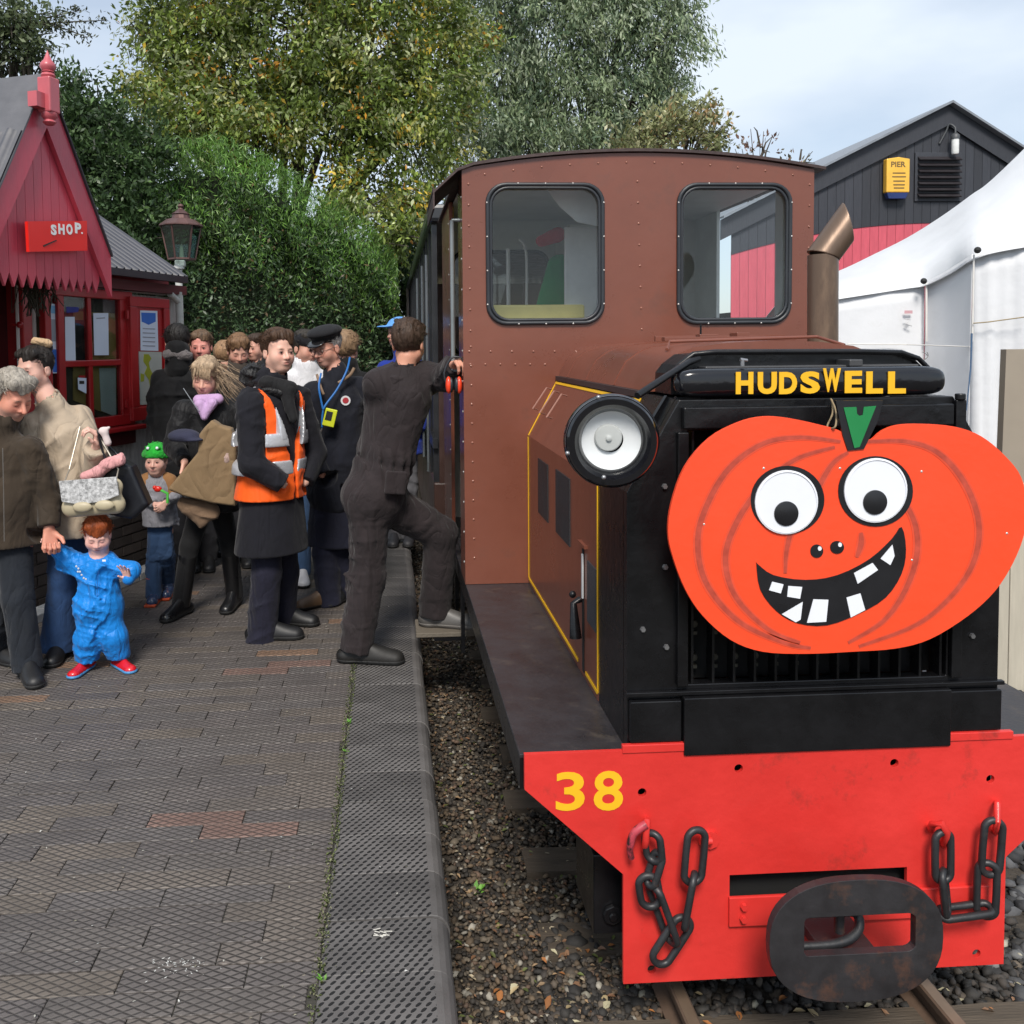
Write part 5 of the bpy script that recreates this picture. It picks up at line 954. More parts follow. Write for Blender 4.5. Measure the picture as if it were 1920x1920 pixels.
MB().plate([V(a[0]+.01, YW-.15, a[2]), V(b[0]-.01, YW-.15, a[2]), V(b[0]-.05, YW-.14, a[2]-.10), V(a[0]+.05, YW-.14, a[2]-.10)], (0, .10, 0)).build('alarm_base', M('alarm_blue', (.02, .04, .15), rough=.3), al, bevel=.01)
dkp = M('print_brown', (.12, .08, .03)); c = onY(1671, 318, YW-.165); text('lettering', 'PIER', V(c[0], YW-.162, onY(1671, 313, YW-.165)[2]), A3, Z3, .25, .09, dkp, al, bold=.02)
for k_, (z_, w_) in enumerate(((324, .22), (331, .24), (339, .2), (346, .2), (352, .18))): c = onY(1686, z_, YW-.165); MB().box(c[0]-w_/2, c[0]+w_/2, YW-.1635, YW-.161, c[2]-.012, c[2]+.006).build('print_line', dkp, al)
bl_ = thing('bulkhead_lamp', 'white bulkhead lamp on a curved conduit under the barn apex', 'lamp', tuple(onY(1791, 290, YW-.1))); c = onY(1791, 272, YW-.14)
MB().lathe(c-V(0, 0, .16), Z3, [(0, 0), (.05, .01), (.06, .04), (.06, .26), (.05, .30), (0, .31)], 16).build('lamp_glass', M('lamp_white', (.75, .76, .74), rough=.2), bl_, smooth=True); MB().lathe(c+V(0, 0, .10), Z3, [(.07, 0), (.07, .06), (.03, .10), (0, .10)], 16).tube(smooth_poly([c+V(0, 0, .2), c+V(.0, .02, .30), c+V(-.06, .08, .36), c+V(-.1, .1, .25), c+V(-.2, .12, .05)], 5, False), .016, 8).build('lamp_bracket', M('lamp_bracket_grey', (.06, .065, .07), rough=.5), bl_, smooth=True)

# ================================================================ MARQUEE AND BEIGE BOOTH
tent = M('marquee_canvas', (.70, .71, .73), rough=.6, var=.03, scale=2, bump=.014, bscale=3.0, dirt=((.55, .55, .52), .62, .5), dirtscale=2); mq = thing('marquee', 'white canvas marquee with a sweeping roof at the right of the locomotive', 'marquee', tuple(onY(1800, 900, 8.8)))
def grid_surf(rows, name, mat, parent, thick=.01, sag=0):
    R_ = [smooth_poly(r, 6, False) for r in rows]; n = len(R_[0]); m = len(R_); vs = [p for r in R_ for p in r]; fs = [(i*n+j, i*n+j+1, (i+1)*n+j+1, (i+1)*n+j) for i in range(m-1) for j in range(n-1)]
    o = mesh_obj(name, vs, fs, mat, parent, smooth=True); s_ = o.modifiers.new('t', 'SOLIDIFY'); s_.thickness = thick; return o
eav = [(1480, 574), (1590, 557), (1700, 540), (1736, 534), (1782, 512), (1827, 485), (1900, 466), (2150, 430)]; mid = [(1480, 545), (1575, 518), (1700, 462), (1800, 400), (1900, 335), (2100, 180)]; rid = [(1480, 540), (1572, 508), (1640, 476), (1700, 446), (1760, 409), (1820, 366), (1880, 318), (2100, 100)]
ed_ = [8.56, 8.56, 8.56, 8.5, 8.2, 7.84, 7.7, 7.4]
r0 = [onY(x, y, d_) for (x, y), d_ in zip(eav, ed_)]; r2 = [onY(x, y, 11.) for x, y in rid]; r1 = [p*.5+q*.5-V(0, 0, .06) for p, q in zip(r0, r2)]; r3 = [V(q[0], q[1]+2.5, q[2]-1.2) for q in r2]
grid_surf([r0, r1, r2, r3], 'marquee_roof', tent, mq)
def wall(pts, ds, name, wr=.02, seed=0):
    top = [onY(x, y, d_) for (x, y), d_ in zip(pts, ds)]; n = 14; rows = []; T = smooth_poly(top, 10, False); vs = []; r = random.Random(seed); ph = [r.uniform(0, 6) for _ in range(6)]
    for k in range(n+1):
        f = k/n
        for j, p in enumerate(T): vs.append(V(p[0], p[1]+wr*(math.sin(j*.7+ph[0]+f*2)+.6*math.sin(j*1.7+ph[1]-f*3))*(.3+f), p[2]*(1-f)-.33*f))
    m = len(T); fs = [(k*m+j, k*m+j+1, (k+1)*m+j+1, (k+1)*m+j) for k in range(n) for j in range(m-1)]; o = mesh_obj(name, vs, fs, tent, mq, smooth=True); s_ = o.modifiers.new('t', 'SOLIDIFY'); s_.thickness = .006; return o
wall([(1480, 567), (1590, 549), (1734, 529)], [8.6]*3, 'wall_panel', .012, 1); wall([(1736, 529), (1780, 505), (1825, 476)], [8.6, 8.3, 7.9], 'wall_panel', .012, 2); wall([(1827, 475), (1900, 458), (1990, 436)], [7.89, 7.75, 7.6], 'wall_panel', .03, 3)
c = onY(1700, 588, 8.57); MB().box(c[0]-.03, c[0]+.05, 8.555, 8.557, c[2]+.0, c[2]+.03).build('printed_mark', M('mark_pink', (.6, .35, .38)), mq); MB().tube([c+V(-.03, -.02, -.05), c+V(.03, -.02, -.06), c+V(-.02, -.02, -.10), c+V(.04, -.02, -.12)], .006, 5).build('printed_mark', M('mark_grey', (.58, .58, .59)), mq)
tan = M('tan_rope2', (.34, .27, .16), rough=.8); hem = M('canvas_hem', (.72, .70, .66), rough=.7)
MB().tube(smooth_poly([onY(1825, 606, 7.82), onY(1850, 604, 7.75), onY(1880, 600, 7.7), onY(1925, 594, 7.6)], 5, False), .006, 6).build('guy_rope', tan, mq); MB().tube([onY(1590, 645, 8.54), onY(1700, 646, 8.54), onY(1818, 650, 7.9)], .006, 6).build('hem_rope', hem, mq)
MB().tube([onY(1826, 478, 7.84), onY(1823, 640, 7.84)], .008, 6).tube([onY(1737, 530, 8.52), onY(1737, 640, 8.52)], .010, 6).build('corner_seam', hem, mq, kind='stuff'); MB().tube([onY(1822, 625, 7.80), onY(1820, 690, 7.80), onY(1812, 770, 7.8)], [.009, .007, .004], 6).build('strap', M('strap_blue', (.06, .12, .22), rough=.6), mq)
for p, d_ in (((1732, 527), 8.45), ((1833, 469), 7.78)): MB().ball(onY(*p, d_), .03, 10, 6).build('pole_cap', M('cap_black', (.01, .01, .01)), mq)
MB().tube(smooth_poly([onY(x, y, 8.5) for x, y in ((1730, 660), (1740, 668), (1732, 676), (1740, 686), (1733, 690), (1729, 680), (1740, 668), (1738, 660))], 4, False), .004, 5).build('lacing', M('lace_grey', (.2, .2, .2)), mq)
YBo = 5.0; bt = thing('booth', 'beige boarded booth with a plain brown upper panel in front of the marquee', 'booth', tuple(onY(1900, 1290, YBo)))
a, b = onY(1877, 905, YBo), onY(1887, 655, YBo); rgt = a[0]+1.0
MB().plate([V(a[0], YBo, a[2]), V(rgt, YBo, a[2]), V(rgt, YBo, b[2]), V(b[0], YBo, b[2])], (0, .05, 0)).build('upper_panel', M('panel_taupe', (.30, .255, .20), rough=.6, var=.05), bt)
for i in range(8): MB().box(a[0]-.05+.105*i, a[0]-.05+.105*i+.10, YBo-.02, YBo+.02, -.37, a[2]-.002).build('board', M('booth_board', (.46, .42, .34), rough=.7, var=.12, stretch=(6, 6, .6), rand=.1), bt, bevel=.004)

# ================================================================ TREES AND HEDGE
bark = M('bark', (.075, .062, .048), rough=.95, var=.4, scale=12, bump=.02, bscale=14, stretch=(1, 1, .3)); lm = leafmat('leaf')
def foliage(name, blobs, nclu, nleaf, lsize, cols, parent, spread=.22, droop=.5, seed=0, shell=.55, aspect=.42, lm=lm, updown=0., outbias=1.):
    r = np.random.default_rng(seed); B = np.array([list(onY(b[0], b[1], b[2]))+[b[3], b[4], b[5]] for b in blobs]); wgt = (B[:, 3]*B[:, 5]); wgt /= wgt.sum(); bi = r.choice(len(B), nclu, p=wgt)
    d = r.normal(0, 1, (nclu, 3)); d /= np.linalg.norm(d, axis=1, keepdims=True); d[:, 1] = np.where(r.random(nclu) < .6, -np.abs(d[:, 1]), d[:, 1])
    rad = shell+(1.06-shell)*r.random(nclu)**.7; C = B[bi, :3]+d*rad[:, None]*B[bi, 3:]
    ax_ = d*outbias+r.normal(0, .5, (nclu, 3))+V(0, 0, -droop); ax_ /= np.linalg.norm(ax_, axis=1, keepdims=True)
    ccol = r.choice(len(cols), nclu, p=np.array([c[1] for c in cols])/sum(c[1] for c in cols)); cb_ = r.uniform(.72, 1.3, nclu)
    N_ = nclu*nleaf; ci = np.repeat(np.arange(nclu), nleaf); t = r.uniform(-1, 1, N_)
    P = C[ci]+ax_[ci]*(t*spread*1.3)[:, None]+r.normal(0, spread*.38, (N_, 3))
    ld = ax_[ci]*.8+r.normal(0, .6, (N_, 3))+V(0, 0, -droop*.8); ld /= np.linalg.norm(ld, axis=1, keepdims=True); q = r.normal(0, 1, (N_, 3)); sd = np.cross(ld, q); sd /= np.linalg.norm(sd, axis=1, keepdims=True)+1e-9
    L_ = lsize*r.uniform(.6, 1.35, N_)[:, None]; W_ = L_*aspect; nn = np.cross(ld, sd)
    v = np.stack([P-ld*L_*.5, P+sd*W_*.5-ld*L_*.05+nn*W_*.15, P+ld*L_*.5, P-sd*W_*.5-ld*L_*.05+nn*W_*.15], 1).reshape(-1, 3)
    K = np.array([c[0] for c in cols]); own = r.random(N_) < .25; k2 = r.choice(len(cols), N_, p=np.array([c[1] for c in cols])/sum(c[1] for c in cols)); kk = np.where(own, k2, ccol[ci]); cc = 2.15*K[kk]*(cb_[ci]*r.uniform(.75, 1.3, N_))[:, None]
    return mesh_obj(name, v, np.arange(N_*4).reshape(-1, 4), lm, parent, col=np.repeat(cc, 4, 0))
def limbs(blobs, base, name, parent, r0=.16, seed=0, twigs=60):
    r = random.Random(seed); mb = MB(); top = V(base[0], base[1], 0); 
    cs = [onY(b[0], b[1], b[2]) for b in blobs]; m = np.mean(cs, 0); fork = V(base)*.35+m*.65; fork[2] = base[2]+(m[2]-base[2])*.45
    mb.tube(smooth_poly([V(base), V(base)*.6+fork*.4+V(.1, 0, 0), fork], 5, False), [r0*(1-.04*i) for i in range(11)], 10); out_ = []
    for b, c in zip(blobs, cs):
        mid_ = fork*.5+c*.5+V(r.uniform(-.2, .2), r.uniform(-.2, .2), .15); P = smooth_poly([fork, mid_, c], 4, False); out_.append(MB().tube(P, [r0*.5*(1-.085*i) for i in range(len(P))], 7))
        for k in range(max(2, twigs//len(blobs))):
            d = nrm(V(r.gauss(0, 1), r.gauss(0, 1), r.gauss(.2, 1))); e = c+d*V(b[3], b[4], b[5])*r.uniform(.7, 1.05); s0 = P[r.randrange(len(P)//2, len(P))]; mm = (s0+e)/2+V(0, 0, .1); out_[-1].tube([s0, mm, e], [.022, .013, .005], 4)
    mb.build('trunk', bark, parent, smooth=True)
    for o in out_: o.build('limb', bark, parent, smooth=True)
def tree(name, label, blobs, base, fol, **k):
    t = thing(name, label, 'tree', tuple(base)); limbs(blobs, base, name, t, k.get('r0', .16), k.get('seed', 0), k.get('twigs', 60)); foliage('crown', blobs, parent=t, **fol); return t
G1 = [((.21, .23, .12), .8), ((.062, .090, .016), 6), ((.095, .125, .024), 4), ((.045, .062, .013), 3), ((.15, .15, .03), 1.6), ((.26, .18, .02), .45), ((.28, .13, .015), .2), ((.17, .18, .09), 1)]  # first, palest tone paints bright highlights on to some leaves
Yt = 14.
bl1 = [(560, 60, Yt, 1.5, 1.4, 1.2), (420, 130, Yt, 1.2, 1.2, .9), (330, 70, Yt, .75, .8, .45), (290, 190, Yt-.5, .55, .7, .35), (700, 70, Yt, 1.3, 1.4, 1.2), (620, 230, Yt, 1.6, 1.5, .9), (760, 250, Yt-.3, 1.0, 1.1, 1.1), (480, 250, Yt-.3, 1.2, 1.2, .7), (700, 380, Yt-.8, .95, 1.0, .65), (760, 440, Yt-1, .55, .8, .45), (400, 0, Yt, 1.0, 1., .5), (820, 130, Yt+.3, .9, 1., 1.2), (600, -80, Yt, 2.0, 1.4, .8), (360, 260, Yt-.5, .9, .9, .5), (262, 60, Yt, .28, .4, .16), (250, 170, Yt-.4, .25, .4, .14), (300, 20, Yt, .3, .4, .2), (330, 130, Yt, .4, .5, .22)]
tree('tree', 'tall yellow-green tree with some orange autumn leaves in the middle background', bl1, (-1.2, Yt+.6, -.4), dict(nclu=1300, nleaf=62, lsize=.092, cols=G1, spread=.24, droop=.45, seed=1, shell=.35), seed=1, twigs=160, r0=.2)
G2 = [((.19, .22, .15), .9), ((.085, .112, .058), 4), ((.11, .14, .075), 4), ((.038, .060, .032), 3), ((.12, .15, .10), 1.6), ((.17, .19, .12), .6)]  # willow greens; the leading pale tone is leaf highlight put into colour
Yw = 17.
bl2 = [(1000, 60, Yw, 1.3, 1.2, 1.2), (1130, 40, Yw, 1.2, 1.2, .9), (1230, 80, Yw, .9, 1., .75), (1280, 40, Yw, .5, .7, .45), (1180, 190, Yw, 1.0, 1.1, .75), (1060, 200, Yw, 1.2, 1.2, .9), (920, 150, Yw, .9, 1., 1.3), (900, 270, Yw-.5, 1.1, 1., .7), (1020, 280, Yw-.5, 1.2, 1., .5), (1140, 280, Yw-.5, .9, 1., .5), (960, -60, Yw, 1.6, 1.2, .8), (1230, 175, Yw, .45, .6, .4), (1180, -40, Yw, 1.3, 1., .6)]
tree('tree', 'tall grey-green willow behind the locomotive cab', bl2, (2.4, Yw+.5, -.4), dict(nclu=1050, nleaf=60, lsize=.115, cols=G2, spread=.27, droop=.9, seed=2, shell=.45, aspect=.28), seed=2, twigs=170, r0=.24)
bl3 = [(1240, 250, 15.5, .55, .6, .5), (1300, 240, 15.5, .45, .5, .45), (1340, 262, 15.5, .25, .4, .35), (1190, 280, 15.5, .5, .6, .4)]
tree('bush', 'pale olive bush just above the right side of the cab roof', bl3, (4.8, 15.8, -.4), dict(nclu=170, nleaf=26, lsize=.10, cols=[((.12, .13, .06), 3), ((.17, .165, .09), 2), ((.08, .09, .035), 2), ((.2, .13, .06), .6)], spread=.16, droop=-.3, seed=3, shell=.3), seed=3, twigs=60, r0=.06)
bl3b = [(1425, 275, 15.2, .35, .3, .35), (1500, 300, 15.2, .45, .3, .2), (1395, 300, 15.2, .25, .3, .3)]
tree('sapling', 'sparse twigs with dead brown leaves above the barn eave', bl3b, (6.3, 15.4, -.4), dict(nclu=16, nleaf=7, lsize=.09, cols=[((.10, .055, .04), 2), ((.07, .06, .03), 1)], spread=.1, droop=-.2, seed=4, shell=.4), seed=4, twigs=26, r0=.03)
GD = [((.022, .042, .014), 4), ((.034, .060, .020), 3), ((.050, .085, .028), 2), ((.015, .028, .010), 3)]
bl4 = [(170, 220, 11., .42, .5, .45), (200, 330, 11., .55, .6, .6), (150, 300, 11., .4, .5, .6), (260, 300, 11.3, .5, .6, .5), (240, 420, 11., .6, .6, .6), (130, 180, 11.2, .22, .3, .3), (190, 250, 11.3, .45, .4, .3)]
tree('bush', 'dark green bush rising behind the shop roof', bl4, (-3.4, 11.3, -.2), dict(nclu=520, nleaf=34, lsize=.075, cols=GD, spread=.13, droop=-.2, seed=5, shell=.3), seed=5, twigs=60, r0=.07)
bl5 = [(20, 60, 12.5, .65, .6, .5), (-60, 0, 12.5, 1., .8, .8), (60, 100, 12.5, .3, .4, .2), (0, 110, 12.5, .5, .5, .25)]
tree('tree', 'dark tree at the top left corner above the shop roof', bl5, (-5.6, 12.8, -.3), dict(nclu=260, nleaf=26, lsize=.085, cols=[((.040, .055, .025), 3), ((.06, .075, .035), 2)], spread=.16, droop=.2, seed=6, shell=.3), seed=6, twigs=70, r0=.1)
br_ = thing('bare_branch', 'thin leafy branch reaching across the sky at the top left', 'branch', tuple(onY(60, 60, 12.4))); tw = MB(); P0 = onY(-10, 60, 12.4); rr2 = random.Random(8); tips = []
for (x, y) in ((200, 38), (165, 70), (150, 20), (120, 50)):
    e = onY(x, y, 12.4); m = P0*.5+e*.5+V(0, 0, rr2.uniform(0, .15)); P = smooth_poly([P0, m, e], 6, False); tw.tube(P, [.02-.0013*i for i in range(len(P))], 5); tips += [(P[j], 0) for j in range(3, len(P))]
tw.build('stem', bark, br_); r_ = np.random.default_rng(9); v = []; cc = []
for p, _ in tips:
    for k in range(16):
        q = p+r_.normal(0, .05, 3); d_ = nrm(r_.normal(0, 1, 3)+V(.5, 0, -.6)); s_ = nrm(np.cross(d_, r_.normal(0, 1, 3))); v += [q, q+d_*.03+s_*.013, q+d_*.065, q+d_*.03-s_*.013]; cc += [V(.06, .07, .035)*r_.uniform(.6, 1.4)]*4
mesh_obj('leaves', v, np.arange(len(v)).reshape(-1, 4), lm, br_, col=np.array(cc))
# hedge: dark core with a leafy face, brighter feathery top growth
hedge = thing('hedge', 'high dense green hedge running behind the crowd from the shop to the coach', 'hedge', tuple(onY(500, 880, 11.6)))
hp_ = [onY(x, y, d_) for x, y, d_ in ((150, 420, 11.6), (250, 350, 11.6), (330, 322, 11.6), (420, 318, 11.6), (500, 345, 11.7), (560, 385, 11.8), (640, 430, 12), (700, 470, 12.2), (745, 520, 12.6), (752, 640, 12.8))]
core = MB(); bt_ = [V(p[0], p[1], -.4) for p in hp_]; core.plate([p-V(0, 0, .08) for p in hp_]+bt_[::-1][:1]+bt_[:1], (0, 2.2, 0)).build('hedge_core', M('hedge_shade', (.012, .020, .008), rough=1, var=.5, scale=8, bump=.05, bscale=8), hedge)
def face(name, n, rows, lsize, cols, seed, spread=.1, up=0., aspect=.4, lm=lm, fu=None):
    r = np.random.default_rng(seed); N_ = n; X = np.array([p[0] for p in hp_]); Zt = np.array([p[2] for p in hp_]); Yd = np.array([p[1] for p in hp_]); x = r.uniform(X[0], X[-1], N_); zt = np.interp(x, X, Zt); yd = np.interp(x, X, Yd)
    f = r.uniform(rows[0], rows[1], N_); bump_ = .10*np.sin(x*7+f*9)+.08*np.sin(x*15+f*4+2)+.07*np.sin(f*30+x*5); z = -.1+(zt+.1)*f+r.normal(0, .03, N_); y = yd-.10-bump_*1.2+r.normal(0, spread, N_)+.5*np.maximum(0, f-.9)*4*r.random(N_)
    if fu is not None: kp = r.random(N_) < fu(x, f); x, y, z = x[kp], y[kp], z[kp]; N_ = len(x)
    P = np.stack([x, y, z], 1); ld = r.normal(0, .7, (N_, 3))+V(0, -.35, up); ld /= np.linalg.norm(ld, axis=1, keepdims=True); sd = np.cross(ld, r.normal(0, 1, (N_, 3))); sd /= np.linalg.norm(sd, axis=1, keepdims=True); L_ = lsize*r.uniform(.6, 1.4, N_)[:, None]; W_ = L_*aspect
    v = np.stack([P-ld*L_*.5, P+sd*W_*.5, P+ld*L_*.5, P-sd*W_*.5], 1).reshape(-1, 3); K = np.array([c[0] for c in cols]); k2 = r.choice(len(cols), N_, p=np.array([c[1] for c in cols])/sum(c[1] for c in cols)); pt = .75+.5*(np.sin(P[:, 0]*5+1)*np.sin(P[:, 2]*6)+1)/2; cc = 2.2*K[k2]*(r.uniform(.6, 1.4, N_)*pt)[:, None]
    return mesh_obj(name, v, np.arange(N_*4).reshape(-1, 4), lm, hedge, col=np.repeat(cc, 4, 0))
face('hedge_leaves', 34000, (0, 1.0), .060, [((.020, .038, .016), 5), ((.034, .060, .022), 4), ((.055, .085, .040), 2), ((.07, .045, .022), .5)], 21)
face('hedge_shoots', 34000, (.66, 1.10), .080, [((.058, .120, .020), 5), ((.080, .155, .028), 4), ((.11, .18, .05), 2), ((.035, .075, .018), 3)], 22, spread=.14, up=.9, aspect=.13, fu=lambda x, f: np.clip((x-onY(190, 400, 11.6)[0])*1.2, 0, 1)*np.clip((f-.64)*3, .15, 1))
# far bushes closing the gap between hedge and coach, and behind the barn
bg = [(770, 500, 15, .5, .5, .8), (800, 440, 15.5, .6, .5, .9), (720, 500, 15, .6, .5, .8), (770, 620, 14.8, .4, .4, .8)]
tree('bush', 'shadowy bush in the gap between the hedge and the coach', bg, (0, 15.4, -.3), dict(nclu=260, nleaf=26, lsize=.10, cols=GD, spread=.18, droop=0, seed=12, shell=.2), seed=12, twigs=30, r0=.06)
# ================================================================ PEOPLE
def basis(f, pitch=0., roll=0.):   # rows: right, forward, up (world); f = facing (x, y)
    f = nrm(V(f[0], f[1], 0)); F_ = f*math.cos(pitch)-Z3*math.sin(pitch); U_ = Z3*math.cos(pitch)+f*math.sin(pitch); R_ = np.cross(F_, U_)
    c, s = math.cos(roll), math.sin(roll); return np.array([R_*c+U_*s, F_, U_*c-R_*s])
skinm = M('skin', (1, 1, 1), rough=.5, var=.05, scale=30, attr='Col', spec=.35, bump=.0004, bscale=300)
skinm.node_tree.nodes['Principled BSDF'].inputs['Subsurface Weight'].default_value = .06; skinm.node_tree.nodes['Principled BSDF'].inputs['Subsurface Radius'].default_value = (.02, .008, .004)
def hand(Fd, w, d, n, s=1., curl=.5, side=1, spread=.10, thumb=.6, point=None):
    d, n = nrm(d), nrm(n); n = nrm(n-d*np.dot(n, d)); l = np.cross(d, n)*side; k = .006*s
    def dirr(a, sp): return nrm((d+l*sp)*math.cos(a)+n*math.sin(a))
    for i in range(4):
        o = (i-1.5); kn = w+d*(.088-.005*abs(o-.3))*s+l*o*.0195*s; Fd.cap(w+l*o*.009*s, kn, .0125*s, .0105*s, k=.010*s)
        ln = (.043, .048, .045, .036)[i]*s; c = curl if point != i else .05; a1 = c*.7+.05*i; p1 = kn+dirr(a1, spread*o*.7)*ln; p2 = p1+dirr(a1+c*.9, spread*o*.5)*ln*.62; p3 = p2+dirr(a1+c*1.5, spread*o*.4)*ln*.5
        Fd.cap(kn, p1, .0098*s, .0088*s, k=k); Fd.cap(p1, p2, .0088*s, .0080*s, k=k*.5); Fd.cap(p2, p3, .0080*s, .0068*s, k=k*.5)
    b = w+d*.022*s-l*.024*s; t1 = b+nrm(d*.62-l*.62+n*thumb)*.042*s; t2 = t1+nrm(d*.85-l*.2+n*thumb)*.030*s; Fd.cap(w+d*.01*s, b, .014*s, .015*s, k=.01*s); Fd.cap(b, t1, .0135*s, .0105*s, k=.008*s); Fd.cap(t1, t2, .0105*s, .0082*s, k=k)
class Person:
    def __init__(P, label, J, Y, f, h=1.75, head=(0, -1), pitch=0., roll=0., hs=None, skin=(.56, .30, .215), group=None, loc=None, vox=.005):
        P.W = {}; P.Y = Y; P.gr = {}
        for k, v in J.items(): P.W[k] = onY(v[0], v[1], Y+(v[2] if len(v) > 2 else 0))
        P.f = nrm(V(f[0], f[1], 0)); P.s = h/1.75; P.hs = (hs or .235*P.s**.5)/.235; P.R = basis(head, pitch, roll); P.skin = V(skin); P.vox = vox
        g = P.W.get('an_l', P.W['pelvis']); P.t = thing('person', label, 'person', (P.W['pelvis'][0], P.W['pelvis'][1], 0), 'people gathered on the platform'); P.hands = []
        W = P.W; up = nrm(W['neck']-W['pelvis']) if 'neck' in W else Z3
        P.lat = nrm(np.cross(P.f, Z3))     # the person's own right
        if 'chest' not in W: W['chest'] = W['neck']*.72+W['pelvis']*.28
    def H(P, x, y, z): return P.W['head']+(V(x, y, z)*P.hs)@P.R
    def box(P, pts, m): A = np.array(pts); return A.min(0)-m, A.max(0)+m
    # ---- continuous body: head, neck, arms, hands, trunk and legs
    def body(P, skinf=None, eyes=True, lids=.5, ear=True, brow=None, mouth=0., beard=None, nose=1., fat=1.):
        W, s, h, H = P.W, P.s, P.hs, P.H; pts = [W[k] for k in W]; lo, hi = P.box(pts, .16*max(s, .6)); hc = W['head']; fine = P.vox; co = .018*max(s, .5)
        sp = [[(hc[i]-.135*h, hc[i]+.135*h)]+[(q[0][i]-.10*q[1]+(q[2][i]*.08*q[1] if q[2][i] < 0 else 0), q[0][i]+.10*q[1]+(q[2][i]*.08*q[1] if q[2][i] > 0 else 0)) for q in [(a[0], a[3], nrm(a[1])) for a in P.hands]] for i in range(3)]
        Fd = Field([fine_axis(lo[i], hi[i], co, sp[i], fine) for i in range(3)]); R = P.R; e = lambda c, r, k=.02: Fd.ell(H(*c), V(r)*h, R, k*h)
        # trunk and limbs
        c_ = lambda a, b, ra, rb, **k: Fd.cap(W[a], W[b], ra*s, rb*s, k=.04*s, **k) if a in W and b in W else None
        c_('chest', 'pelvis', .10, .10, flat=(P.f, .7)); nb = W['neck']; Fd.cap(nb, W['chest'], .06*s, .10*s, k=.05*s)
        for q in 'lr':
            c_('chest', 'sh_'+q, .05, .05); c_('sh_'+q, 'el_'+q, .045, .036); c_('el_'+q, 'wr_'+q, .036, .024); c_('pelvis', 'hip_'+q, .07, .07); c_('hip_'+q, 'kn_'+q, .065, .045); c_('kn_'+q, 'an_'+q, .042, .032)
            if 'toe_'+q in W:
                a = W['an_'+q]; gz_ = P.gr.get(q, 0.); b_ = V(a[0], a[1], gz_+.045*s); tt_ = nrm((W['toe_'+q]-a)*V(1, 1, 0)); Fd.cap(a, b_, .030*s, .026*s, k=.02); Fd.cap(b_, b_+tt_*.12*s-Z3*.012*s, .024*s, .020*s, k=.02)
        Fd.cap(nb, H(0, -.012, -.075), .056*h*fat, .053*h*fat, k=.025*h)
        # head
        e((0, -.012, .035), (.074, .094, .082)); e((0, .022, -.035), (.060*fat, .068, .070)); e((0, .055, -.083), (.030*fat, .026, .024), .025); Fd.cap(H(-.048*fat, .0, -.055), H(-.018, .055, -.090), .018*h, .014*h, k=.03*h); Fd.cap(H(.048*fat, .0, -.055), H(.018, .055, -.090), .018*h, .014*h, k=.03*h)
        Fd.cap(H(-.034, .074, .016), H(.034, .074, .016), .010*h, .010*h, k=.02*h)
        for sx in (-1, 1):
            e((sx*.038, .052, -.030), (.024*fat, .024, .028), .04)
            Fd.ell(H(sx*.0305, .094, -.002), V(.020, .015, .013)*h, R, .012*h, 's'); e((sx*.0305, .073, -.003), (.0145, .0135, .0120), .006)
            if ear: e((sx*.077, -.008, -.012), (.008, .020, .030), .008); Fd.ell(H(sx*.086, .004, -.008), V(.006, .010, .014)*h, R, .005*h, 's')
        Fd.cap(H(0, .083, .008), H(0, .104*nose, -.030), .0075*h, .0115*h, k=.012*h); e((-.0125, .092, -.034), (.0085, .010, .0075), .008); e((.0125, .092, -.034), (.0085, .010, .0075), .008)
        e((0, .080, -.058), (.026, .014, .016), .012); e((0, .0905, -.0535), (.021, .0075, .0052), .005); e((0, .0895, -.0635), (.018, .0075, .0062), .005); Fd.ell(H(0, .098, -.0585), V(.022, .006, .0018+mouth)*h, R, .004*h, 's')
        for a in P.hands: hand(Fd, a[0], a[1], a[2], a[3], **a[4])
        V_, Q_ = Fd.mesh(); L_ = ((V_-hc)/h)@R.T; x, y, z = L_.T; C = np.tile(P.skin, (len(V_), 1)).astype(float)
        def blob(cx, cy, cz, rx, ry, rz): return np.clip(1.35-np.sqrt(((np.abs(x)-cx)/rx)**2+((y-cy)/ry)**2+((z-cz)/rz)**2), 0, 1)[:, None]
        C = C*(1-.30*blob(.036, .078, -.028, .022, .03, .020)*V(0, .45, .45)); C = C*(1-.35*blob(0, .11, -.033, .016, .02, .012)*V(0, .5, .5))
        z = z+7*x*x; C = C*(1-blob(.0, .094, -.0585, .017, .02, .0090)*V(.20, .48, .42)); C = C*(1-.75*blob(0, .094, -.0585, .016, .02, .0015)); z = z-7*x*x
        if brow is not None: bz = .0175-.10*(np.abs(x)-.03)**2*10; m_ = np.clip(1.3-np.sqrt(((np.abs(x)-.031)/.017)**2+((z-bz)/.0042)**2), 0, 1)*(y > .05); C = C*(1-m_[:, None]*.85)+V(brow)*m_[:, None]*.85
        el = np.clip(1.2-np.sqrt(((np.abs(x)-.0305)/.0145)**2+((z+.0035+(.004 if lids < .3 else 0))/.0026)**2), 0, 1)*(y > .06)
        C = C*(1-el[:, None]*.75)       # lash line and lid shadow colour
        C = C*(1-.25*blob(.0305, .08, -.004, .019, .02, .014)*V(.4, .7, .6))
        if beard is not None: m_ = (np.clip((-.035-z)/.02, 0, 1)*np.clip((y+.005)/.03, 0, 1)*(z > -.12))*beard[1]; C = C*(1-m_[:, None])+V(beard[0])*m_[:, None]
        if skinf is not None: C = skinf(P, V_, C)
        o = mesh_obj('body', V_, Q_, skinm, P.t, smooth=True, col=np.clip(C, 0, 1))
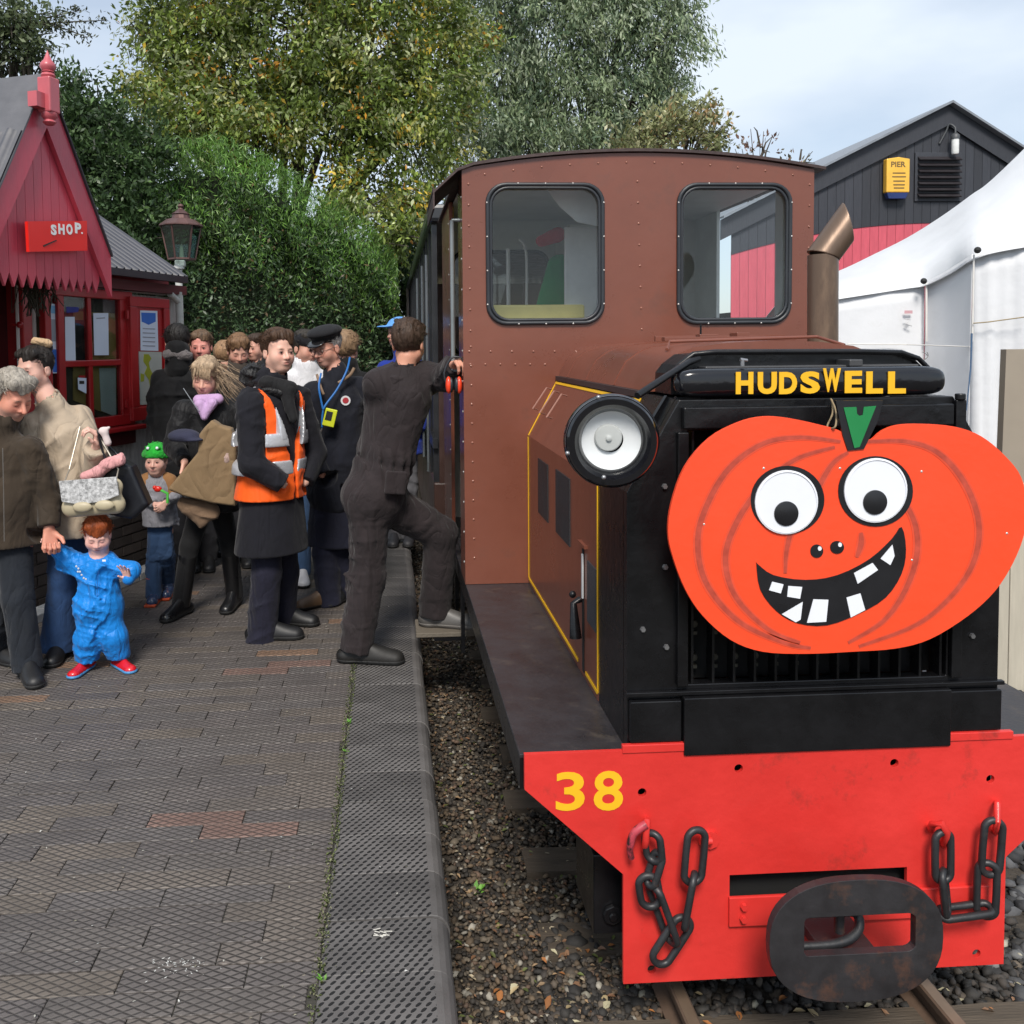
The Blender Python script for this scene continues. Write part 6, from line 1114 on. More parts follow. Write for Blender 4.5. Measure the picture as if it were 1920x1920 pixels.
        if eyes and lids > .3:
            for sx in (-1, 1):
                al = []; ir = []
                for i in range(16):
                    t = 2*math.pi*i/16; dx, dz = .0112*math.cos(t), .0050*math.sin(t)*(1 if math.sin(t) > 0 else .8); al.append(H(sx*.0305+dx, .0880-.28*abs(dx)-dx*dx*20, -.0025+dz))
                for i in range(12): t = 2*math.pi*i/12; dz = min(.0042, max(-.0040, .0052*math.sin(t))); ir.append(H(sx*.0305+.0052*math.cos(t), .0890, -.0022+dz))
                e_ = MB().plate(al, -R[1]*.006*h).build('eye', M('eye_white', (.42, .38, .36), rough=.25), o); MB().plate(ir, -R[1]*.003*h).build('iris', M('eye_iris', (.022, .018, .016), rough=.1), e_)
                ul = [H(sx*.0305+.0125*q, .0895-.30*abs(.0125*q), .0022+.0022*(1-q*q)) for q in (-1, -.5, 0, .5, 1)]; MB().tube(ul, .0013*h, 5).build('lash', M('lash_dark', (.03, .02, .016)), o)
        P.bodyo = o; return o
    def sdf(P, name, pts, m, vox, fn, mat, parent=None, folds=None, label=None):
        lo, hi = P.box(pts, m); Fd = Field(uax(lo, hi, vox)); fn(Fd)
        if folds: Fd.folds(*folds)
        V_, Q_ = Fd.mesh()
        if len(V_) == 0: print('EMPTY', name); return None
        return mesh_obj(name, V_, Q_, mat, parent or P.t, smooth=True)
    def hair(P, col, style='short', vol=.010, front=.062, low=-.02, seed=0, side=0., vox=None):
        h, H, R = P.hs, P.H, P.R; vx = (vox or .0045)*max(.8, h)
        def fn(Fd):
            Fd.ell(H(0, -.016, .040), V(.076+vol*.9, .094+vol*.75, .082+vol*1.3)*h, R, .01)
            if style != 'cap': Fd.cap(H(-.05, .04, .082+vol), H(.05, .045, .080+vol), .026*h, .024*h, k=.03*h)
            if style == 'bob': Fd.cap(H(-.066, -.02, .03), H(-.070, .01, -.07), .026*h, .018*h, k=.03*h); Fd.cap(H(.066, -.02, .03), H(.070, .01, -.07), .026*h, .018*h, k=.03*h); Fd.ell(H(0, -.06, -.03), V(.07, .05, .08)*h, R, .03*h)
            # open the face: everything in front of a slanted plane and below the fringe
            g = Fd.grid(); c = P.W['head']; q = [(g[0]-c[0])/h, (g[1]-c[1])/h, (g[2]-c[2])/h]; x, y, z = [q[0]*R[i][0]+q[1]*R[i][1]+q[2]*R[i][2] for i in range(3)]
            hl = front+.012*np.sin(x*55+seed)+.006*np.sin(x*140+seed*2)+side*x
            cutf = np.minimum(np.minimum(y-.012-.35*np.maximum(0, z-.01), hl-z), 9)      # face opening
            cutl = (low-.012*np.sin(x*40))-z-np.maximum(0, (-y-.02))*.75                  # nape, lower at the back
            ins = np.minimum(.078-np.abs(x)+np.maximum(0, y)*.1, 1)
            if style == 'bob': d = np.minimum(cutf, .060-np.abs(x))
            else: d = np.maximum(cutf, cutl)
            Fd.D = np.maximum(Fd.D, (d*h).astype(np.float32)); r = np.random.default_rng(seed); idx = np.nonzero(np.abs(Fd.D) < .012); X = np.stack([Fd.ax[i][idx[i]] for i in range(3)], 1); Lc = ((X-c)/h)@R.T
            an = Lc[:, 0]*130+np.sin(Lc[:, 1]*30+seed)*2.5+np.sin(Lc[:, 2]*26)*1.5; Fd.D[idx] -= ((np.sin(an)*.0016+np.sin(an*2.3+1)*.0013+np.sin(Lc[:, 1]*60+Lc[:, 0]*40)*.0018)*h).astype(np.float32)
        m = M('hair_%s_%d' % (P.t.name.replace('.', '_'), seed), col, rough=.55, var=.6, scale=34, stretch=(1.6, 1.6, .5), bump=.006, bscale=70, spec=.3)
        o = P.sdf('hair', [P.W['head']], .15*h, vx, fn, m, P.bodyo); r = np.random.default_rng(seed); mb = MB()
        if style in ('short', 'fluffy', 'bob') and vx < .007:   # loose strands over the cap
            for i in range(650 if style != 'bob' else 250):
                d = nrm(r.normal(0, 1, 3)); d[2] = abs(d[2])*.9; 
                if d[1] > .55 and d[2] < .55: continue
                p = V(d[0]*(.076+vol*.8), d[1]*(.094+vol*.6)-.016, d[2]*(.082+vol*1.1)+.04); t_ = nrm(V(side*3+r.normal(0, .5), .5+r.normal(0, .4), r.normal(0, .25))-d*.3); q = p+t_*r.uniform(.018, .034)+d*r.uniform(.0, .006+vol*.5)
                mb.tube([H(*p), H(*((p+q)/2+d*.004)), H(*q)], [.0019*h, .0015*h, .0003*h], 3, cap=False)
            ob = mb.build('strands', m, o, smooth=True, fix=False); ob['kind'] = 'stuff'
        return o
    # ---- garments
    def trouser(P, mat, legs='lr', r=(.095, .072, .060), hem=None, vox=.009, folds=(.007, 34, 1), top=.11, flare=None, seat=.115):
        W, s = P.W, P.s; pts = [W['pelvis']]+[W[k+q] for k in ('hip_', 'kn_', 'an_') for q in legs]; fl = flare or r[2]*1.08
        def fn(Fd):
            Fd.ell(W['pelvis'], V(seat, seat*.9, top)*s, basis(P.f[:2]), .05*s)
            for q in legs:
                Fd.cap(W['pelvis']*.4+W['hip_'+q]*.6, W['kn_'+q], r[0]*s, r[1]*s, k=.03*s); Fd.cap(W['kn_'+q], W['an_'+q]+nrm(W['an_'+q]-W['kn_'+q])*max(.06*s, W['an_'+q][2]-P.gr.get(q, 0.)-.05*s), r[1]*s, fl*s, k=.02*s)
            g = Fd.grid(); hm = min(W['an_'+q][2] for q in legs)-.03*s if hem is None else hem
            for q in legs:
                a = W['an_'+q]; d = nrm(a-W['kn_'+q]); below = (g[0]-a[0])*d[0]+(g[1]-a[1])*d[1]+(g[2]-a[2])*d[2]-(max(.062*s, a[2]-P.gr.get(q, 0.)-.050*s) if hem is None else hem); near = .24*s-np.sqrt((g[0]-a[0])**2+(g[1]-a[1])**2+(g[2]-a[2])**2)
                Fd.D = np.maximum(Fd.D, np.minimum(below, near).astype(np.float32))
        return P.sdf('trousers', pts, .17*s, vox, fn, mat, folds=folds)
    def coat(P, mat, hem, r=(.165, .155, .17), fl=.66, arm=(.075, .058, .046), arms='lr', vox=.009, folds=(.007, 26, 2), name='jacket', collar=.075, cuff=0., shr=.07, neckh=.0, hemtilt=0., extra=None, upto=None, skirt=None, open_=None):
        W, s = P.W, P.s; pts = [W['neck'], W['pelvis']]+[W[k+q] for k in ('sh_', 'el_', 'wr_') for q in arms if k+q in W]+[V(W['pelvis'][0], W['pelvis'][1], hem)]
        def fn(Fd):
            ms = (W['sh_l']+W['sh_r'])/2 if 'sh_l' in W and 'sh_r' in W else W['neck']; up = nrm(W['neck']-W['pelvis']); c1 = ms-up*.10*s; f3 = nrm(P.f-up*np.dot(P.f, up))
            wst = W['pelvis']*.55+c1*.45
            Fd.cap(c1, wst, r[0]*s, r[1]*s, k=.04*s, flat=(f3, fl)); hp = V(W['pelvis'][0], W['pelvis'][1], min(hem+.02, W['pelvis'][2])) if skirt is None else skirt
            Fd.cap(wst, hp, r[1]*s, r[2]*s, k=.05*s, flat=(P.f, fl*1.12))
            for q in arms:
                if 'sh_'+q not in W: continue
                Fd.cap(ms*.55+W['sh_'+q]*.45, W['sh_'+q], shr*1.1*s, shr*s, k=.05*s); 
                if 'el_'+q in W: Fd.cap(W['sh_'+q], W['el_'+q], arm[0]*s, arm[1]*s, k=.022*s); Fd.cap(W['el_'+q], W['wr_'+q], arm[1]*s, arm[2]*s, k=.015*s)
            Fd.cap(ms, W['neck'], shr*1.15*s, collar*s, k=.05*s)
            if collar: Fd.cap(W['neck'], W['neck']+(P.H(0, -.01, -.08)-W['neck'])*(.35+neckh), collar*s, collar*1.0*s, k=.02*s)
            g = Fd.grid(); nx_, ny_ = P.f[0], P.f[1]; Fd.D = np.maximum(Fd.D, np.minimum(hem-g[2]+hemtilt*((g[0]-W['pelvis'][0])*nx_+(g[1]-W['pelvis'][1])*ny_), 9+0*g[0]).astype(np.float32)) if all(W['wr_'+q][2] > hem-.02 for q in arms if 'wr_'+q in W) else Fd.D
            for q in arms:
                if 'wr_'+q not in W: continue
                a = W['wr_'+q]; d = nrm(a-W['el_'+q]); b = (g[0]-a[0])*d[0]+(g[1]-a[1])*d[1]+(g[2]-a[2])*d[2]-cuff; near = .10*s-np.sqrt((g[0]-a[0])**2+(g[1]-a[1])**2+(g[2]-a[2])**2); Fd.D = np.maximum(Fd.D, np.minimum(b, near).astype(np.float32))
            # room for the neck
            if collar: Gd = Field(Fd.ax); Gd.cap(W['neck']+(P.H(0, -.01, -.08)-W['neck'])*.1, P.H(0, .01, -.06), .054*P.hs, .066*P.hs, k=.001); Fd.D = np.maximum(Fd.D, -Gd.D)
            if extra: extra(Fd)
        return P.sdf(name, pts, .22*s, vox, fn, mat, folds=folds)
    def shoe(P, q, mat, ln=.27, sole=None, w=.045, hgt=.10, toe=None, anklelift=.0, ground=0.):
        W, s = P.W, P.s; a = W['an_'+q]; t = nrm((W['toe_'+q]-a)*V(1, 1, 0)); g0 = ground; heel = V(a[0], a[1], g0)-t*.055*s*ln/.27; tp = heel+t*ln*s
        up = nrm(V(0, 0, 1))
        def fn(Fd, grow=0.):
            Fd.cap(heel+up*.038*s, tp-t*.045*s+up*.026*s, (w*.86)*s+grow, w*s+grow, k=.02, flat=(Z3, .85)); Fd.cap(tp-t*.08*s+up*.036*s, V(a[0], a[1], g0+hgt*s), .034*s+grow, .036*s+grow, k=.03*s); Fd.cap(heel+up*.03*s+t*.02*s, V(a[0], a[1], max(a[2], g0+hgt*s)), .036*s+grow, .038*s+grow, k=.03*s)
        def f1(Fd): fn(Fd); Fd.cut((0, 0, g0+.012), (0, 0, -1))
        def f2(Fd): fn(Fd, .004); Fd.cut((0, 0, g0+.001), (0, 0, -1)); Fd.cut((0, 0, g0+.024*max(s, .7)), (0, 0, 1))
        pts = [heel, tp, V(a[0], a[1], g0+hgt*s)]; o = P.sdf('shoe', pts, .07*s+.02, .006, f1, mat)
        if o is not None: P.sdf('sole', pts, .07*s+.02, .006, f2, sole or M('sole_black', (.012, .012, .012), rough=.7), parent=o)
        return o
L2 = lambda a, b, t: a*(1-t)+b*t
RBM = M('shoe_black', (.010, .010, .011), rough=.48, var=.3)

# --- 1 man in the orange hi-vis vest
YV = 5.25
p = Person('young man in an orange hi-vis vest and long dark coat, hand in pocket', dict(head=(521, 659), neck=(506, 722), sh_l=(470, 758, -.14), sh_r=(556, 752, .13), el_l=(472, 872, -.22), wr_l=(532, 908, -.20), el_r=(592, 850, .16), wr_r=(572, 905, .02), pelvis=(508, 935), hip_l=(492, 960, -.06), hip_r=(528, 960, .08), kn_l=(500, 1075, -.06), kn_r=(534, 1072, .14), an_l=(492, 1184, -.04), an_r=(528, 1158, .24), toe_l=(548, 1196, -.04), toe_r=(580, 1172, .20)), YV, (.80, -.60), h=1.78, head=(.62, -.78), pitch=.05, hs=.243, skin=(.68, .40, .31))
p.body(lids=1, brow=(.09, .05, .03), fat=1.07); p.hair((.060, .032, .018), 'short', vol=.012, front=.058, low=-.012, seed=1, side=.25)
navycoat = cloth('coat_navy_black', (.008, .008, .012), fold=.006); zhem = onY(500, 1034, YV)[2]
p.trouser(cloth('trousers_navy', (.013, .013, .026), fold=.007), r=(.10, .088, .082), flare=.088, folds=(.015, 36, 1)); p.shoe('l', RBM, .29, w=.048); p.shoe('r', RBM, .29, w=.048)
p.coat(navycoat, zhem, r=(.175, .175, .235), fl=.72, arm=(.082, .070, .058), collar=.085, neckh=.05, folds=(.013, 30, 2))
def vest(P, grow, zb, zt_, nm, mat, cut=None, vox=.008, parent=None, base=(.175, .175, .205), fl=.74, armr=.105):
    W, s = P.W, P.s
    def fn(Fd):
        ms = (W['sh_l']+W['sh_r'])/2; up = nrm(W['neck']-W['pelvis']); c1 = ms-up*.10*s; f3 = nrm(P.f-up*np.dot(P.f, up)); wst = W['pelvis']*.55+c1*.45; gw = grow
        Fd.cap(c1, wst, base[0]*s+gw, base[1]*s+gw, k=.04, flat=(f3, fl)); Fd.cap(wst, V(W['pelvis'][0], W['pelvis'][1], zb), base[1]*s+gw, base[2]*s+gw, k=.05, flat=(P.f, fl*1.12))
        for q in 'lr': Fd.cap(ms*.55+W['sh_'+q]*.45, ms*.12+W['sh_'+q]*.88, .077*s+gw, .070*s+gw, k=.05*s)
        Gd = Field(Fd.ax)
        for q in 'lr': Gd.cap(W['sh_'+q]+(W['sh_'+q]-ms)*.25, W['sh_'+q]-up*.18*s+(W['sh_'+q]-ms)*.25, armr*s*.8, armr*s*.8, k=.03); Gd.cap(W['sh_'+q], W['el_'+q], .088*s, .074*s, k=.02); Gd.cap(W['el_'+q], W['wr_'+q], .074*s, .062*s, k=.02)
        # V neck at the front: an open wedge widening upwards
        g = Fd.grid(); fx = (g[0]-ms[0])*P.f[0]+(g[1]-ms[1])*P.f[1]; la = np.abs((g[0]-ms[0])*P.lat[0]+(g[1]-ms[1])*P.lat[1]); zz = g[2]-(ms[2]-.38*s)
        Vn = np.maximum(la-np.maximum(zz, 0)*.26-.012, -fx-.02); Fd.D = np.maximum(Fd.D, -Vn.astype(np.float32)); Fd.D = np.maximum(Fd.D, -Gd.D); Gn = Field(Fd.ax); Gn.cap(W['neck']-up*.06, W['neck']+Z3*.1, .085*s, .11*s, k=.01); Fd.D = np.maximum(Fd.D, -Gn.D)
        Fd.cut((0, 0, zb), (0, 0, -1)); Fd.cut((0, 0, zt_), (0, 0, 1))
        if cut: cut(Fd, P, ms, fx, la, g)
    return P.sdf(nm, [W['neck'], W['pelvis'], W['sh_l'], W['sh_r'], V(W['pelvis'][0], W['pelvis'][1], zb)], .22*s, vox, fn, mat, parent=parent, folds=None if parent else (.006, 24, 9))
hv = cloth('hi_vis_orange', (.86, .11, .010), fold=.004, rough=.6, var=.08); refl = M('reflective_tape', (.52, .53, .56), rough=.3, metal=.35, var=.1, bump=.001, bscale=80); zv0 = onY(505, 932, YV)[2]
vo = vest(p, .020, zv0, 9, 'hi_vis_vest', hv)
for ya, yb_ in ((858, 884), (808, 832)): vest(p, .029, onY(505, yb_, YV)[2], onY(505, ya, YV)[2], 'reflective_band', refl, parent=vo)
def vstripe(sg):
    def c(Fd, P, ms, fx, la, g): lat = (g[0]-ms[0])*P.lat[0]+(g[1]-ms[1])*P.lat[1]; Fd.D = np.maximum(Fd.D, (np.abs(lat*sg-.088)-.022).astype(np.float32))
    return c
for sg in (1, -1): vest(p, .0275, onY(505, 822, YV)[2], 9, 'reflective_brace', refl, cut=vstripe(sg), parent=vo)
# dark quilted hood behind the neck
p.sdf('hood', [p.W['neck']], .2, .008, lambda Fd: (Fd.cap(onY(474, 706, YV+.02), onY(500, 722, YV+.10), .060, .075, k=.05), Fd.ell(onY(476, 702, YV+.02), (.07, .08, .055), None, .03), Fd.cap(onY(500, 730, YV-.10), onY(535, 738, YV-.10), .036, .034, k=.03)), cloth('hood_black', (.010, .010, .011), fold=.012, rough=.45, fs=20), folds=(.013, 60, 5))
p.sdf('scarf', [p.W['neck']], .22, .008, lambda Fd: (Fd.cap(onY(500, 718, YV-.09), onY(545, 728, YV-.07), .046, .044, k=.03), Fd.cap(onY(536, 735, YV-.09), onY(550, 785, YV-.13), .042, .028, k=.04)), cloth('scarf_black', (.010, .010, .011), fs=16), folds=(.008, 60, 6))

# --- 2 man in the peaked cap with lanyard
YC2 = 5.9
p = Person('older man in a black peaked cap and glasses with a blue lanyard and yellow radio', dict(head=(614, 652), neck=(634, 708), sh_l=(588, 738, -.05), sh_r=(672, 728, .06), el_l=(580, 840, -.12), wr_l=(604, 890, -.17), el_r=(678, 845, .02), wr_r=(668, 915, -.12), pelvis=(628, 925), hip_l=(610, 945), hip_r=(646, 945, .05), kn_l=(610, 1035), kn_r=(640, 1035, .05), an_l=(616, 1116, -.02), an_r=(650, 1112, .1), toe_l=(585, 1128, -.08), toe_r=(630, 1128, .0)), YC2, (-.45, -.9), h=1.78, head=(-.66, -.75), pitch=.24, hs=.238, skin=(.60, .30, .22))
p.body(lids=.2, brow=(.35, .33, .3), nose=1.05, fat=1.0, beard=((.4, .33, .3), .15)); p.hair((.42, .40, .38), 'short', vol=.006, front=.06, low=-.03, seed=2)
nvc = cloth('jacket_navy', (.008, .009, .015), fold=.006); p.trouser(cloth('trousers_dark_navy', (.014, .015, .030)), r=(.10, .085, .075)); p.coat(nvc, onY(620, 897, YC2)[2], r=(.18, .18, .185), fl=.70, arm=(.08, .066, .055), collar=.076, neckh=.05, folds=(.007, 30, 3))
p.sdf('coat_skirt', [p.W['pelvis'], p.W['kn_l'], p.W['kn_r']], .2, .010, lambda Fd: (Fd.cap(p.W['pelvis'], (p.W['kn_l']+p.W['kn_r'])/2-Z3*.0, .17, .19, flat=(p.f, .72)), Fd.cut((0, 0, onY(620, 1025, YC2)[2]), (0, 0, -1))), cloth('overcoat_navy', (.012, .013, .025)), folds=(.007, 26, 4))
p.shoe('l', M('shoe_tan', (.13, .075, .04), rough=.5), .29, sole=M('sole_brown', (.02, .016, .013))); p.shoe('r', RBM, .29)
capm = cloth('cap_black_felt', (.010, .010, .012), fold=.003)
R_ = p.R; cp = p.sdf('peaked_cap', [p.H(0, 0, .08)], .2, .006, lambda Fd: (Fd.ell(p.H(0, .0, .104), V(.112, .122, .044), basis((-.66, -.75), .25), .03), Fd.ell(p.H(0, -.005, .066), V(.086, .102, .040), R_, .015)), capm, folds=(.003, 30, 3))
p.sdf('peak', [p.H(0, .1, .04)], .14, .006, lambda Fd: (Fd.ell(p.H(0, .092, .052), V(.072, .055, .011), basis((-.66, -.75), .62), .01), Fd.cut(p.H(0, .06, .05), -R_[1])), M('peak_gloss', (.012, .012, .013), rough=.25, coat=.4), parent=cp)
gl = MB()
for sx in (-1, 1): gl.tube([p.H(sx*.031+.021*math.cos(t), .098, -.004+.017*math.sin(t)) for t in [2*math.pi*i/14 for i in range(14)]], .0016, 5, closed=True); gl.tube([p.H(sx*.053, .096, .0), p.H(sx*.080, .0, .006)], .0016, 5)
gl.tube([p.H(-.01, .1, .0), p.H(.01, .1, .0)], .0016, 5).build('glasses', M('wire_frame', (.12, .11, .1), rough=.3, metal=.6), p.t)
def onT(px, py, d): return onY(px, py, YC2-d)
lan = M('lanyard_blue', (.015, .13, .40), rough=.5)
def ribbon(pts, w, mat, nm, par, nrm_=V(0, -1, 0)):
    P_ = smooth_poly(pts, 6, False); vs = []
    for i in range(len(P_)): t = nrm(P_[min(i+1, len(P_)-1)]-P_[max(i-1, 0)]); sd = nrm(np.cross(t, nrm_)); vs += [P_[i]+sd*w, P_[i]-sd*w]
    o = mesh_obj(nm, vs, [(2*i, 2*i+1, 2*i+3, 2*i+2) for i in range(len(P_)-1)], mat, par, smooth=True); s_ = o.modifiers.new('t', 'SOLIDIFY'); s_.thickness = .003; return o
ribbon([onT(602, 700, .13), onT(598, 725, .19), onT(603, 755, .20), onT(606, 768, .20)], .006, lan, 'lanyard', p.t); ribbon([onT(656, 670, .02), onT(650, 695, .12), onT(632, 730, .17), onT(612, 757, .20), onT(606, 768, .205)], .006, lan, 'lanyard', p.t); ribbon([onT(606, 768, .20), onT(604, 785, .2), onT(604, 802, .2)], .006, lan, 'lanyard', p.t)
a, b = onT(610, 768, .215), onT(624, 798, .215); u_ = nrm(V(.25, 0, 1)); rd_ = MB().obox((a+b)/2+V(.005, 0, 0), [nrm(V(1, 0, -.25)), V(0, 1, 0), u_], (.037, .012, .055)).build('radio', M('radio_yellow', (.55, .60, .02), rough=.4), p.t, bevel=.004); MB().obox((a+b)/2+V(.0, -.013, .012), [nrm(V(1, 0, -.25)), V(0, 1, 0), u_], (.020, .002, .028)).build('screen', M('radio_dark', (.02, .02, .018), rough=.2), rd_)
MB().tube(smooth_poly([onT(604, 803, .2), onT(601, 812, .2), onT(602, 822, .2), onT(598, 834, .2)], 4, False), .005, 6).tube([onT(600, 815, .2), onT(605, 824, .2)], .004, 5).build('keys', M('key_metal', (.35, .33, .3), rough=.3, metal=.8), p.t)
bc = onT(648, 751, .135); ba = nrm(V(.10, -1, 0)); bd_ = MB().lathe(bc, ba, [(.0, 0), (.031, 0), (.031, .003), (.0, .003)], 24).build('jacket_badge', M('badge_white', (.6, .6, .62), rough=.6), p.t); MB().lathe(bc, ba, [(.020, .0032), (.017, .005), (.0, .005)], 18).build('badge_centre', M('badge_red', (.35, .02, .03), rough=.6), bd_)
for px in ((597, 700), (656, 712)): pass
ribbon([onT(594, 702, .10), onT(600, 722, .17), onT(607, 740, .185)], .008, M('collar_tan', (.20, .13, .08)), 'collar_lining', p.t); ribbon([onT(664, 690, .03), onT(655, 704, .11), onT(634, 718, .16)], .009, bpy.data.materials['collar_tan'], 'collar_lining', p.t)

# --- 3 man in dark overalls stepping on to the locomotive
YO = 4.78; dk = cloth('overalls_charcoal', (.024, .018, .019), fold=.008, rough=.85, fs=12)
p = Person('man in dark overalls seen from behind stepping up onto the locomotive', dict(head=(766, 644, .06), neck=(756, 700, .04), chest=(745, 740, .06), sh_l=(712, 722, .02), sh_r=(796, 708, .10), el_l=(716, 800, .28), wr_l=(760, 840, .42), el_r=(838, 708, -.02), wr_r=(852, 684, -.28), pelvis=(704, 928, .05), hip_l=(688, 945, .02), hip_r=(726, 940, .10), kn_l=(690, 1080, .03), kn_r=(826, 1000, .16), an_l=(668, 1216, .0), an_r=(818, 1128, .22), toe_l=(735, 1238, -.03), toe_r=(870, 1160, .18)), YO, (.55, .83), h=1.80, head=(.35, .94), pitch=.12, hs=.240, skin=(.58, .28, .19))
gz = onY(820, 1172, 5.02)[2]; p.gr['r'] = gz
p.hands = [(p.W['wr_r'], onY(872, 672, YO-.40)-p.W['wr_r'], V(.1, .1, -1), 1.0, dict(curl=1.1, side=-1))]
p.body(lids=.1, brow=(.05, .03, .02)); p.hair((.050, .030, .020), 'fluffy', vol=.012, front=.06, low=-.045, seed=3)
def ovx(Fd):
    pass
def overalls(P, mat, vox=.008):
    W, s = P.W, P.s; pts = list(W.values())
    def fn(Fd):
        ms = (W['sh_l']+W['sh_r'])/2; up = nrm(W['neck']-W['pelvis']); f3 = nrm(P.f-up*np.dot(P.f, up)); c1 = ms-up*.09; w_ = L2(W['pelvis'], c1, .35)
        Fd.cap(c1, w_, .195, .158, k=.05, flat=(f3, .76)); Fd.cap(w_, W['pelvis'], .150, .165, k=.06, flat=(f3, .86)); Fd.ell(W['pelvis']-up*.0-V(.02, 0, 0), V(.175, .165, .14), basis(P.f[:2]), .06)
        for q in 'lr':
            Fd.cap(ms*.5+W['sh_'+q]*.5, W['sh_'+q], .092, .090, k=.05); Fd.cap(W['sh_'+q], W['el_'+q], .094, .076, k=.04); Fd.cap(W['el_'+q], W['wr_'+q], .076, .052, k=.03)
            Fd.cap(L2(W['pelvis'], W['hip_'+q], .7), W['kn_'+q], .118, .098, k=.04); Fd.cap(W['kn_'+q], W['an_'+q]+nrm(W['an_'+q]-W['kn_'+q])*max(.05, W['an_'+q][2]-P.gr.get(q, 0.)-.06), .099, .092, k=.03)
            a = W['an_'+q]; d = nrm(a-W['kn_'+q]); g = Fd.grid(); b = (g[0]-a[0])*d[0]+(g[1]-a[1])*d[1]+(g[2]-a[2])*d[2]-(W['an_'+q][2]-P.gr.get(q, 0.)-.055); near = .24-np.sqrt((g[0]-a[0])**2+(g[1]-a[1])**2+(g[2]-a[2])**2); Fd.D = np.maximum(Fd.D, np.minimum(b, near).astype(np.float32))
            a = W['wr_'+q]; d = nrm(a-W['el_'+q]); b = (g[0]-a[0])*d[0]+(g[1]-a[1])*d[1]+(g[2]-a[2])*d[2]; near = .10-np.sqrt((g[0]-a[0])**2+(g[1]-a[1])**2+(g[2]-a[2])**2); Fd.D = np.maximum(Fd.D, np.minimum(b, near).astype(np.float32))
        Fd.cap(ms, W['neck'], .09, .072, k=.05); Fd.cap(W['neck'], W['neck']+Z3*.03, .070, .070, k=.02)
        # belted waist with gathers
        g = Fd.grid(); hh = (g[0]-w_[0])*up[0]+(g[1]-w_[1])*up[1]+(g[2]-w_[2])*up[2]; Fd.D += (.008*np.exp(-((hh)/.02)**2)+.014*np.exp(-((hh)/.07)**2)*np.sin((g[0]*.85+g[1]*.5)*120)).astype(np.float32)
        Gd = Field(Fd.ax); Gd.cap(W['neck']+Z3*.02, P.H(0, .0, -.05), .056, .064, k=.001); Fd.D = np.maximum(Fd.D, -Gd.D)
    return P.sdf('overalls', pts, .24, vox, fn, mat, folds=(.021, 34, 7))
overalls(p, dk)
p.sdf('collar', [p.W['neck']], .16, .006, lambda Fd: (Fd.cap(p.W['neck']-Z3*.012, p.W['neck']+Z3*.028, .088, .070, k=.01), Fd.cap(p.W['neck']-Z3*.03, p.W['neck']-Z3*.03-V(p.f[0], p.f[1], 0)*.08-Z3*.02, .05, .045, k=.04), Fd.cap(p.W['neck']-Z3*.06, p.W['neck']+Z3*.09, .062, .064, k=.004, op='s')), dk, folds=(.006, 60, 2))
wb = L2(p.W['pelvis'], (p.W['sh_l']+p.W['sh_r'])/2-Z3*.09, .35); pk_ = MB().obox(onY(742, 905, YO-.13), [nrm(V(1, .2, -.1)), nrm(V(.2, -1, 0)), nrm(V(.1, 0, 1))], (.055, .012, .06)).build('back_pocket', dk, p.t, bevel=.008)
p.shoe('l', M('boot_dark', (.010, .009, .008), rough=.6, var=.3), .31, w=.050, hgt=.10); p.shoe('r', M('boot_grey', (.085, .08, .075), rough=.5, var=.3), .30, w=.048, hgt=.09, ground=gz, sole=M('sole_grey', (.13, .12, .11), rough=.7))

# --- 4 man at the left edge, head down
YM = 4.77; jb = cloth('jacket_brown', (.042, .030, .020), fold=.008)
p = Person('grey haired man in a brown jacket looking down and holding the toddler by the hand', dict(head=(23, 742), neck=(0, 796), sh_l=(-58, 840, .05), sh_r=(56, 842, -.03), el_l=(-78, 940, .05), wr_l=(-60, 1005, -.05), el_r=(92, 935, .02), wr_r=(92, 990, -.04), pelvis=(8, 1000), hip_l=(-14, 1012), hip_r=(34, 1012), kn_l=(4, 1120, .05), kn_r=(34, 1125, -.05), an_l=(-10, 1218, .2), an_r=(50, 1234, -.06), toe_l=(40, 1235, .1), toe_r=(68, 1262, -.24)), YM, (.35, -.94), h=1.74, head=(.86, -.52), pitch=.50, hs=.250, skin=(.62, .27, .19))
p.hands = [(p.W['wr_r']+V(0, 0, -.01), V(.12, -.2, -1), V(.5, -.9, 0), 1.08, dict(curl=1.35, side=1, spread=.02))]
p.body(lids=.2, brow=(.2, .16, .13), beard=((.42, .33, .28), .45), nose=1.08, fat=1.05); p.hair((.30, .27, .23), 'fluffy', vol=.013, front=.058, low=-.02, seed=4)
p.coat(jb, onY(20, 1022, YM)[2], r=(.195, .195, .20), fl=.72, arm=(.075, .070, .060), collar=.085, shr=.062, folds=(.014, 32, 11)); p.trouser(cloth('jeans_black', (.014, .017, .023), fold=.009), r=(.10, .082, .072), folds=(.010, 42, 12)); p.shoe('r', RBM, .28, w=.046); p.shoe('l', RBM, .28, w=.046)
zp = MB().tube([onY(5, 840, YM-.19), onY(7, 930, YM-.20), onY(8, 1015, YM-.20)], .0022, 5).build('zip', M('zip_pale', (.12, .11, .10), rough=.4), p.t)

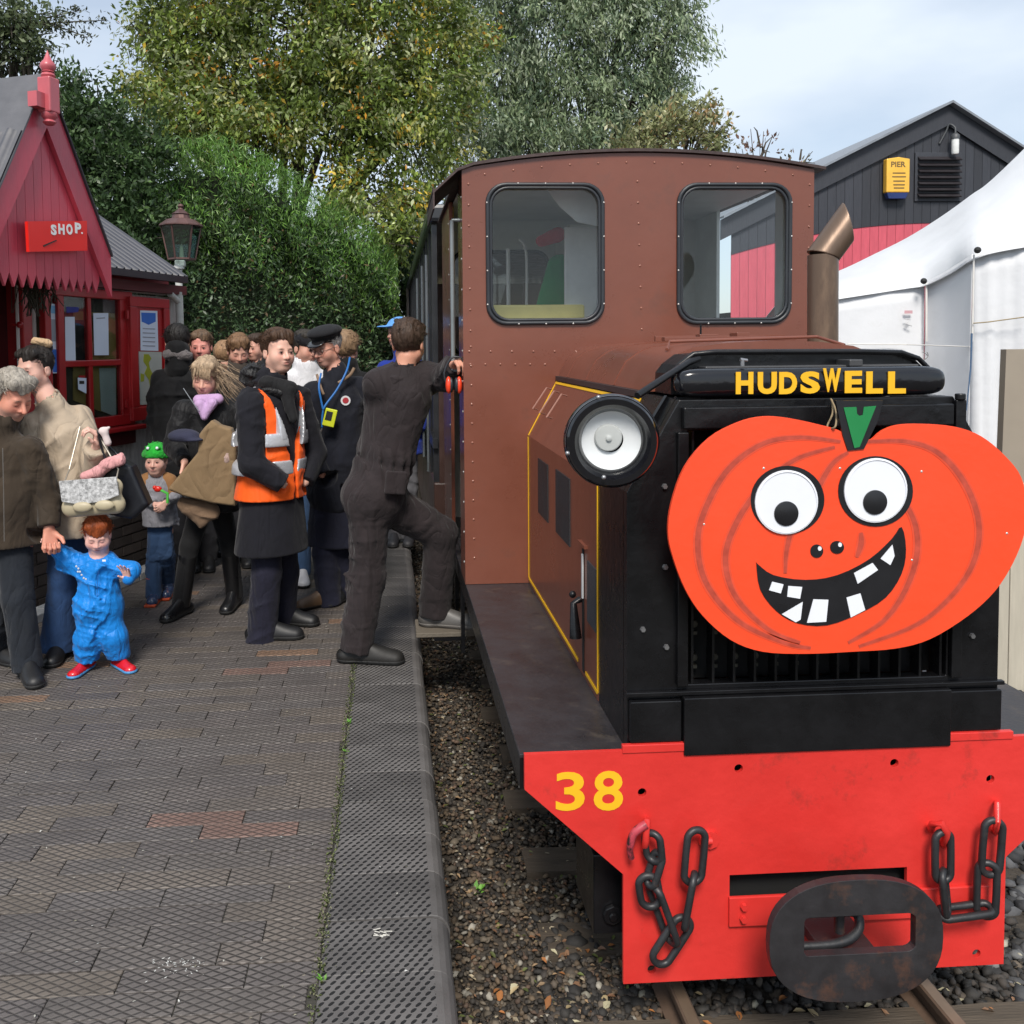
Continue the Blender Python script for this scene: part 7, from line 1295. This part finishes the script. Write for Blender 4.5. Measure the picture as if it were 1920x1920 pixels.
# --- 5 toddler in the blue puddle suit
YT = 4.80; blu = cloth('puddle_suit_blue', (.008, .195, .60), fold=.006, rough=.42, var=.1, fs=18)
p = Person('red haired toddler in a bright blue puddle suit and red shoes', dict(head=(183, 1002, -.02), neck=(186, 1050), sh_l=(152, 1060, .0), sh_r=(216, 1062), el_l=(122, 1046, .0), wr_l=(100, 1026, -.01), el_r=(247, 1068, -.05), wr_r=(240, 1088, -.10), pelvis=(186, 1140), hip_l=(172, 1152), hip_r=(202, 1152), kn_l=(168, 1196, -.02), kn_r=(213, 1194, -.01), an_l=(162, 1240), an_r=(224, 1232, .02), toe_l=(148, 1262, -.07), toe_r=(240, 1252, -.05)), YT, (.12, -.99), h=.86, head=(.22, -.97), pitch=.42, hs=.188, skin=(.72, .42, .36), vox=.0042)
p.hands = [(p.W['wr_r'], onY(234, 1064, YT-.13)-p.W['wr_r'], V(-.25, -1, -.1), .60, dict(curl=.22, side=1, spread=.30)), (p.W['wr_l']+V(-.005, 0, .005), V(-.35, -.25, .55), V(.2, -1, 0), .55, dict(curl=.7, side=-1))]
p.body(lids=.1, brow=(.60, .33, .25), nose=.95, fat=1.16); hr_ = p.hair((.25, .055, .014), 'fluffy', vol=.014, front=.036, low=-.012, seed=5)
def suit(Fd):
    W = p.W; Fd.cap(L2(W['neck'], W['pelvis'], .24), L2(W['neck'], W['pelvis'], .8), .094, .118, k=.03, flat=(p.f, .82)); Fd.ell(W['pelvis'], V(.128, .105, .085), basis(p.f[:2]), .04)
    for q in 'lr':
        Fd.cap(L2(W['neck'], W['sh_'+q], .4)-Z3*.01, W['sh_'+q]-Z3*.01, .050, .050, k=.03); Fd.cap(W['sh_'+q]-Z3*.01, W['el_'+q]-Z3*.004, .052, .054, k=.02); Fd.cap(W['el_'+q]-Z3*.002, L2(W['el_'+q], W['wr_'+q], .85), .045, .036, k=.01)
        Fd.cap(L2(W['pelvis'], W['hip_'+q], .8), W['kn_'+q], .078, .074, k=.03); Fd.cap(W['kn_'+q], L2(W['kn_'+q], W['an_'+q], .80), .078, .066, k=.015); Fd.cut((0, 0, .050), (0, 0, -1)) if q == 'r' else None
    Fd.cap(W['neck']+V(-.045, .02, .005), W['neck']+V(.05, .02, .005), .036, .036, k=.02); Fd.cap(W['neck']+V(-.05, .01, .005), W['neck']+V(-.005, -.055, -.03), .022, .020, k=.02); Fd.cap(W['neck']+V(.055, .01, .01), W['neck']+V(.01, -.055, -.03), .022, .020, k=.02); Fd.cap(W['neck']+V(.05, .02, .0), W['neck']+V(.075, -.03, -.035), .026, .02, k=.02)
    Gd = Field(Fd.ax); Gd.cap(W['neck']+V(0, -.01, .0), p.H(0, .02, -.05), .028, .05, k=.001); Fd.D = np.maximum(Fd.D, -Gd.D)
p.sdf('puddle_suit', [p.W[k] for k in p.W], .12, .0060, suit, blu, folds=(.011, 52, 13))
rs_ = M('shoe_red', (.55, .012, .02), rough=.25, coat=.4); sb_ = M('sole_blue', (.06, .22, .45), rough=.5)
for q in 'lr': p.shoe(q, rs_, .36, sole=sb_, w=.068, hgt=.13)
zpp = MB().tube([onY(185, 1062, YT-.085), onY(183, 1095, YT-.105), onY(181, 1135, YT-.105)], .0016, 5).build('zip', M('zip_blue', (.01, .08, .3)), p.t)
cr_ = MB(); random.seed(4)
for (x, y) in ((143, 1062), (147, 1066), (150, 1072), (146, 1072), (153, 1078), (157, 1084), (161, 1086)): c = onY(x, y, YT-.088); cr_.ball(c, .0055, 8, 5, (1, .3, 1))
o = cr_.build('chest_print', M('print_silver', (.5, .55, .6), rough=.4), p.t); o['kind'] = 'stuff'; q_ = onY(195, 1051, YT-.10); MB().obox(q_, [A3, V(0, 1, 0), Z3], (.009, .001, .005)).build('chest_label', whitep, p.t)

# --- 6 woman in the beige puffer coat
YQ = 5.02; bg_ = cloth('puffer_beige', (.40, .32, .235), fold=.012, rough=.6, var=.08, fs=7)
p = Person('dark haired woman with a bun in a beige padded coat carrying bags', dict(head=(66, 692), neck=(100, 768), sh_l=(60, 800, -.05), sh_r=(150, 782, .05), el_l=(62, 880, -.10), wr_l=(80, 940, -.18), el_r=(182, 888, -.12), wr_r=(180, 838, -.24), pelvis=(128, 975), hip_l=(112, 985), hip_r=(140, 985), kn_l=(118, 1085, -.05), kn_r=(146, 1080, .1), an_l=(112, 1190, .0), an_r=(150, 1165, .3), toe_l=(98, 1218, -.14), toe_r=(140, 1190, .1)), YQ, (-.35, -.93), h=1.70, head=(-.42, -.91), pitch=.14, hs=.238, skin=(.68, .40, .32))
p.hands = [(p.W['wr_r'], V(.02, -.15, 1), V(-.9, -.4, 0), .9, dict(curl=1.25, side=-1))]
p.body(lids=1, brow=(.10, .07, .05), fat=1.0); p.hair((.022, .018, .016), 'short', vol=.007, front=.062, low=-.045, seed=6)
p.sdf('hair_bun', [onY(84, 648, YQ+.05)], .1, .006, lambda Fd: Fd.ell(onY(86, 652, YQ+.05), (.038, .036, .036), None, .01), bpy.data.materials[[m.name for m in bpy.data.materials if m.name.startswith('hair_') and m.name.endswith('_6')][0]], parent=p.bodyo, folds=(.004, 90, 2))
p.sdf('scrunchie', [onY(78, 640, YQ+.02)], .1, .0055, lambda Fd: Fd.cap(onY(66, 640, YQ), onY(90, 645, YQ+.03), .022, .026, k=.01), cloth('scrunchie_cream', (.50, .34, .20), fs=30), parent=p.bodyo, folds=(.009, 110, 3))
p.coat(bg_, onY(130, 1003, YQ)[2], r=(.175, .185, .175), fl=.78, arm=(.076, .078, .062), collar=.080, neckh=.0, shr=.062, folds=(.016, 24, 15), name='padded_coat')
p.trouser(cloth('jeans_blue', (.022, .055, .14), fold=.006), r=(.092, .076, .085), flare=.105, folds=(.006, 36, 16)); p.shoe('l', RBM, .26, w=.048); p.shoe('r', RBM, .26)
def hang(nm, label, cat, pts, fn, mat, vox=.007, folds=None, org=None, grp=None):
    A = np.array(pts); Fd = Field(uax(A.min(0)-.08, A.max(0)+.08, vox)); fn(Fd)
    if folds: Fd.folds(*folds)
    V_, Q_ = Fd.mesh(); c = V_.mean(0); c[2] = V_[:, 2].min(); t = thing(nm, label, cat, tuple(c), grp); mesh_obj(nm+'_body' if nm != 'toy' else 'toy_body', V_, Q_, mat, t, smooth=True); return t
YB2 = YQ-.28
def bagbox(cx, cy, Y, hw, hh, d, rot=0., top=.8):
    c = onY(cx, cy, Y); X = V(math.cos(rot), 0, math.sin(rot)); Zz = V(-math.sin(rot), 0, math.cos(rot)); return c, X, Zz
c, X, Zz = bagbox(176, 930, YB2-.06, 0, 0, 0, .06)
hb1 = hang('handbag', 'small cream and grey patterned handbag with a bow worn in front of the beige coat', 'handbag', [c-X*.16, c+X*.16, c+Zz*.12, c-Zz*.12], lambda Fd: (Fd.cap(c-X*.115-Zz*.05, c+X*.105-Zz*.05, .050, .050, k=.03, flat=(V(0, 1, 0), .7)), Fd.cap(c-X*.115+Zz*.04, c+X*.105+Zz*.04, .045, .045, k=.04, flat=(V(0, 1, 0), .6))), M('bag_cream', (.42, .36, .24), rough=.5, var=.12))
patt = M('bag_woven_grey', (.40, .40, .40), rough=.7, var=.85, scale=70, bump=.002, bscale=90)
fl_ = [c-X*.150+Zz*.095, c+X*.135+Zz*.095, c+X*.140-Zz*.0, c+X*.06-Zz*.025, c-X*.07-Zz*.03, c-X*.145-Zz*.01]; MB().plate([q-V(0, .050, 0) for q in fl_], (0, .012, 0)).build('flap', patt, hb1, bevel=.004)
for sx in (-1, 1): MB().ball(c+X*(sx*.055+.01)-Zz*.045-V(0, .05, 0), .045, 14, 8, (1.1, .35, .6)).build('bow_loop', bpy.data.materials['bag_cream'], hb1, smooth=True)
MB().tube([c+X*.12+Zz*.08, onY(222, 880, YB2), onY(188, 822, YQ-.24)], .004, 6).tube([c-X*.14+Zz*.08, onY(130, 880, YB2+.05), onY(150, 800, YQ-.12)], .004, 6).build('strap', M('strap_chain', (.35, .32, .27), rough=.4, metal=.4), hb1)
c2, X2, Z2_ = bagbox(238, 915, YB2+.10, 0, 0, 0, -.1)
hb2 = hang('tote_bag', 'large black tote bag hanging from the hand of the woman in beige', 'bag', [c2-X2*.17, c2+X2*.17, c2+Z2_*.18, c2-Z2_*.18], lambda Fd: Fd.poly([onY(x, y, YB2+.10) for x, y in ((192, 882), (232, 862), (252, 872), (284, 944), (252, 972), (206, 962), (190, 920))], YB2+.10, .06, .022), M('bag_black_leather', (.006, .007, .011), rough=.4, coat=.0, bump=.0008, bscale=200), folds=(.004, 24, 20))
MB().tube(smooth_poly([onY(206, 880, YB2+.02), onY(192, 845, YQ-.26), onY(184, 808, YQ-.27), onY(198, 830, YQ-.2), onY(236, 868, YB2+.04)], 6, False), .006, 8).build('handle', bpy.data.materials['bag_black_leather'], hb2, smooth=True)
pnk = cloth('plush_pink', (.62, .30, .30), fold=.006, fs=30); 
t_ = hang('scarf', 'pink fluffy scarf draped through the handles of the black bag', 'scarf', [onY(155, 895, YB2), onY(228, 850, YB2)], lambda Fd: (Fd.cap(onY(158, 893, YB2), onY(185, 885, YB2), .028, .034, k=.02), Fd.cap(onY(185, 885, YB2), onY(205, 868, YB2), .034, .030, k=.02), Fd.cap(onY(200, 872, YB2), onY(225, 862, YB2), .034, .026, k=.02), Fd.cap(onY(166, 893, YB2), onY(172, 905, YB2), .022, .016, k=.02)), pnk, folds=(.013, 70, 21))
t_ = hang('soft_toy', 'small white and pink soft toy held in the hand of the woman in beige', 'toy', [onY(195, 805, YQ-.3), onY(205, 830, YQ-.3)], lambda Fd: (Fd.ell(onY(194, 808, YQ-.27), (.026, .02, .022), None, .01), Fd.cap(onY(196, 812, YQ-.27), onY(202, 830, YQ-.27), .018, .02, k=.015), Fd.cap(onY(194, 806, YQ-.27), onY(204, 802, YQ-.27), .010, .009, k=.01)), M('plush_white', (.62, .52, .50), rough=.9), vox=.005, folds=(.004, 90, 2))

# --- 7 boy with the green knitted hat
YK = 6.05
p = Person('small boy in a bright green knitted hat and grey jumper holding a red toy', dict(head=(293, 862, -.02), neck=(295, 890), sh_l=(273, 903), sh_r=(318, 903), el_l=(268, 935, -.05), wr_l=(290, 945, -.12), el_r=(330, 932, -.04), wr_r=(312, 940, -.14), pelvis=(300, 990), hip_l=(290, 995), hip_r=(312, 995), kn_l=(290, 1040), kn_r=(312, 1040), an_l=(288, 1095, .0), an_r=(314, 1085, .15), toe_l=(286, 1128, -.15), toe_r=(316, 1115, .0)), YK, (.05, -1), h=1.02, head=(-.05, -1), pitch=.10, hs=.200, skin=(.64, .38, .31), vox=.0055)
p.hands = [(p.W['wr_l'], V(.6, -.5, .1), V(0, .5, -1), .62, dict(curl=.8, side=1)), (p.W['wr_r'], V(-.4, -.5, -.5), V(-.4, .5, 0), .62, dict(curl=.7, side=-1))]
p.body(lids=1, brow=(.22, .14, .09), fat=1.08); gk = cloth('knit_green', (.02, .34, .035), fold=.003, rough=.9, fs=60); H = p.H
ht = p.sdf('knitted_hat', [p.W['head']], .16, .006, lambda Fd: (Fd.ell(H(0, -.012, .050), V(.092, .108, .088)*p.hs, p.R, .01), Fd.cut(H(0, 0, .030), -p.R[2]), Fd.cap(H(-.085, 0, .04), H(.085, 0, .04), .02, .02, k=.03)), gk, parent=p.bodyo, folds=(.004, 120, 5))
for sx in (-1, 1):
    e = MB().ball(H(sx*.035, .062, .105), .022*p.hs, 12, 8).build('hat_eye', gk, ht, smooth=True); MB().ball(H(sx*.035, .076, .107), .013*p.hs, 10, 6).build('hat_eyeball', whitep, e, smooth=True)
MB().box(*[f(v) for v, f in zip((0, 0, 0, 0, 0, 0), (float,)*6)]) if False else None
spk = MB()
for i in range(8): a = math.pi*(.08+i*.12); c = H(.088*math.cos(a), .0, .045+.088*math.sin(a)); spk.cyl(c, c+nrm(c-H(0, 0, .04))*.014, .009, .002, 8)
spk.build('hat_spikes', M('knit_green_dark', (.01, .20, .02), rough=.9), ht, kind='stuff')
p.coat(cloth('jumper_grey', (.22, .22, .245), fold=.006, fs=16), onY(300, 985, YK)[2], r=(.18, .18, .20), fl=.85, arm=(.075, .065, .055), collar=.085, vox=.007, folds=(.009, 45, 17), name='jumper')
for q in 'lr': W = p.W; p.sdf('sleeve', [W['sh_'+q], W['el_'+q]], .1, .007, lambda Fd: (Fd.cap(L2(W['sh_'+q], W['neck'], .3)+Z3*.005, W['sh_'+q], .046, .050, k=.02), Fd.cap(W['sh_'+q], L2(W['sh_'+q], W['el_'+q], .8), .050, .044, k=.02)), cloth('sleeve_tan', (.25, .125, .05)), folds=(.006, 50, 3))
p.trouser(cloth('jeans_child', (.028, .060, .13), fold=.006), r=(.105, .09, .085), vox=.007, folds=(.007, 60, 18)); wel = M('wellington_printed', (.03, .05, .11), rough=.3, coat=.4, var=.2, dirt=((.30, .10, .05), .56, .9), dirtscale=26)
for q in 'lr':
    a = p.W['an_'+q]; p.sdf('wellington', [a, V(a[0], a[1], 0), V(a[0], a[1]-.12, 0)], .09, .006, lambda Fd: (Fd.cap(V(a[0], a[1], .045), V(a[0], a[1], .17), .040, .046, k=.02), Fd.cap(V(a[0], a[1]+.01, .035), V(a[0]+.01, a[1]-.09, .03), .036, .036, k=.02), Fd.cut((0, 0, .001), (0, 0, -1)), Fd.cut((0, 0, .175), (0, 0, 1))), wel)
    MB().lathe(V(a[0], a[1], .168), Z3, [(.047, -.008), (.050, 0), (.047, .008)], 18).build('boot_rim', M('trim_orange', (.5, .07, .02), rough=.4), p.t, smooth=True)
    MB().obox(V(a[0]+.004, a[1]-.045, .010), [A3, V(0, 1, 0), Z3], (.038, .085, .010)).build('boot_sole', bpy.data.materials['trim_orange'], p.t, bevel=.008)
ty = onY(299, 917, YK-.2); tt = thing('toy', 'red and green plastic toy held in the hands of the boy in the green hat', 'toy', tuple(ty)); MB().ball(ty+V(-.01, 0, 0), .022, 12, 8, (1.2, .7, .9)).ball(ty+V(-.03, 0, .01), .014, 10, 6).build('toy_head', M('toy_red', (.6, .02, .01), rough=.3), tt, smooth=True); MB().tube([ty+V(.0, 0, -.002), ty+V(.05, 0, -.03), onY(314, 943, YK-.2)], .009, 8).build('toy_stick', M('toy_green', (.08, .45, .06), rough=.3), tt, smooth=True)

# --- 8 blonde woman with the tan coat
YL = 5.75; blk = cloth('jacket_black', (.008, .008, .009), fold=.007, rough=.6, fs=12)
p = Person('blonde woman in black jacket and lilac scarf with a tan coat over her arm', dict(head=(386, 706, -.04), neck=(398, 750), sh_l=(348, 772, -.02), sh_r=(444, 770, .06), el_l=(326, 838, -.06), wr_l=(346, 866, -.22), el_r=(456, 862, .04), wr_r=(416, 880, -.10), pelvis=(396, 925), hip_l=(376, 935), hip_r=(416, 935, .06), kn_l=(356, 1020, -.02), kn_r=(430, 1020, .10), an_l=(342, 1108, .0), an_r=(438, 1096, .16), toe_l=(318, 1142, -.12), toe_r=(424, 1130, .0)), YL, (-.25, -.97), h=1.66, head=(-.12, -.99), pitch=.38, roll=.10, hs=.228, skin=(.68, .38, .29))
p.hands = [(p.W['wr_l'], V(-.1, -.3, -1), V(1, -.2, 0), .9, dict(curl=.8, side=1)), (p.W['wr_r'], V(-1, -.4, .1), V(0, .4, -1), .9, dict(curl=.9, side=-1))]
p.body(lids=.1, brow=(.30, .2, .12)); hc_ = (.36, .26, .17); p.hair(hc_, 'bob', vol=.012, front=.040, low=-.09, seed=8)
hm = [m for m in bpy.data.materials if m.name.startswith('hair_') and m.name.endswith('_8')][0]; stn = MB(); r = random.Random(9)
for i in range(150):
    sx = r.uniform(-1, 1); s0 = p.H(sx*.07, -.03+r.uniform(-.04, .03), .07-abs(sx)*.05+r.uniform(-.03, .02)); 
    if sx > -.25: e1 = s0+V(.06+r.uniform(0, .05), r.uniform(-.04, .02), -.03+r.uniform(-.03, .03)); e2 = e1+V(.03+r.uniform(0, .13), r.uniform(-.04, .03), -.06-r.uniform(-.02, .10))
    else: e1 = s0+V(-.02+r.uniform(-.02, .02), -.02, -.07); e2 = e1+V(r.uniform(-.03, .01), -.02, -.07-r.uniform(0, .05))
    P_ = smooth_poly([s0, e1, e2], 5, False); stn.tube(P_, [.0026*(1-i_/len(P_)*.85) for i_ in range(len(P_))], 4, cap=False)
for i in range(26):
    x = r.uniform(-.055, .055); stn.tube([p.H(x, .07, .085), p.H(x*1.05, .094, .055), p.H(x*1.12+.003, .090, .024+abs(x)*-.2)], [.005, .0045, .002], 5, cap=False)
o = stn.build('loose_hair', hm, p.bodyo, smooth=True, fix=False); o['kind'] = 'stuff'
p.coat(blk, onY(396, 955, YL)[2], r=(.18, .17, .18), fl=.72, arm=(.085, .07, .052), collar=.085, neckh=.1, folds=(.008, 30, 19)); p.trouser(cloth('trousers_black', (.010, .010, .011)), r=(.085, .065, .055)); lb_ = M('boot_black', (.008, .008, .009), rough=.34, coat=.15)
for q in 'lr':
    p.shoe(q, lb_, .27, w=.046, hgt=.11); a = p.W['an_'+q]; k_ = p.W['kn_'+q]; p.sdf('boot_leg', [a, k_], .09, .007, lambda Fd: (Fd.cap(V(a[0], a[1], .07), L2(a, k_, .75), .048, .060, k=.02), Fd.cut((0, 0, .012), (0, 0, -1))), lb_, folds=(.004, 50, 2))
p.sdf('scarf', [p.W['neck']], .2, .007, lambda Fd: (Fd.cap(onY(372, 750, YL-.10), onY(408, 748, YL-.10), .036, .036, k=.03, flat=(V(0, 1, 0), .7)), Fd.cap(onY(374, 758, YL-.15), onY(382, 782, YL-.16), .034, .016, k=.03), Fd.cap(onY(398, 756, YL-.15), onY(384, 782, YL-.16), .034, .016, k=.03)), cloth('scarf_lilac', (.46, .30, .50), fs=20), folds=(.006, 60, 8))
ribbon([onY(344, 728, YL-.17), onY(360, 752, YL-.20), onY(374, 772, YL-.21)], .0022, M('zip_grey', (.2, .22, .24)), 'zip', p.t)
tcm = cloth('coat_tan', (.215, .145, .078), fold=.008, rough=.8, var=.1, fs=8)
def tc(Fd):
    q = lambda x, y, d: onY(x, y, YL-d); Fd.poly([q(x, y, .27) for x, y in ((388, 800), (400, 786), (414, 796), (436, 802), (446, 830), (444, 948), (400, 942), (345, 928), (316, 916), (350, 874), (374, 846), (376, 815))], YL-.27, .055, .018)
t_ = hang('coat', 'tan coat draped over the arm of the blonde woman', 'coat', [onY(320, 790, YL-.27), onY(445, 950, YL-.27)], tc, tcm, vox=.007, folds=(.006, 34, 23))
def tl(Fd): q = lambda x, y, d: onY(x, y, YL-d); Fd.cap(q(345, 945, .22), q(395, 960, .22), .045, .055, k=.04, flat=(V(0, 1, 0), .6)); Fd.cap(q(362, 955, .22), q(378, 975, .22), .055, .045, k=.03, flat=(V(0, 1, 0), .6))
lo_ = Field(uax(onY(300, 1010, YL-.22)-.1, onY(430, 920, YL-.22)+.1, .008)); tl(lo_); lo_.folds(.010, 34, 5); V_, Q_ = lo_.mesh(); mesh_obj('lining', V_, Q_, cloth('lining_brown', (.17, .11, .07), fs=14), t_, smooth=True)
Fd = Field(uax(onY(400, 880, YL-.3)-.1, onY(445, 790, YL-.3)+.1, .007)); Fd.cap(onY(428, 812, YL-.28), onY(426, 862, YL-.30), .020, .030, k=.02).folds(.008, 60, 6); V_, Q_ = Fd.mesh(); mesh_obj('fleece_trim', V_, Q_, cloth('fleece_pinkish', (.42, .30, .26), fs=50), t_, smooth=True)
c = onY(345, 818, YL-.30); th_ = hang('flat_cap', 'navy cap held in front of the black jacket by the blonde woman', 'cap', [c-.12, c+.12], lambda Fd: (Fd.ell(c, (.095, .07, .045), None, .02), Fd.ell(c+V(.06, -.02, -.02), (.06, .05, .012), None, .02), Fd.cut(c-V(0, 0, .028), (0, 0, -1))), cloth('cap_navy', (.028, .030, .055)), vox=.007)

# --- 9..16 people further back
def back(label, hd, nk, Y, f, head, body, hairc, jac, hemy, h=1.72, pitch=.1, style='short', bw=34, skin=(.60, .32, .24), brow=(.1, .07, .05), legs=None, hood=None, cap=None, seed=30, lids=1, hv=.010, fr=.058, shy=None, shoe=True, hs=.235, arm_in=0, roll=0.):
    cx, cy = nk; sy = shy or cy+22; k = Y/F_PX; dp = dict(head=hd, neck=nk, sh_l=(cx-bw, sy, -.1*f[0]), sh_r=(cx+bw, sy, .1*f[0]), el_l=(cx-bw-8, sy+.30/k, 0), el_r=(cx+bw+8, sy+.30/k, 0), wr_l=(cx-bw+4, sy+.52/k, -.12), wr_r=(cx+bw-4, sy+.52/k, -.12), pelvis=(cx, sy+.50/k))
    g0 = 650+1.68/k; lx = legs or (cx-13, cx+13); dp.update(hip_l=(lx[0], sy+.54/k), hip_r=(lx[1], sy+.54/k), kn_l=(lx[0], g0-.48/k), kn_r=(lx[1], g0-.48/k), an_l=(lx[0], g0-.10/k), an_r=(lx[1], g0-.10/k), toe_l=(lx[0]+f[0]*20, g0, f[1]*.2), toe_r=(lx[1]+f[0]*20, g0, f[1]*.2))
    P = Person(label, dp, Y, f, h=h, head=head, pitch=pitch, roll=roll, hs=hs, skin=skin, vox=.006); P.body(lids=lids, brow=brow); 
    if hairc is not None: P.hair(hairc, style, vol=hv, front=fr, low=-.02, seed=seed, vox=.0055)
    P.coat(jac, onY(cx, hemy, Y)[2], r=(.17, .165, .175), fl=.7, arm=(.078, .064, .052), vox=.012, folds=(.009, 26, seed), collar=.085, neckh=.3); P.trouser(cloth(body[0], body[1]), vox=.012, folds=(.007, 30, seed), r=(.092, .072, .064))
    if shoe:
        for q in 'lr': P.shoe(q, body[2] if len(body) > 2 else RBM, .28)
    return P
jk = cloth('parka_black', (.007, .007, .008), fs=8); drk = ('trousers_charcoal', (.012, .012, .015))
P9 = back('dark haired person in a long black parka with grey fur collar beside the notice case', (332, 642), (334, 690), 6.7, (-.3, .95), (-.3, .95), drk, (.012, .010, .009), jk, 890, seed=31, hv=.016, bw=32)
P9.sdf('hood', [P9.W['head'], P9.W['neck']], .2, .008, lambda Fd: (Fd.cap(P9.W['neck']-Z3*.02, P9.H(0, -.02, -.055), .10, .088, k=.05), Fd.cap(P9.W['neck']-V(P9.f[0], P9.f[1], 0)*.06, P9.H(0, -.08, -.04), .07, .05, k=.05)), jk, folds=(.008, 34, 3))
P9.sdf('fur_trim', [P9.W['neck'], P9.W['head']], .2, .007, lambda Fd: Fd.cap(onY(314, 664, 6.60), onY(354, 668, 6.60), .034, .034, k=.02), cloth('fur_grey', (.13, .115, .115), fs=60), folds=(.014, 90, 4))
back('man with short brown hair and a reddish face behind the blonde woman', (377, 650), (378, 690), 7.0, (0, -1), (.05, -1), drk, (.12, .075, .045), jk, 900, seed=32, skin=(.64, .27, .22), bw=36, hv=.011)
back('young man with light brown swept hair looking down in the middle of the crowd', (447, 658), (448, 696), 7.1, (.2, -1), (.30, -.95), drk, (.17, .095, .05), cloth('jacket_olive', (.045, .035, .028)), 890, seed=33, pitch=.42, bw=32, hv=.016, lids=.1, fr=.050)
back('woman with dark pulled back hair and black scarf half hidden in the crowd', (480, 652), (484, 690), 7.6, (0, -1), (-.5, -.86), drk, (.045, .028, .02), cloth('jacket_dark', (.02, .02, .022)), 880, seed=34, bw=28, hs=.215, h=1.6)
back('fair haired person at the back of the crowd left of the swept haired man', (424, 668), (422, 702), 7.5, (0, -1), (.6, .6), drk, (.30, .18, .10), cloth('fleece_brown', (.12, .07, .045)), 880, seed=35, bw=26, hs=.22, h=1.6, hv=.016, style='fluffy')
P13 = back('person in a white jacket and dark cap mostly hidden behind the peaked cap man', (572, 652), (575, 692), 6.5, (.2, -1), (.75, -.66), ('jeans_mid', (.05, .10, .20), M('trainer_white', (.6, .6, .62), rough=.5)), (.03, .025, .02), cloth('jacket_white', (.62, .62, .64), fold=.008), 900, seed=36, bw=28, legs=(548, 566), pitch=.2)
P13.sdf('dark_cap', [P13.H(0, 0, .06)], .16, .007, lambda Fd: (Fd.ell(P13.H(0, 0, .058), (.088, .10, .065), P13.R, .02), Fd.ell(P13.H(0, .09, .035), (.06, .05, .012), P13.R, .02)), cloth('cap_dark', (.012, .012, .015)))
back('curly fair haired person just behind the shoulder of the man in the peaked cap', (650, 655), (652, 695), 6.8, (0, -1), (.3, .95), drk, (.22, .14, .08), jk, 890, seed=37, bw=30, hv=.022, style='fluffy')
P15 = back('person in a light blue cap and blue jacket behind the man in overalls', (748, 624), (757, 670), 7.7, (-.2, -1), (-.85, -.5), ('trousers_grey', (.09, .09, .10), M('trainer_dark', (.02, .02, .024), rough=.6)), (.04, .03, .02), cloth('jacket_blue', (.012, .03, .22)), 850, seed=38, bw=34, legs=(740, 768), pitch=.05)
lbm = cloth('cap_light_blue', (.12, .34, .75), fold=.002)
P15.sdf('blue_cap', [P15.H(0, 0, .06), P15.H(0, .15, .05)], .16, .006, lambda Fd: (Fd.ell(P15.H(0, -.01, .062), (.092, .108, .075), P15.R, .02), Fd.cut(P15.H(0, 0, .045), -P15.R[2]), Fd.ell(P15.H(0, .13, .060), (.065, .075, .009), P15.R, .025)), lbm)
